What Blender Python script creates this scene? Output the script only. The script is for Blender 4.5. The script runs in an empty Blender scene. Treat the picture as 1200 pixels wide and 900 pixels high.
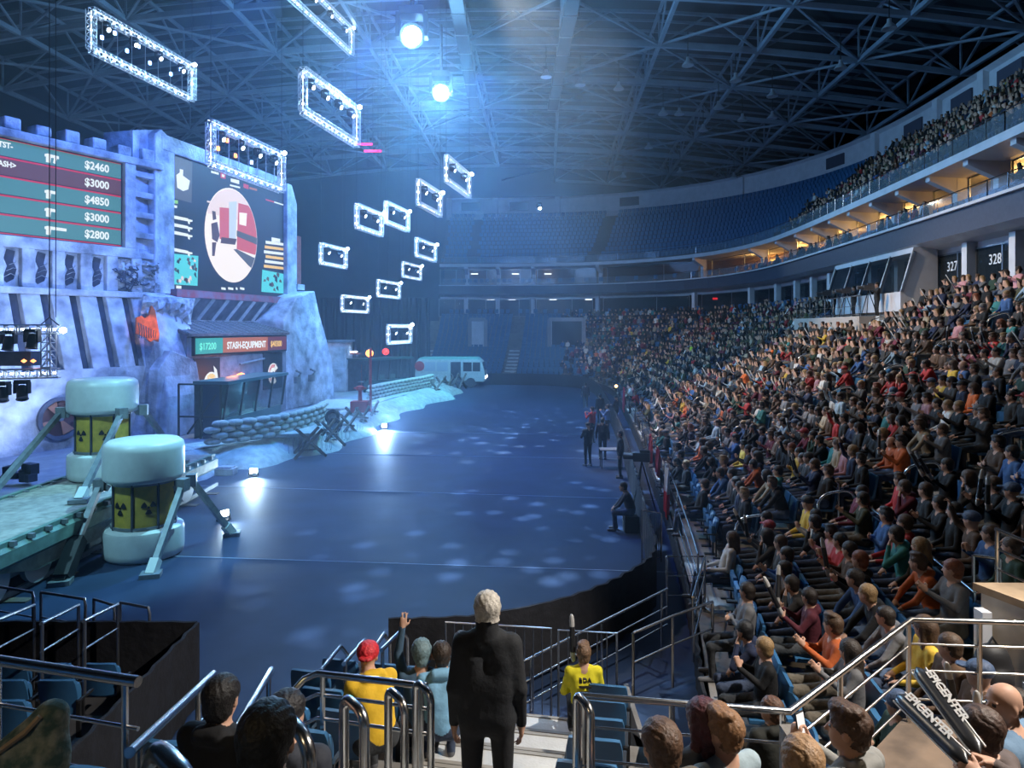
import bpy, bmesh, math, random
import numpy as np
from mathutils import Vector, Matrix, Euler
random.seed(7); RNG = np.random.default_rng(7)
S = bpy.context.scene; COL = S.collection
PI = math.pi
H = 5.6; FPX = 800.0; HOR = 384.0
def P(px, py, Y):
    """point of the place seen at a photo pixel, at depth Y"""
    return Vector(((px-600)/FPX*Y, Y, H-(py-HOR)/FPX*Y))
def PZ(px, py, z):
    """point of the photo pixel on the height z"""
    Y = (H-z)*FPX/(py-HOR)
    return Vector(((px-600)/FPX*Y, Y, z))
def pix(p):
    return 600+p[0]/p[1]*FPX, HOR+(H-p[2])/p[1]*FPX
# ------------------------------------------------------------------ materials
MATS = {}
def mat(name, col=(.5,.5,.5), rough=.6, metal=0., emit=None, es=0., noise=0., nscale=6., bump=0., bscale=30., alpha=1., objcol=False, trans=0., spec=.5, col2=None, attr=None, thin=False):
    if name in MATS: return MATS[name]
    m = bpy.data.materials.new(name); m.use_nodes = True
    nt = m.node_tree; N = nt.nodes; L = nt.links
    b = N['Principled BSDF']
    b.inputs['Roughness'].default_value = rough; b.inputs['Metallic'].default_value = metal
    b.inputs['Specular IOR Level'].default_value = spec
    b.inputs['Base Color'].default_value = (*col, 1)
    src = None
    if objcol:
        oi = N.new('ShaderNodeObjectInfo'); src = oi.outputs['Color']
    if attr:
        at = N.new('ShaderNodeAttribute'); at.attribute_name = attr; src = at.outputs['Color']
    if noise > 0 or col2:
        tc = N.new('ShaderNodeTexCoord'); nz = N.new('ShaderNodeTexNoise')
        nz.inputs['Scale'].default_value = nscale; nz.inputs['Detail'].default_value = 5
        L.new(tc.outputs['Object'], nz.inputs['Vector'])
        if col2:
            rp = N.new('ShaderNodeValToRGB'); rp.color_ramp.elements[0].position = .4; rp.color_ramp.elements[1].position = .62
            rp.color_ramp.elements[0].color = (*col, 1); rp.color_ramp.elements[1].color = (*col2, 1)
            L.new(nz.outputs['Fac'], rp.inputs['Fac']); src = rp.outputs['Color']
        else:
            mr = N.new('ShaderNodeMapRange'); mr.inputs['From Min'].default_value = .3; mr.inputs['From Max'].default_value = .7
            mr.inputs['To Min'].default_value = 1-noise; mr.inputs['To Max'].default_value = 1+noise
            L.new(nz.outputs['Fac'], mr.inputs['Value'])
            vm = N.new('ShaderNodeVectorMath'); vm.operation = 'SCALE'
            if src: L.new(src, vm.inputs[0])
            else: vm.inputs[0].default_value = col
            L.new(mr.outputs['Result'], vm.inputs['Scale']); src = vm.outputs['Vector']
    if src is not None: L.new(src, b.inputs['Base Color'])
    if bump > 0:
        tc2 = N.new('ShaderNodeTexCoord'); nb = N.new('ShaderNodeTexNoise'); nb.inputs['Scale'].default_value = bscale; nb.inputs['Detail'].default_value = 6
        L.new(tc2.outputs['Object'], nb.inputs['Vector'])
        bp = N.new('ShaderNodeBump'); bp.inputs['Strength'].default_value = bump; bp.inputs['Distance'].default_value = .05
        L.new(nb.outputs['Fac'], bp.inputs['Height']); L.new(bp.outputs['Normal'], b.inputs['Normal'])
    if emit:
        b.inputs['Emission Color'].default_value = (*emit, 1); b.inputs['Emission Strength'].default_value = es
    if trans > 0: b.inputs['Transmission Weight'].default_value = trans
    if alpha < 1: b.inputs['Alpha'].default_value = alpha
    m.diffuse_color = (*col, 1)
    MATS[name] = m; return m
def emis(name, c, s):
    return mat(name, (.02,.02,.02), .5, emit=c, es=s)
# ------------------------------------------------------------------ mesh building
class MB:
    def __init__(s): s.v = []; s.f = []; s.m = []; s.mats = []
    def mi(s, m):
        if m not in s.mats: s.mats.append(m)
        return s.mats.index(m)
    def add(s, vs, fs, m=None):
        o = len(s.v); s.v += [tuple(v) for v in vs]; s.f += [tuple(i+o for i in f) for f in fs]
        k = s.mi(m) if m is not None else 0
        s.m += [k]*len(fs); return s
    def box(s, c, d, m=None, rz=0., R=None):
        hx, hy, hz = d[0]/2, d[1]/2, d[2]/2
        vs = [Vector((x,y,z)) for x in (-hx,hx) for y in (-hy,hy) for z in (-hz,hz)]
        if R is None: R = Matrix.Rotation(rz, 3, 'Z')
        vs = [R @ v + Vector(c) for v in vs]
        return s.add(vs, [(0,1,3,2),(4,6,7,5),(0,4,5,1),(2,3,7,6),(0,2,6,4),(1,5,7,3)], m)
    def bar(s, a, b, w, h=None, m=None, up=(0,0,1)):
        a = Vector(a); b = Vector(b); d = b-a; L = d.length
        if L < 1e-6: return s
        h = h or w; y = d/L; u = Vector(up)
        if abs(y.dot(u)) > .98: u = Vector((1,0,0))
        x = y.cross(u).normalized(); z = x.cross(y)
        R = Matrix((x, y, z)).transposed()
        return s.box((a+b)/2, (w, L, h), m, R=R)
    def tube(s, pts, r, n=8, m=None, closed=False, cap=True):
        pts = [Vector(p) for p in pts]; K = len(pts)
        rs = r if isinstance(r, (list, tuple)) else [r]*K
        vs = []; prev = None
        for i, p in enumerate(pts):
            a = pts[(i-1) % K] if (closed or i > 0) else p; b = pts[(i+1) % K] if (closed or i < K-1) else p
            t = (b-a).normalized()
            if prev is None:
                u = Vector((0,0,1)) if abs(t.z) < .9 else Vector((1,0,0)); x = t.cross(u).normalized()
            else:
                x = (prev - t*prev.dot(t)).normalized()
            prev = x; y = t.cross(x)
            vs += [p + (x*math.cos(2*PI*j/n) + y*math.sin(2*PI*j/n))*rs[i] for j in range(n)]
        fs = []
        for i in range(K if closed else K-1):
            o = i*n; q = ((i+1) % K)*n
            fs += [(o+j, q+j, q+(j+1) % n, o+(j+1) % n) for j in range(n)]
        if cap and not closed: fs += [tuple(range(n)), tuple(reversed(range((K-1)*n, K*n)))]
        return s.add(vs, fs, m)
    def lathe(s, prof, n=24, m=None, c=(0,0,0), R=None):
        vs = []; c = Vector(c); R = R or Matrix.Identity(3)
        for (r, z) in prof: vs += [R @ Vector((r*math.cos(2*PI*j/n), r*math.sin(2*PI*j/n), z)) + c for j in range(n)]
        fs = [(i*n+j, i*n+(j+1) % n, (i+1)*n+(j+1) % n, (i+1)*n+j) for i in range(len(prof)-1) for j in range(n)]
        if prof[0][0] > 1e-4: fs.append(tuple(reversed(range(n))))
        if prof[-1][0] > 1e-4: fs.append(tuple(range((len(prof)-1)*n, len(prof)*n)))
        return s.add(vs, fs, m)
    def prism(s, poly, d, m=None):
        """poly: 3-D points of one face, d: vector of thickness"""
        n = len(poly); d = Vector(d); vs = [Vector(p) for p in poly] + [Vector(p)+d for p in poly]
        fs = [tuple(range(n)), tuple(reversed(range(n, 2*n)))] + [(i, i+n, (i+1) % n+n, (i+1) % n) for i in range(n)]
        return s.add(vs, fs, m)
    def quad(s, a, b, c, d, m=None): return s.add([a,b,c,d], [(0,1,2,3)], m)
    def build(s, name, m=None, parent=None, smooth=False, bevel=0., loc=None, fixn=True):
        me = bpy.data.meshes.new(name)
        v = s.v
        if loc is not None: v = [(a[0]-loc[0], a[1]-loc[1], a[2]-loc[2]) for a in v]
        me.from_pydata(v, [], s.f)
        for x in (s.mats or [m]): me.materials.append(x if x is not None else m)
        if len(s.mats) > 1: me.polygons.foreach_set('material_index', s.m)
        if fixn:
            bm = bmesh.new(); bm.from_mesh(me); bmesh.ops.recalc_face_normals(bm, faces=bm.faces)
            bm.to_mesh(me); bm.free()
        if smooth: me.polygons.foreach_set('use_smooth', [True]*len(me.polygons))
        o = bpy.data.objects.new(name, me); COL.objects.link(o)
        if loc is not None and parent is None: o.location = loc
        if parent is not None: o.parent = parent
        if bevel: 
            b = o.modifiers.new('bevel', 'BEVEL'); b.width = bevel; b.segments = 2; b.limit_method = 'ANGLE'
        if smooth: set_auto(o)
        return o
def set_auto(o, ang=40):
    me = o.data
    bm = bmesh.new(); bm.from_mesh(me); a = math.radians(ang)
    for e in bm.edges:
        if len(e.link_faces) == 2 and e.calc_face_angle(0) > a: e.smooth = False
    bm.to_mesh(me); bm.free()
LABELS = {}
def tag(o, label=None, cat=None, group=None, kind=None):
    if label:
        o['label'] = label; LABELS.setdefault(label, []).append(o.name)
        w = len(label.replace('-', ' ').split())
        if not 4 <= len(label.split()) <= 16: print('LABEL LENGTH', len(label.split()), label)
    if cat: o['category'] = cat
    if group: o['group'] = group
    if kind: o['kind'] = kind
    return o
def struct(o, label=None):
    o['kind'] = 'structure'
    if label: o['label'] = label
    return o
def empty(name, loc, rz=0., label=None, cat=None, group=None):
    o = bpy.data.objects.new(name, None); COL.objects.link(o); o.location = loc; o.rotation_euler = (0,0,rz)
    o.empty_display_size = .2
    return tag(o, label, cat, group)
def children(o): return [c for c in bpy.data.objects if c.parent == o]
def copy_thing(o, parts, loc, rz=None, label=None, group=None):
    """parts: list of (part, [sub-parts]) of o"""
    c = o.copy(); COL.objects.link(c); c.location = loc
    if rz is not None: c.rotation_euler = (0,0,rz)
    if label: tag(c, label)
    if group: c['group'] = group
    new = []
    for p, subs in parts:
        q = p.copy(); COL.objects.link(q); q.parent = c; ns = []
        for sb in subs:
            t = sb.copy(); COL.objects.link(t); t.parent = q; ns.append(t)
        new.append((q, ns))
    return c, new
def text(name, body, size, m, parent=None, M=None, extrude=.004, align='LEFT', fx=1., bold=0.):
    cu = bpy.data.curves.new(name, 'FONT'); cu.body = body; cu.size = size; cu.extrude = extrude
    cu.align_x = align; cu.align_y = 'BOTTOM_BASELINE'; cu.offset = bold
    cu.resolution_u = 3
    cu.materials.append(m)
    tmp = bpy.data.objects.new('tmp', cu); COL.objects.link(tmp); dg = bpy.context.evaluated_depsgraph_get(); me = bpy.data.meshes.new_from_object(tmp.evaluated_get(dg)); bpy.data.objects.remove(tmp)
    me.name = name; o = bpy.data.objects.new(name, me); COL.objects.link(o)
    if parent: o.parent = parent
    Mx = M if M is not None else Matrix.Identity(4)
    o.matrix_local = Mx @ Matrix.Diagonal((fx,1,1,1))
    return o
def frame(o, x, y):
    """4x4 of a plane with its x axis along x and its y axis along y"""
    x = Vector(x).normalized(); y = Vector(y); y = (y - x*y.dot(x)).normalized(); z = x.cross(y)
    M = Matrix((x, y, z)).transposed().to_4x4(); M.translation = Vector(o); return M
# ------------------------------------------------------------------ front edge of the stands
FN = [(-24,14.9),(-12,12.4),(-5,11.0),(-2,10.4),(0.2,9.97),(1.4,9.75),(3,9.45)]
FP = [(1.0,2.0),(1.15,4),(1.35,6.5),(1.65,9),(2.05,11),(2.45,13),(2.85,15.5),(3.4,19),(4.0,24),(4.9,31),(6.1,42),(7.2,54),(7.3,60),(6.2,64.6),(3,67),(-3,67.8),(-12,68),(-26,68)]
def catmull(pts, n=14):
    out = []; p = [Vector(a) for a in pts]; p = [2*p[0]-p[1]] + p + [2*p[-1]-p[-2]]
    for i in range(1, len(p)-2):
        for k in range(n):
            t = k/n; a, b, c, d = p[i-1:i+3]
            out.append(.5*((2*b) + (c-a)*t + (2*a-5*b+4*c-d)*t*t + (-a+3*b-3*c+d)*t**3))
    out.append(p[-2]); return out
def _curve(pts, s0):
    a = np.array([(v.x, v.y) for v in catmull(pts)]); s = np.concatenate([[0], np.cumsum(np.hypot(*np.diff(a, axis=0).T))])+s0
    t = np.gradient(a, axis=0); t /= np.linalg.norm(t, axis=1)[:, None]; n = np.stack([t[:,1], -t[:,0]], 1)
    for _ in range(6): n[1:-1] = (n[:-2]+2*n[1:-1]+n[2:])/4
    return a, s, n/np.linalg.norm(n, axis=1)[:, None]
_a1, _s1, _n1 = _curve(FN, 0.); S_SPLIT = _s1[-1]+2.5
_a2, _s2, _n2 = _curve(FP, _s1[-1]+5)
_a = np.concatenate([_a1,_a2]); _s = np.concatenate([_s1,_s2]); _n = np.concatenate([_n1,_n2]); SLEN = _s[-1]; NA = len(_a1)
def ring(s, d):
    x = np.interp(s, _s, _a[:,0]); y = np.interp(s, _s, _a[:,1]); nx = np.interp(s, _s, _n[:,0]); ny = np.interp(s, _s, _n[:,1])
    l = math.hypot(nx, ny); return x+nx/l*d, y+ny/l*d
def rnorm(s):
    nx = np.interp(s, _s, _n[:,0]); ny = np.interp(s, _s, _n[:,1]); l = math.hypot(nx, ny); return nx/l, ny/l
def s_at(x=None, y=None):
    """arc position on the right side at depth y, or on the far line at x"""
    if y is not None: return float(_s2[np.argmin(np.abs(_a2[:,1]-y)+(_a2[:,0] < .9)*1e3)])
    return float(_s2[np.argmin(np.abs(_a2[:,0]-x)+(_a2[:,1] < 40)*1e3)])
D0 = 1.0; RD = .8; NR = 17
def zrow(k):
    d = k*RD; return .5+.30*d+.0126*d*d
def ztier(d): return zrow(max(0, int((d-D0)/RD+1e-6)))
# ================================================================== materials of the hall
M_floor = mat('floor_vinyl', (.020,.038,.085), .58, noise=.2, nscale=.8, bump=.05, bscale=60, spec=.25)
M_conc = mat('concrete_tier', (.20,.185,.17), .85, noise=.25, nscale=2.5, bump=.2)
M_concD = mat('concrete_dark', (.05,.048,.05), .9, noise=.3, nscale=2)
M_step = mat('step_pale', (.56,.56,.55), .8, noise=.15, nscale=3, bump=.15)
M_nose = mat('step_nosing', (.30,.28,.25), .7)
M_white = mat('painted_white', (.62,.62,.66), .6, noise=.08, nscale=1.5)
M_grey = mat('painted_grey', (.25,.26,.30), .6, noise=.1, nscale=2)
M_fascia = mat('fascia_panel', (.075,.085,.12), .5, noise=.1)
M_drape = mat('black_drape', (.012,.012,.016), .9, noise=.3, nscale=5, bump=.4, bscale=8)
M_black = mat('matte_black', (.012,.012,.014), .6)
M_steel = mat('stainless_steel', (.62,.60,.58), .22, metal=1.)
M_steelD = mat('dull_steel', (.30,.32,.36), .35, metal=.9)
M_glass = mat('suite_glass', (.03,.045,.06), .06, alpha=.35, spec=.6)
M_glassR = mat('rail_glass', (.25,.32,.38), .05, alpha=.22, spec=.6)
M_glassD = mat('dark_glass', (.015,.02,.025), .05, spec=.6)
M_roof = mat('roof_deck', (.030,.036,.045), .8, noise=.2, nscale=.6)
M_truss = mat('roof_steel', (.17,.22,.28), .5, noise=.15, nscale=1)
M_seat = mat('seat_blue', (.035,.13,.27), .45, noise=.12, nscale=3)
M_seatD = mat('seat_shell_dark', (.02,.035,.06), .5)
M_warm = mat('suite_ochre', (.55,.30,.10), .8, noise=.1)
M_beige = mat('wood_beige', (.42,.30,.19), .7, noise=.15)
M_num = mat('number_white', (.7,.72,.75), .5, emit=(.8,.85,1.), es=.12)
L_warm = emis('lamp_amber', (1.,.55,.08), 6.)
L_tv = emis('tv_white', (1.,.98,.9), 2.5)
L_red = emis('led_red', (1.,.03,.02), 4.)

# ================================================================== floor, roof deck
b = MB(); b.box((-8,33,-.15), (110,110,.3)); fl = b.build('floor', M_floor); struct(fl)
b = MB(); b.prism([(-46,-8,33),(44,-8,33),(44,104,33),(-46,104,33)], (0,0,.3)); struct(b.build('ceiling', M_roof))
# pale seam lines taped across the floor
for i, (a, c) in enumerate([((-13.5,17.2),(3.9,15.6)), ((-12,24.3),(4.9,22.2)), ((-8.9,30.5),(5.2,29.0)), ((-7.5,36.8),(5.7,35.5))]):
    b = MB(); b.bar((a[0],a[1],.004), (c[0],c[1],.004), .035, .006); struct(b.build('floor_line', mat('seam_tape', (.25,.32,.45), .5)))

SSM = np.arange(0, SLEN, .8)
def ringband(mb, da, za, db, zb, ss, m=None):
    vs = []
    for s in ss:
        x, y = ring(s, da); vs.append((x,y,za)); x, y = ring(s, db); vs.append((x,y,zb))
    mb.add(vs, [(2*i, 2*i+1, 2*i+3, 2*i+2) for i in range(len(ss)-1)], m)
def ringprofile(mb, prof, ss, m=None):
    for (a, c) in zip(prof[:-1], prof[1:]): ringband(mb, a[0], a[1], c[0], c[1], ss, m)
sA = 0.0
s_rear = SLEN*1.0
def fine(a, c, st=.8): 
    n = max(2, int((c-a)/st)+1); return np.linspace(a, c, n)
# ------------------------------------------------------------------ lower tier: one stepped slab
LAND = [(1.9,1.8),(1.9,4.7),(3.55,6.2),(8,6.1),(8,1.8)]
def inpoly(x, y, poly):
    r = False; n = len(poly)
    for i in range(n):
        x1, y1 = poly[i]; x2, y2 = poly[(i+1) % n]
        if (y1 > y) != (y2 > y) and x < (x2-x1)*(y-y1)/(y2-y1)+x1: r = not r
    return r
# arcs: aisles at these arc positions
s_stair = float(np.interp(.35, _a1[:,0], _s1))
AIS = [s_stair-9.5, s_stair, s_at(y=14.4), s_at(y=23.5), s_at(y=33), s_at(y=43), s_at(y=53)]
s_c = s_at(y=53)
s_far = s_at(x=-2)
AIS += [s_c+10.5, s_far-1.5, s_far+7.5]
def nearaisle(s, w=.62): return min(abs(s-a) for a in AIS) < w
tier = MB()
for SL in (fine(.5, _s1[-1]-.05, .45), fine(_s2[0]+.05, s_far+22, .45)):
  for k in range(NR):
    d0 = D0+k*RD; d1 = d0+RD; z = zrow(k); zp = zrow(k-1) if k else 0.
    vs = []; fs = []
    for s in SL:
        x, y = ring(s, d0); vs += [(x,y,zp),(x,y,z)]; x, y = ring(s, d1); vs += [(x,y,z)]
    for i in range(len(SL)-1):
        q = i*3; mx = (vs[q][0]+vs[q+5][0])/2; my = (vs[q][1]+vs[q+5][1])/2
        if z > 1.6 and inpoly(mx, my, LAND): continue
        if my < -1.2: continue
        if SL[0] < S_SPLIT and mx > 1.5: continue
        if SL[0] > S_SPLIT and mx < 1.9 and my < 4.9: continue
        if mx < -2.35 and 4.75 < my < 20: continue
        if SL[i] > s_far+8 and k > 8: continue
        fs += [(q,q+3,q+4,q+1),(q+1,q+4,q+5,q+2)]
    tier.add(vs, fs)
# low cheek wall between the stair block and the corner block
tier.prism([(1.52,9.3,0),(1.52,4.8,0),(1.58,4.8,0),(1.58,9.3,0)], (0,0,.75))
tier.prism([(1.52,4.8,.5),(1.52,8.6,.5),(1.52,4.8,2.2)], (.06,0,0))
struct(tier.build('lower_tier_slab', M_conc))
# aisle steps
def aisle(sa, k0=0, k1=NR, w=1.1, name='aisle_stairs'):
    mb = MB()
    for k in range(k0, k1):
        z = zrow(k); zn = zrow(k+1) if k < NR-1 else z+.4; rise = zn-z
        for j, (dd, zz) in enumerate([(0., z+.015), (.5, z+rise*.5)]):
            x0, y0 = ring(sa, D0+k*RD+dd); x1, y1 = ring(sa, D0+(k+1)*RD+.03)
            if inpoly((x0+x1)/2, (y0+y1)/2, LAND) and z > 1.6: continue
            nx, ny = rnorm(sa); tx, ty = -ny, nx; h = w/2; zb = z-.05
            poly = [(x0-tx*h,y0-ty*h,zb),(x0+tx*h,y0+ty*h,zb),(x1+tx*h,y1+ty*h,zb),(x1-tx*h,y1-ty*h,zb)]
            mb.prism(poly, (0,0,zz-zb), M_step)
            mb.bar((x0-tx*h,y0-ty*h,zz+.002),(x0+tx*h,y0+ty*h,zz+.002), .05, .02, M_nose)
    return struct(mb.build(name))
for i, sa in enumerate(AIS):
    if i == 0: continue
    aisle(sa, 0, NR if i < 8 else 9, w=1.35 if i == 1 else 1.15)
# vomitory landing on the right below the camera, with its pale walls
b = MB(); b.prism([(1.9,1.8,.0),(1.9,4.7,.0),(3.55,6.2,.0),(8,6.1,.0),(8,1.8,.0)], (0,0,2.05)); struct(b.build('landing_slab', mat('landing_floor', (.16,.11,.075), .75, noise=.4, nscale=3)))
b = MB(); b.box((1.86,3.2,2.2), (.08,2.9,1.4)); struct(b.build('wall_landing', M_conc))
b = MB()
b.prism([(5.12,7.45,0),(5.34,6.85,0),(5.95,5.6,0),(10,5.4,0),(10,7.4,0)], (0,0,2.74), mat('vomitory_white', (.66,.60,.52), .75, noise=.1))
b.box((5.0,7.25,1.3), (.10,.14,2.6), M_white); b.box((4.6,6.45,1.1), (.10,.10,2.2), M_white); b.box((4.95,6.5,1.1), (.10,.10,2.2), M_white)
struct(b.build('wall_vomitory'))
b = MB(); b.prism([(5.06,7.5,2.72),(5.28,6.85,2.72),(5.9,5.55,2.72),(10,5.35,2.72),(10,7.45,2.72)], (0,0,.08)); struct(b.build('trim_1', M_beige))

# ------------------------------------------------------------------ black drape round the floor and its barrier
b = MB(); drp = [(-9.8,10.35),(-5.2,10.3),(-1.9,10.5),(-.5,10.65),(1,11.4),(2.2,12.6),(2.95,14),(3.35,17),(3.85,21),(4.45,26),(5.1,32),(6.0,42),(6.8,53),(6.9,60),(5.7,64),(2.6,66.3),(-3,67.1),(-12,67.3)]
dc = catmull(drp[2:], 8); pts = [Vector((p.x,p.y,0)) for p in dc]
def foldwall(mb, pts, z0, z1, amp=.03, m=None, th=.05):
    """a hanging drape with folds and thickness along a floor line"""
    o = []; L = 0.
    for i in range(len(pts)-1):
        a, c = pts[i], pts[i+1]; l = (c-a).length; n = max(1, int(l/.18)); t = (c-a)/l; nn = Vector((-t.y, t.x, 0))
        for k in range(n):
            o.append(a + (c-a)*k/n + nn*amp*math.sin((L+l*k/n)*14)); 
        L += l
    o.append(pts[-1]); vs = []
    for i, p in enumerate(o):
        t = (o[min(i+1, len(o)-1)]-o[max(i-1, 0)]).normalized(); nn = Vector((-t.y, t.x, 0))*th
        vs += [(p.x,p.y,z0),(p.x,p.y,z1),(p.x+nn.x,p.y+nn.y,z1),(p.x+nn.x,p.y+nn.y,z0)]
    fs = []
    for i in range(len(o)-1):
        q = i*4; fs += [(q,q+4,q+5,q+1),(q+1,q+5,q+6,q+2),(q+2,q+6,q+7,q+3)]
    mb.add(vs, fs, m)
b = MB(); foldwall(b, pts, .0, 1.12); o = b.build('barrier_drape', M_drape, smooth=True)
tag(o, 'long black drape hung round the curved edge of the arena floor', 'drape')
b = MB(); foldwall(b, [Vector((-26,66.5,0)), Vector((-8,66.9,0))], 0, 8.5, .12); o = b.build('stage_curtain', M_drape, smooth=True); tag(o, 'tall dark curtain closing the far end behind the bus and stage', 'curtain')

# ------------------------------------------------------------------ suites, balcony, upper tier (rings)
sR0 = s_at(y=10.2); sR1 = s_far+7.0
SR = fine(sR0, sR1, 1.0)
ZB = 6.95; DS = 15.2
b = MB(); ringprofile(b, [(D0+NR*RD, 6.2),(D0+NR*RD, ZB),(DS+3.5, ZB)], SR); struct(b.build('concourse_slab', M_conc))
b = MB(); ringprofile(b, [(DS+3.5, ZB),(DS+3.5, 9.7)], SR); struct(b.build('wall_suites', mat('suite_back', (.10,.09,.09), .8)))
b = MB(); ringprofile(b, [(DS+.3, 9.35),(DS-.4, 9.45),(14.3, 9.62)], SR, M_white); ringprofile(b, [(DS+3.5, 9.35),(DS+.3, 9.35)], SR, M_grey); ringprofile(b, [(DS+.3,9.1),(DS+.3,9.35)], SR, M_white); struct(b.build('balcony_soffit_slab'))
b = MB(); ringprofile(b, [(14.3, 9.62),(14.2, 10.62)], SR, M_fascia); ringprofile(b, [(14.2,10.62),(14.05,10.62),(14.05,10.74),(14.4,10.74)], SR, M_white); struct(b.build('trim_2'))
b = MB(); ringprofile(b, [(14.4,10.74),(14.4,10.45),(15.4,10.45),(15.4,10.75),(16.3,10.75),(16.3,10.45),(20.3,10.45)], SR); struct(b.build('balcony_slab', M_conc))
ZU = 13.1; DU = 14.9
def zup(k): return ZU+.15+k*.64
NU = 12
b = MB(); ringprofile(b, [(20.2, 10.45),(20.2, 13.2)], SR); struct(b.build('wall_balcony', mat('suite_ochre_wall', (.34,.22,.12), .8, noise=.1)))
b = MB(); ringprofile(b, [(20.2, 13.0),(16.5, 12.85),(DU+.1, 12.98)], SR, M_white)
ringprofile(b, [(DU+.1,12.98),(DU,12.98),(DU,ZU+.25),(DU+.2,ZU+.25)], SR, M_white); struct(b.build('upper_soffit_slab'))
b = MB(); prof = [(DU+.2, ZU)]
for k in range(NU): prof += [(DU+.6+k*.86, zup(k)-.64 if k else ZU), (DU+.6+k*.86, zup(k)), (DU+.6+(k+1)*.86, zup(k))]
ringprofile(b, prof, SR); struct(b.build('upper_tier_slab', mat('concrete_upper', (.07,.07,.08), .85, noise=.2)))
DW = DU+.6+NU*.86; ZW = zup(NU-1)
b = MB(); ringprofile(b, [(DW, ZW),(DW+.3, ZW+.9),(DW+.3,ZW+2.9),(DW-.2,ZW+3.1)], SR, M_white)
struct(b.build('wall_upper'))
# recessed dark openings with white piers in the top wall
for i, s in enumerate(np.arange(sR0+6, sR1-2, 5.2)):
    nx, ny = rnorm(s); x, y = ring(s, DW+.22); rz = math.atan2(ny, nx)
    b = MB(); b.box((x,y,ZW+1.95), (.16,2.6,1.1), mat('opening_dark', (.07,.07,.10), .7), rz=rz)
    x2, y2 = ring(s+2.6, DW+.1); b.box((x2,y2,ZW+1.6), (.45,.7,3.0), M_white, rz=math.atan2(*reversed(rnorm(s+2.6))))
    struct(b.build('wall_opening_trim'))
# rear and side enclosure
b = MB(); b.box((-46,48,16), (.4,112,34)); struct(b.build('wall_left', M_roof))
b = MB(); b.box((-1,104,16), (92,.4,34)); struct(b.build('wall_back', M_roof))
b = MB(); b.box((44,48,16), (.4,112,34)); struct(b.build('wall_right', M_roof))
b = MB(); b.box((-1,-8,16), (92,.4,34)); struct(b.build('wall_front', M_roof))

# ------------------------------------------------------------------ suites: one window unit per bay, numbered
ss_w = list(np.arange(s_at(y=15.5), sR1-1.0, 3.3))
numbers = {}
def bay(i, s, lvl):
    z0, z1, dg = (ZB, 9.12, DS+.25) if lvl == 0 else (10.45, 12.9, 16.9)
    s1 = s+3.3; mb = MB(); w = .07
    A = Vector((*ring(s+.22, dg), 0)); B = Vector((*ring(s1-.22, dg), 0)); t = (B-A).normalized(); up = Vector((0,0,1))
    for a, c in (((A+up*(z0+.05)), (B+up*(z0+.05))), ((A+up*(z1-.06)), (B+up*(z1-.06)))): mb.bar(a, c, w, w, M_steelD)
    mid = (A+B)/2
    for q in (A, A+(B-A)*.36, B): mb.bar(q+up*z0, q+up*z1, w, w, M_steelD)
    o = mb.build('window_%d' % i); struct(o)
    g = MB(); n = Vector((-t.y, t.x, 0))*.02
    g.prism([A+up*(z0+.05), B+up*(z0+.05), B+up*(z1-.05), A+up*(z1-.05)], n); gg = g.build('window_pane', M_glass, parent=o)
    return o, A, B, t
n_w = 0
BAYS = []
for j, s in enumerate(ss_w):
    for lvl in (0, 1):
        n_w += 1
        x, y = ring(s+1.6, DS); 
        if y < 17: continue
        o, A, B, t = bay(n_w, s, lvl); BAYS.append((o, A, B, t, lvl, s, j))
    for lvl, z0, z1, dg in ((0, ZB, 9.35, DS+.1), (1, 10.45, 12.95, 16.6)):
        x, y = ring(s, dg); 
        if y < 17: continue
        nx, ny = rnorm(s); mb = MB(); mb.box((x,y,(z0+z1)/2), (.5,.42,z1-z0), rz=math.atan2(ny,nx))
        if lvl:   # Y-shaped bracket carrying the upper tier
            a, c = ring(s, DU+.2); mb.prism([(x-ny*.2,y+nx*.2,12.0),(x-ny*.2,y+nx*.2,12.95),(a-ny*.2,c+nx*.2,12.97),(a-ny*.2,c+nx*.2,12.75)], (ny*.4,-nx*.4,0))
        struct(mb.build('column_trim', M_white))
def bay_at(px, lvl):
    best = None
    for q in BAYS:
        if q[4] != lvl: continue
        m = (q[1]+q[2])/2; d = abs(600+m.x/m.y*800-px)
        if best is None or d < best[0]: best = (d, q)
    return best[1]
for px, lvl, s_ in ((1120,0,'327'), (1190,0,'328'), (1062,1,'421'), (1192,1,'422'), (975,1,'423')):
    o, A, B, t = bay_at(px, lvl)[:4]; z = 8.25 if lvl == 0 else 11.9
    # reading direction: seen from the arena, left to right
    far, near = (B, A) if B.y > A.y else (A, B); xd = (near-far).normalized()
    st = far + (near-far)*.34; n = Vector((xd.y, -xd.x, 0)); n = n if n.x < 0 else -n
    text('suite_number', s_, .62, M_num, parent=o, M=frame(st+n*.06+Vector((0,0,z)), xd, (0,0,1)), extrude=.01)
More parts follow.
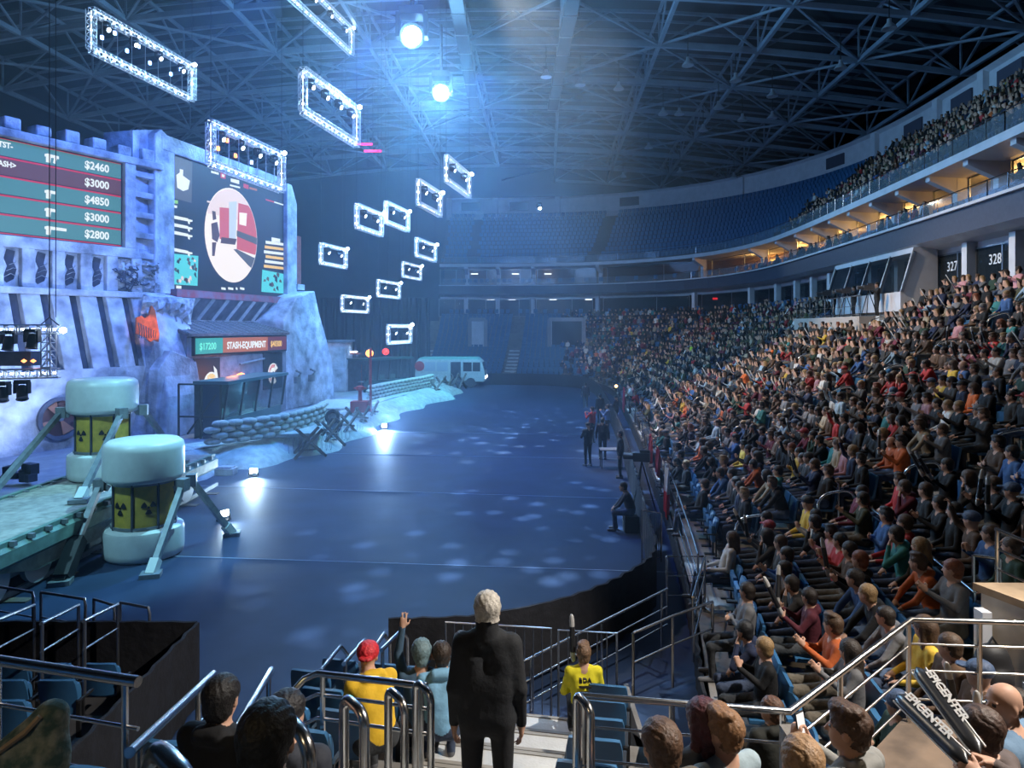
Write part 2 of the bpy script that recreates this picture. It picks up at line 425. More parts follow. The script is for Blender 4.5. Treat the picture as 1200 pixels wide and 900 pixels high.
# warm lit suites
SUL = {1140:'the right edge', 1058:'number 421', 1010:'the standing guests', 958:'the balcony middle', 908:'the tier corner', 872:'the far curve'}
for px in SUL:
    q = bay_at(px, 1); A, B = q[1], q[2]; m = (A+B)/2; s = q[5]+1.65
    x, y = ring(s, 20.0); nx, ny = rnorm(s); rz = math.atan2(ny, nx)
    b = MB(); b.box((x,y,12.35), (.08,2.5,.13)); o = b.build('strip_light', L_warm); tag(o, 'amber strip light on the back wall of balcony suite near %s' % SUL[px], 'light')
    if px in (1140, 1058):
        x2, y2 = ring(s+.3, 17.9)
        b = MB(); b.tube([(x2,y2,12.9),(x2,y2,12.1)], .015, 6, M_black); b.lathe([(.02,12.12),(.16,11.98),(.16,11.94),(.0,11.94)], 12, L_warm, c=(x2,y2,0)); o = b.build('pendant_lamp', M_black); tag(o, 'small pendant lamp in balcony suite %s' % ('near the right edge' if px == 1140 else 'beside number 421'), 'lamp')
    ld = bpy.data.lights.new('suite_lamp', 'POINT'); ld.energy = 420; ld.color = (1,.55,.16); ld.shadow_soft_size = .3
    lo = bpy.data.objects.new('suite_lamp', ld); COL.objects.link(lo); xx, yy = ring(s, 18.6); lo.location = (xx,yy,12.2)
# wall screen in suite 421
q = bay_at(1050, 1); x, y = ring(q[5]+2.3, 19.9); b = MB(); b.box((x,y,11.55), (.08,1.5,.85), M_black, rz=math.atan2(*reversed(rnorm(q[5]+1.3)))); tv = b.build('television'); tag(tv, 'bright white television on the wall of balcony suite 421', 'television')
b = MB(); x, y = ring(q[5]+2.3, 19.84); b.box((x,y,11.55), (.03,1.4,.76), rz=math.atan2(*reversed(rnorm(q[5]+1.3)))); b.build('screen', L_tv, parent=tv)
# far end: purple bar screens and small lamps
x, y = 770, 0
for px, py, c, lab in ((806-30,352,(.8,.1,.9),'magenta bar screens glowing in a far lower suite'), (797,351,(1.,.85,.5),'warm bar counter light in the far lower suite'), (838,350,(1.,.02,.02),'small red exit light by the far corner suite')):
    p = P(px, py, 81.6 if px < 830 else 70); w = {776:3.2, 797:1.6, 838:.5}[px]
    b = MB(); b.box(p, (w, .06, .9 if px != 838 else .2), mat('glow_%d' % px, (.02,.02,.02), emit=c, es=1.5)); tag(b.build('bar_screen' if px != 838 else 'exit_light'), lab, 'screen' if px == 776 else 'light')
# commentary cabin with slanted glass, bulging from the suites
ca = s_at(y=25.5); 
def rp(s, d, z): x, y = ring(s, d); return Vector((x,y,z))
s0c, s1c = s_at(y=34.5), s_at(y=44.5)
b = MB(); cab = None
for (za, da, zb, db, m_) in ((6.9, 14.6, 7.5, 14.5, M_white),):
    pass
mbw = MB(); n = 4; cuts = np.linspace(s0c, s1c, n+1)
ringprofile(mbw, [(13.6,6.4),(13.6,7.35),(15.3,7.35)], cuts, M_white)
ringprofile(mbw, [(15.3,9.5),(14.2,9.5),(14.2,9.25),(15.3,9.25)], cuts, M_white)
for s in cuts: mbw.bar(rp(s,13.65,7.35), rp(s,14.25,9.3), .14, .14, M_steelD)
for s in (cuts[0], cuts[-1]): mbw.prism([rp(s,13.6,6.4), rp(s,15.3,6.4), rp(s,15.3,9.5), rp(s,14.2,9.5), rp(s,13.6,7.35)], (0,.06,0), M_white)
cab = mbw.build('cabin_wall'); struct(cab)
for a, c in zip(cuts[:-1], cuts[1:]):
    g = MB(); g.prism([rp(a+.1,13.65,7.4), rp(c-.1,13.65,7.4), rp(c-.1,14.22,9.25), rp(a+.1,14.22,9.25)], (.03,0,0)); g.build('window_pane', M_glass, parent=cab)
# ------------------------------------------------------------------ rails: guard rails of the balcony and the upper tier, each a thing
def guard(s0, s1, d, z, hgt, label, cat='railing', glass=True, group=None, st=1.25, r=.025, name='guard_rail', rails=(1.0,)):
    n = max(2, int((s1-s0)/st)+1); pts = [rp(s, d, z) for s in np.linspace(s0, s1, n)]
    up = Vector((0,0,1)); root = empty(name, tuple(pts[0]), label=label, cat=cat, group=group)
    L = tuple(pts[0])
    mb = MB()
    for k in rails: mb.tube([p+up*hgt*k for p in pts], r, 6)
    o = mb.build('top_rail', M_steel, parent=root, loc=L); 
    for p in pts: mb = MB(); mb.tube([p, p+up*hgt], r*.8, 6); mb.build('post', M_steel, parent=root, loc=L)
    if glass:
        mb = MB()
        for a, c in zip(pts[:-1], pts[1:]):
            e = (c-a)*.04; mb.prism([a+e+up*.06, c-e+up*.06, c-e+up*hgt*.9, a+e+up*hgt*.9], (.012,.0,0))
        mb.build('glass_panel', M_glassR, parent=root, loc=L)
    return root
sNR = s_at(y=19.0)
sects = [('nearest the right edge', sNR-6, sNR+10), ('above the commentary cabin', sNR+10, sNR+24), ('along the middle suites', sNR+24, s_c-1), ('round the far corner', s_c-1, s_c+10), ('across the far end', s_c+10, sR1-.5)]
for nm, a, c in sects:
    guard(a, c, 14.35, 10.74, .72, 'steel and glass guard rail of the suite balcony, %s' % nm, group='balcony guard rails')
    guard(a, c, DU+.1, ZU+.25, .85, 'steel and glass guard rail of the upper tier, %s' % nm, group='upper tier guard rails')

# ------------------------------------------------------------------ roof: trusses and bracing
def zroof(x, y): return 27.6 - 3.2*min(1, abs((x+4)/38))**2 - 1.0*min(1, abs((y-45)/52))**2
SH = .05
xs = [-41+7.4*i for i in range(12)]; ys = [8+7.4*i for i in range(13)]
def node(i, j, top=False):
    x = xs[i]+(ys[j]-45)*SH; y = ys[j]-xs[i]*SH*1.0
    z = zroof(x, y); return Vector((x, y, z+2.5 if top else z))
inside = lambda p: p.x < 41 and p.y < 97
for i in range(len(xs)):
    mb = MB(); ok = 0
    for j in range(len(ys)-1):
        a, c, A_, C_ = node(i,j), node(i,j+1), node(i,j,1), node(i,j+1,1)
        if not inside(c): continue
        mb.bar(a, c, .26, .32); mb.bar(A_, C_, .22); m_ = (A_+C_)/2; mb.bar(a, m_, .13); mb.bar(m_, c, .13); mb.bar(a, A_, .12); ok += 1
    if ok: struct(mb.build('roof_beam', M_truss))
for j in range(len(ys)):
    mb = MB(); ok = 0
    for i in range(len(xs)-1):
        a, c, A_, C_ = node(i,j), node(i+1,j), node(i,j,1), node(i+1,j,1)
        if not (inside(a) and inside(c)): continue
        mb.bar(a, c, .28, .36); mb.bar(A_, C_, .22); m_ = (A_+C_)/2; mb.bar(a, m_, .13); mb.bar(m_, c, .13); ok += 1
    if ok: struct(mb.build('roof_beam', M_truss))
for j in range(len(ys)-1):
    mb = MB(); ok = 0
    for i in range(len(xs)-1):
        if not inside(node(i+1,j+1)): continue
        if (i+j) % 2: mb.bar(node(i,j), node(i+1,j+1), .16)
        else: mb.bar(node(i+1,j), node(i,j+1), .16)
        # purlins under the deck
        for t in (.25,.5,.75):
            mb.bar(node(i,j,1).lerp(node(i,j+1,1), t)+Vector((0,0,.2)), node(i+1,j,1).lerp(node(i+1,j+1,1), t)+Vector((0,0,.2)), .12, .2)
        ok += 1
    if ok: struct(mb.build('roof_bracing_beam', M_truss))
# curved deck above the trusses
b = MB(); vs = []; nx_, ny_ = 24, 26
for i in range(nx_+1):
    for j in range(ny_+1):
        x = -45+i*82/nx_; y = 2+j*98/ny_; vs.append((x,y,zroof(x,y)+3.1))
b.add(vs, [(i*(ny_+1)+j, (i+1)*(ny_+1)+j, (i+1)*(ny_+1)+j+1, i*(ny_+1)+j+1) for i in range(nx_) for j in range(ny_)]); struct(b.build('ceiling_deck', M_roof))
# big air ducts and high bay lamps hung from the trusses
for k, (x, lab) in enumerate(((-3.5,'wide grey air duct running under the roof trusses at the left'), (3.8,'wide grey air duct running under the roof trusses at the middle'))):
    root = empty('air_duct', (x,46,zroof(x,46)-1.3), label=lab, cat='duct', group='roof air ducts')
    b = MB(); b.box((0,0,0), (.9,36,.6)); b.build('duct_body', mat('duct_dark', (.06,.065,.08), .7), parent=root, bevel=.05)
    for q in range(12):
        b = MB(); b.box((0,-17.6+q*3.2,0), (1.0,.1,.7)); b.build('flange', M_steelD, parent=root)
bm_ = MB(); bm_.lathe([(.05,.45),(.12,.42),(.14,.2),(.42,-.12),(.44,-.2),(.36,-.2),(.0,-.12)], 20, mat('lamp_reflector', (.55,.6,.66), .3, metal=.6)); 
root0 = empty('high_bay_lamp', (0,0,20), label=None, cat='lamp', group='high bay lamps under the roof')
hb = bm_.build('reflector', parent=root0, smooth=True)
b = MB(); b.tube([(0,0,.42),(0,0,2.3)], .03, 6); hs = b.build('stem', M_black, parent=root0)
spots = [(1042,10),(905,122),(862,76),(842,110),(796,118),(824,138),(870,125),(640,72),(806,57),(680,82),(725,87),(777,118),(797,190),(730,196),(985,60),(860,196),(905,95),(760,160)]
pos_words = ['by the top right corner','over the right stand, lowest and brightest of them','in the upper middle of the roof','just below the centre truss crossing','left of the long diagonal girder','under the third cross girder','above the right stand, inward','nearest the bright stage lamps','beside the middle air duct','above the floor centre, left','above the floor centre, right','hung from the fourth cross girder','low over the far right stand','low over the far end seats','close to the top wall of the right stand','over the last rows of the far corner','between two long girders at the right','in the middle of the far half']
for (px, py), w in zip(spots, pos_words):
    Y = 44; 
    for _ in range(12):
        p = P(px, py, Y); Y = Y + (zroof(p.x,p.y)-.9-p.z)/((HOR-py)/FPX) if abs(HOR-py) > 5 else Y
        Y = max(36, min(88, Y))
    p = P(px, py, Y); p.z = zroof(p.x, p.y)-1.95
    if w is pos_words[0]:
        root0.location = p; tag(root0, 'round high bay lamp %s' % w)
    else: copy_thing(root0, [(hb,[]),(hs,[])], p, label='round high bay lamp %s' % w)
# ================================================================== people
def surface_nets(F, o, h):
    """naive surface nets of a signed field F sampled on a grid with origin o and cell h"""
    neg = F < 0
    nx, ny, nz = F.shape
    c = np.zeros((nx-1,ny-1,nz-1), int)
    for dx in (0,1):
        for dy in (0,1):
            for dz in (0,1): c += neg[dx:nx-1+dx, dy:ny-1+dy, dz:nz-1+dz]
    act = (c > 0) & (c < 8)
    idx = -np.ones(act.shape, int); I = np.argwhere(act); idx[act] = np.arange(len(I))
    pos = np.zeros((len(I),3)); cnt = np.zeros(len(I))
    x, y, z = I.T
    cor = [(a,b,d) for a in (0,1) for b in (0,1) for d in (0,1)]
    for a in cor:
        for ax in range(3):
            if a[ax]: continue
            b = list(a); b[ax] = 1
            fa = F[x+a[0],y+a[1],z+a[2]]; fb = F[x+b[0],y+b[1],z+b[2]]
            m = (fa < 0) != (fb < 0); t = np.where(m, fa/np.where(np.abs(fa-fb) < 1e-12, 1, fa-fb), 0)
            p = np.tile(np.array(a, float), (len(I),1)); p[:,ax] += t
            pos[m] += p[m]; cnt[m] += 1
    pos = pos/np.maximum(cnt,1)[:,None]
    V = (I+pos)*h+o
    faces = []
    for ax in range(3):
        u, v = (ax+1) % 3, (ax+2) % 3
        sl0 = [slice(1,-1)]*3; sl0[ax] = slice(0,-1); sl1 = list(sl0); sl1[ax] = slice(1,None)
        A = neg[tuple(sl0)]; B = neg[tuple(sl1)]
        E = np.argwhere(A != B)
        if not len(E): continue
        off = np.array([1,1,1]); off[ax] = 0; E2 = E+off
        flip = A[tuple(E.T)]
        def g(du, dv):
            q = E2.copy(); q[:,u] -= du; q[:,v] -= dv; return idx[q[:,0],q[:,1],q[:,2]]
        a, b, cc, d = g(0,0), g(1,0), g(1,1), g(0,1)
        q = np.stack([a,b,cc,d],1); q[~flip] = q[~flip][:,::-1]
        faces.append(q)
    Fq = np.concatenate(faces); Fq = Fq[(Fq >= 0).all(1)]
    return V, Fq
SKIN, TOP, LEG, SHOE, HAIR, DARK, LIP = range(7)
def rc(P_, a, b, ra, rb):
    a = np.array(a, float); b = np.array(b, float); ab = b-a; L2 = max((ab*ab).sum(), 1e-9)
    t = np.clip(((P_-a)@ab)/L2, 0, 1)
    q = a+t[...,None]*ab; return np.linalg.norm(P_-q, axis=-1)-(ra+(rb-ra)*t)
def ell(P_, c, r, R=None):
    q = P_-np.array(c, float)
    if R is not None: q = q@np.array(R)
    r = np.array(r, float); k0 = np.linalg.norm(q/r, axis=-1); k1 = np.linalg.norm(q/(r*r), axis=-1)
    return k0*(k0-1)/np.maximum(k1,1e-9)
class Fig:
    """a figure as a smooth union of tapered limbs; local +Y is forward"""
    def __init__(s): s.p = []
    def limb(s, a, b, ra, rb, m, k=.03, sub=False): s.p.append(('l', tuple(a), tuple(b), ra, rb, m, k, sub)); return s
    def blob(s, c, r, m, k=.02, R=None, sub=False): s.p.append(('e', tuple(c), tuple(r), R, 0, m, k, sub)); return s
    def mesh(s, name, h, only=None):
        pr = [q for q in s.p if only is None or q[5] in only]
        lo = np.full(3, 9.); hi = -lo
        for q in pr:
            if q[7]: continue
            pts = [q[1], q[2]] if q[0] == 'l' else [q[1]]; r = max(q[3], q[4]) if q[0] == 'l' else max(q[2])
            for p in pts: lo = np.minimum(lo, np.array(p)-r); hi = np.maximum(hi, np.array(p)+r)
        lo -= 3*h; hi += 3*h; n = np.ceil((hi-lo)/h).astype(int)+1
        gx = [lo[i]+np.arange(n[i])*h for i in range(3)]
        F = np.full(n, 9.)
        def field(q, X): return rc(X, q[1], q[2], q[3], q[4]) if q[0] == 'l' else ell(X, q[1], q[2], q[3])
        for q in pr:
            pts = np.array([q[1], q[2]] if q[0] == 'l' else [q[1]]); r = (max(q[3], q[4]) if q[0] == 'l' else max(q[2]))+q[6]*2+3*h
            a = np.maximum(((pts.min(0)-r-lo)/h).astype(int), 0); b = np.minimum(((pts.max(0)+r-lo)/h).astype(int)+2, n)
            X = np.stack(np.meshgrid(gx[0][a[0]:b[0]], gx[1][a[1]:b[1]], gx[2][a[2]:b[2]], indexing='ij'), -1)
            d = field(q, X); sl = tuple(slice(a[i], b[i]) for i in range(3)); G = F[sl]; k = q[6]
            if q[7]: F[sl] = np.maximum(G, -d)
            else:
                hh = np.clip(.5+.5*(G-d)/k, 0, 1); F[sl] = G*(1-hh)+d*hh-k*hh*(1-hh)
        V, Q = surface_nets(F, lo, h)
        cen = V[Q].mean(1); best = np.full(len(cen), 9.); mt = np.zeros(len(cen), int)
        for q in pr:
            if q[7]: continue
            d = field(q, cen); w = d < best; best[w] = d[w]; mt[w] = q[5]
        return V, Q, mt
def fingers(f, wrist, dirv, palm_n, side, curl=.5, sc=1., m=SKIN, spread=.0):
    """palm and five fingers; dirv: pointing direction, palm_n: direction the palm faces, side: thumb side vector"""
    w = Vector(wrist); d = Vector(dirv).normalized(); n = Vector(palm_n); n = (n-d*n.dot(d)).normalized(); sd = Vector(side); sd = (sd-d*sd.dot(d)-n*sd.dot(n)).normalized()
    f.limb(w, w+d*.03*sc, .026*sc, .028*sc, m, .015)
    R = np.array(Matrix((sd, d, n)).transposed())
    f.blob(w+d*.055*sc, (.042*sc, .052*sc, .018*sc), m, .012, R=R)
    for i, (o, L) in enumerate(((.030,.072),(.010,.082),(-.011,.076),(-.031,.060))):
        a = w+d*.095*sc+sd*o*sc; dd = (d+sd*spread*(o*8)).normalized(); ang = 0
        r = .0088*sc
        for j, fr in enumerate((.42,.33,.25)):
            ang += curl*(.75 if j == 0 else 1.)
            q = (dd*math.cos(ang)+n*math.sin(ang)); b = a+q*L*fr*sc
            f.limb(a, b, r, r*.9, m, .004); a = b; r *= .9
    a = w+d*.035*sc+sd*.034*sc; b = a+(sd*.8+d*.6+n*.3).normalized()*.036*sc; c = b+(d*.8+n*(.3+curl*.6)+sd*.1).normalized()*.034*sc
    f.limb(a, b, .013*sc, .011*sc, m, .008); f.limb(b, c, .0105*sc, .009*sc, m, .004)
def head(f, c, yaw=0., pitch=0., sc=1., neck=None, hair=None, face=True):
    """head centre c; returns nothing; the hair goes in with material HAIR"""
    R = Matrix.Rotation(yaw, 3, 'Z') @ Matrix.Rotation(pitch, 3, 'X'); c = Vector(c)
    T = lambda x, y, z: c+R@Vector((x, y, z))*sc
    Rn = np.array(R)
    f.blob(T(0,-.012,.022), (.076*sc,.094*sc,.092*sc), SKIN, .02, R=Rn)      # skull
    f.blob(T(0,.022,-.042), (.056*sc,.066*sc,.070*sc), SKIN, .03, R=Rn)      # face and jaw
    f.limb(T(0,.05,-.098), T(0,.062,-.088), .020*sc, .018*sc, SKIN, .02)     # chin
    if face:
        f.limb(T(0,.083,.012), T(0,.102,-.022), .009*sc, .013*sc, SKIN, .01)     # nose
        for sx in (-1,1):
            f.blob(T(.030*sx,.074,.028), (.022*sc,.012*sc,.006*sc), SKIN, .008, R=Rn)   # brow
            f.blob(T(.030*sx,.080,.010), (.014*sc,.008*sc,.007*sc), DARK, .002, R=Rn)   # eye
        f.blob(T(0,.086,-.052), (.024*sc,.008*sc,.006*sc), LIP, .004, R=Rn)
    for sx in (-1,1):
        f.blob(T(.077*sx,-.008,-.008), (.010*sc,.020*sc,.032*sc), SKIN, .006, R=Rn)
    if neck is not None: f.limb(Vector(neck), T(0,-.028,-.075), .062*sc, .054*sc, SKIN, .03)
    if hair == 'short':
        f.blob(T(0,-.022,.040), (.084*sc,.100*sc,.090*sc), HAIR, .004, R=Rn); f.blob(T(0,-.055,-.025), (.070*sc,.055*sc,.065*sc), HAIR, .012, R=Rn)
    elif hair == 'quiff':
        f.blob(T(0,-.022,.040), (.084*sc,.100*sc,.090*sc), HAIR, .004, R=Rn); f.blob(T(.01,.035,.105), (.062*sc,.052*sc,.035*sc), HAIR, .02, R=Rn); f.blob(T(0,-.055,-.025), (.068*sc,.055*sc,.06*sc), HAIR, .012, R=Rn)
        f.blob(T(-.03,-.02,.122), (.045*sc,.06*sc,.02*sc), HAIR, .02, R=Rn)
    elif hair == 'long':
        f.blob(T(0,-.022,.036), (.088*sc,.106*sc,.094*sc), HAIR, .004, R=Rn)
        f.limb(T(0,-.06,.0), T(0,-.085,-.19), .080*sc, .062*sc, HAIR, .03)
        for sx in (-1,1): f.limb(T(.066*sx,-.02,.02), T(.078*sx,-.03,-.17), .030*sc, .026*sc, HAIR, .02)
    elif hair == 'bob':
        f.blob(T(0,-.022,.036), (.088*sc,.106*sc,.094*sc), HAIR, .004, R=Rn); f.limb(T(0,-.05,.0), T(0,-.06,-.085), .080*sc, .066*sc, HAIR, .03)
        for sx in (-1,1): f.limb(T(.066*sx,-.01,.02), T(.074*sx,-.01,-.08), .028*sc, .024*sc, HAIR, .02)
    elif hair == 'cap':
        f.blob(T(0,-.018,.050), (.090*sc,.106*sc,.078*sc), HAIR, .004, R=Rn); f.blob(T(0,.115,.052), (.062*sc,.062*sc,.010*sc), HAIR, .01, R=Rn)
    elif hair == 'cap_back':
        f.blob(T(0,-.018,.050), (.090*sc,.106*sc,.082*sc), HAIR, .004, R=Rn); f.blob(T(0,-.125,.018), (.060*sc,.050*sc,.010*sc), HAIR, .01, R=Rn)
    elif hair == 'beanie':
        f.blob(T(0,-.022,.050), (.090*sc,.104*sc,.098*sc), HAIR, .006, R=Rn); f.limb(T(0,-.05,-.02), T(0,-.06,-.03), .07*sc, .06*sc, HAIR, .02)
    elif hair == 'bun':
        f.blob(T(0,-.022,.038), (.084*sc,.102*sc,.090*sc), HAIR, .004, R=Rn); f.blob(T(0,-.10,.07), (.036*sc,.036*sc,.036*sc), HAIR, .01)
    elif hair == 'bald':
        f.blob(T(0,-.06,-.015), (.074*sc,.05*sc,.045*sc), HAIR, .006, R=Rn)
def arm(f, sh, el, wr, m=TOP, fat=1., hand=None, curl=.6, pn=None, side=None, bare=False, sc=1.):
    f.wr = getattr(f,'wr',{}); f.wr[1 if wr[0] > 0 else -1] = tuple(wr)
    f.limb(sh, el, .058*fat, .046*fat, m, .035); f.limb(el, wr, .045*fat, .033*fat, SKIN if bare else m, .02)
    d = (Vector(wr)-Vector(el)).normalized() if hand is None else Vector(hand).normalized()
    fingers(f, Vector(wr)+d*.005, d, pn or (0,0,-1), side or (-math.copysign(1, wr[0]),0,.2), curl, sc)
def seated(arms='lap', lean=0., yaw=0., pitch=0., hair='short', fat=1., legs=0., hood=False, tight=False, wrists=None, twist=0.):
    """a person sitting; origin on the floor under the hips, seat at 0.45"""
    f = Fig(); sl = math.sin(lean); cl = math.cos(lean)
    up = lambda z, x=0, y=0: (x*math.cos(twist)-y*math.sin(twist), -.02+sl*z+y*cl, .56+cl*z+y*-sl)
    F_ = fat
    f.limb((-.09,0,.55), (.09,0,.55), .125*F_, .125*F_, LEG, .03)
    f.limb(up(.06), up(.26), .135*F_, .130*F_, TOP, .05)
    f.limb(up(.14,-.05), up(.38,-.075,-.0), .120*F_, .115*F_, TOP, .05); f.limb(up(.14,.05), up(.38,.075,-.0), .120*F_, .115*F_, TOP, .05)
    sL = up(.475,-.180); sR = up(.475,.180)
    f.limb(sL, sR, .062*F_, .062*F_, TOP, .06)
    f.limb(up(.50,-.07), up(.50,.07), .055, .055, TOP, .04)
    if hood: f.limb(up(.53,-.06,-.08), up(.53,.06,-.08), .052, .052, TOP, .03)
    nk = up(.50); hc = up(.685, 0, .03)
    head(f, hc, yaw, pitch, 1.07, neck=nk, hair=hair)
    kn = .50; ky = .46
    for sx in (-1,1):
        kx = .13*sx+legs*.06*sx; fy = ky+.0+(.10 if (legs > .5 and sx > 0) else -.04*(sx > 0))
        f.limb((.10*sx,.02,.54), (kx,ky,kn), .095*F_, .068, LEG, .04); f.limb((kx,ky,kn), (kx*.95,fy-.02,.12), .062, .045, LEG, .03)
        f.limb((kx*.95,fy-.04,.045), (kx*1.05,fy+.15,.035), .042, .036, SHOE, .02); f.limb((kx*.95,fy-.02,.12), (kx*.95,fy-.03,.06), .048, .045, LEG, .01)
    S_ = lambda sx: sR if sx > 0 else sL
    def do(kind, sx):
        sh = S_(sx)
        if wrists and sx in wrists:
            w_ = Vector(wrists[sx][0]); el = (Vector(sh)+w_)/2+Vector((.10*sx,0,-.10)); arm(f, sh, el, w_, hand=wrists[sx][1], curl=1.25, pn=(-sx*.6,.3,-.5), side=(0,-.3,1)); return
        S_.last = None
        if kind == 'lap': el = (.25*sx, sh[1]+.08, .73); wr = (.12*sx, .27, .665); arm(f, sh, el, wr, curl=.5, pn=(0,0,-1))
        elif kind == 'knee': el = (.22*sx, sh[1]+.20, .74); wr = (.13*sx, .44, .63); arm(f, sh, el, wr, curl=.4, pn=(0,0,-1))
        elif kind == 'cross': el = (.24*sx, sh[1]+.12, .80); wr = (-.05*sx, sh[1]+.24+.03*sx, .86+.03*sx); arm(f, sh, el, wr, curl=.3, pn=(0,-1,0), side=(0,0,1))
        elif kind == 'chin': el = (.17*sx, sh[1]+.24, .80); wr = (.05*sx, hc[1]+.10, hc[2]-.18); arm(f, sh, el, wr, curl=1.1, pn=(0,-1,.2))
        elif kind == 'phone': el = (.20*sx, sh[1]+.10, .86); wr = (.06*sx, sh[1]+.33, 1.0); arm(f, sh, el, wr, hand=(-.3*sx,.2,1), curl=.7, pn=(-sx,.2,0), side=(0,-1,.3))
        elif kind == 'up': el = (.26*sx, sh[1]+.13, 1.13); wr = (.22*sx, sh[1]+.22, 1.37); arm(f, sh, el, wr, curl=1.0, pn=(0,1,0))
        elif kind == 'stick': el = (.23*sx, sh[1]+.16, .84); wr = (.16*sx, sh[1]+.36, .98); arm(f, sh, el, wr, hand=(0,.5,.8), curl=1.2, pn=(-sx,.3,0), side=(0,-.4,1))
        elif kind == 'clap': el = (.24*sx, sh[1]+.12, .86); wr = (.035*sx, sh[1]+.34, .98); arm(f, sh, el, wr, hand=(-.15*sx,.6,.6), curl=.12, pn=(-sx,0,0), side=(0,-.4,1))
        elif kind == 'head': el = (.30*sx, sh[1]+.05, 1.22); wr = (.14*sx, hc[1]-.02, hc[2]+.06); arm(f, sh, el, wr, curl=.5, pn=(-sx,0,-.3))
        elif kind == 'ear': el = (.29*sx, sh[1]+.14, .98); wr = (.13*sx, hc[1]+.05, hc[2]-.07); arm(f, sh, el, wr, curl=.7, pn=(-sx,0,0), side=(0,1,0))
        elif kind == 'tall': el = (.24*sx, sh[1]+.10, 1.22); wr = (.20*sx, sh[1]+.10, 1.48); arm(f, sh, el, wr, curl=.4, pn=(0,1,0), side=(-sx,0,0))
    a = arms.split('/'); do(a[0], -1); do(a[-1], 1)
    f.info = dict(wr=f.p[-1], hc=hc, sh=sL)
    return f
def standing(arms='side', hair='short', fat=1., coat=False, yaw=0., pitch=0., stride=0., sc=1.):
    f = Fig(); F_ = fat
    for sx in (-1,1):
        st = stride*sx
        f.limb((.095*sx,0,.92), (.105*sx,.03+st*.5,.50), .092*F_, .064*F_, LEG, .03); f.limb((.105*sx,.03+st*.5,.50), (.11*sx,st,.10), .060*F_, .048*F_, LEG, .03)
        f.limb((.11*sx,st-.06,.045), (.125*sx,st+.14,.035), .045, .038, SHOE, .02)
    f.limb((-.07,0,.93), (.07,0,.93), .115*F_, .115*F_, LEG, .04)
    if coat:
        f.limb((0,0,1.0), (0,0,1.2), .13*F_, .13*F_, TOP, .04)
        for sx in (-1,1):
            f.limb((.075*sx,0,.99), (.085*sx,0,1.15), .122*F_, .118*F_, TOP, .04); f.limb((.085*sx,0,1.15), (.092*sx,-.01,1.33), .118*F_, .110*F_, TOP, .04)
    else:
        f.limb((0,0,.98), (0,0,1.15), .13*F_, .13*F_, TOP, .05)
        for sx in (-1,1): f.limb((.06*sx,0,1.05), (.085*sx,0,1.32), .12*F_, .115*F_, TOP, .05)
    sw = .150 if coat else .185; f.limb((-sw,-.01,1.425), (sw,-.01,1.425), .068*F_, .068*F_, TOP, .06); f.limb((-.06,-.01,1.46), (.06,-.01,1.46), .058, .058, TOP, .04)
    if coat: f.limb((0,-.03,1.47), (0,-.025,1.56), .080, .074, TOP, .02)
    head(f, (0,.015,1.625 if coat else 1.645), yaw, pitch, .98 if coat else 1.05, neck=(0,-.015,1.44), hair=hair)
    def do(kind, sx):
        sh = (.195*sx,-.01,1.42)
        if kind == 'side' and coat: sh = (.165*sx,-.01,1.41); arm(f, sh, (.212*sx,-.03,1.14), (.222*sx,.05,.88), fat=F_*1.12, curl=.4, pn=(-sx,0,0), side=(0,1,0), hand=(0,.15,-1))
        elif kind == 'side': arm(f, sh, (.265*sx,-.03,1.14), (.275*sx,.04,.89), fat=F_*1.06, curl=.35, pn=(-sx,0,0), side=(0,1,0), hand=(0,.1,-1))
        elif kind == 'front': arm(f, sh, (.25*sx,.10,1.17), (.09*sx,.28,1.20), curl=.9, pn=(-sx,0,0), side=(0,0,1))
        elif kind == 'cam': arm(f, sh, (.26*sx,.14,1.22), (.12*sx,.33,1.42), curl=1.0, pn=(-sx,0,0), side=(0,0,1))
        elif kind == 'up': arm(f, sh, (.30*sx,.08,1.55), (.26*sx,.14,1.80), curl=.9, pn=(0,1,0))
    a = arms.split('/'); do(a[0], -1); do(a[-1], 1)
    f.info = dict(hc=(0,.015,1.645)); return f
# materials of people: shirt colour comes from the object, trousers from the object's random value
def skinmat(name, c): return mat(name, c, .55, noise=.06, nscale=20, spec=.3)
M_skin = skinmat('skin', (.52,.30,.21)); M_hairObj = mat('hair_strands', (.1,.07,.05), .55, objcol=True, noise=.3, nscale=40, bump=.3, bscale=60)
M_top = mat('cloth_top', (.1,.1,.1), .85, objcol=True, noise=.12, nscale=9, bump=.28, bscale=11)
M_shoe = mat('shoe_rubber', (.10,.10,.11), .6); M_eye = mat('eye_dark', (.03,.02,.02), .3); M_lip = mat('lips', (.34,.14,.12), .5)
LEGC = [(.035,.05,.09),(.03,.032,.036),(.07,.11,.19),(.12,.10,.075),(.05,.055,.06),(.02,.022,.026)]
M_leg = [mat('cloth_legs_%d' % i, c, .9, noise=.2, nscale=8, bump=.4, bscale=16) for i, c in enumerate(LEGC)]
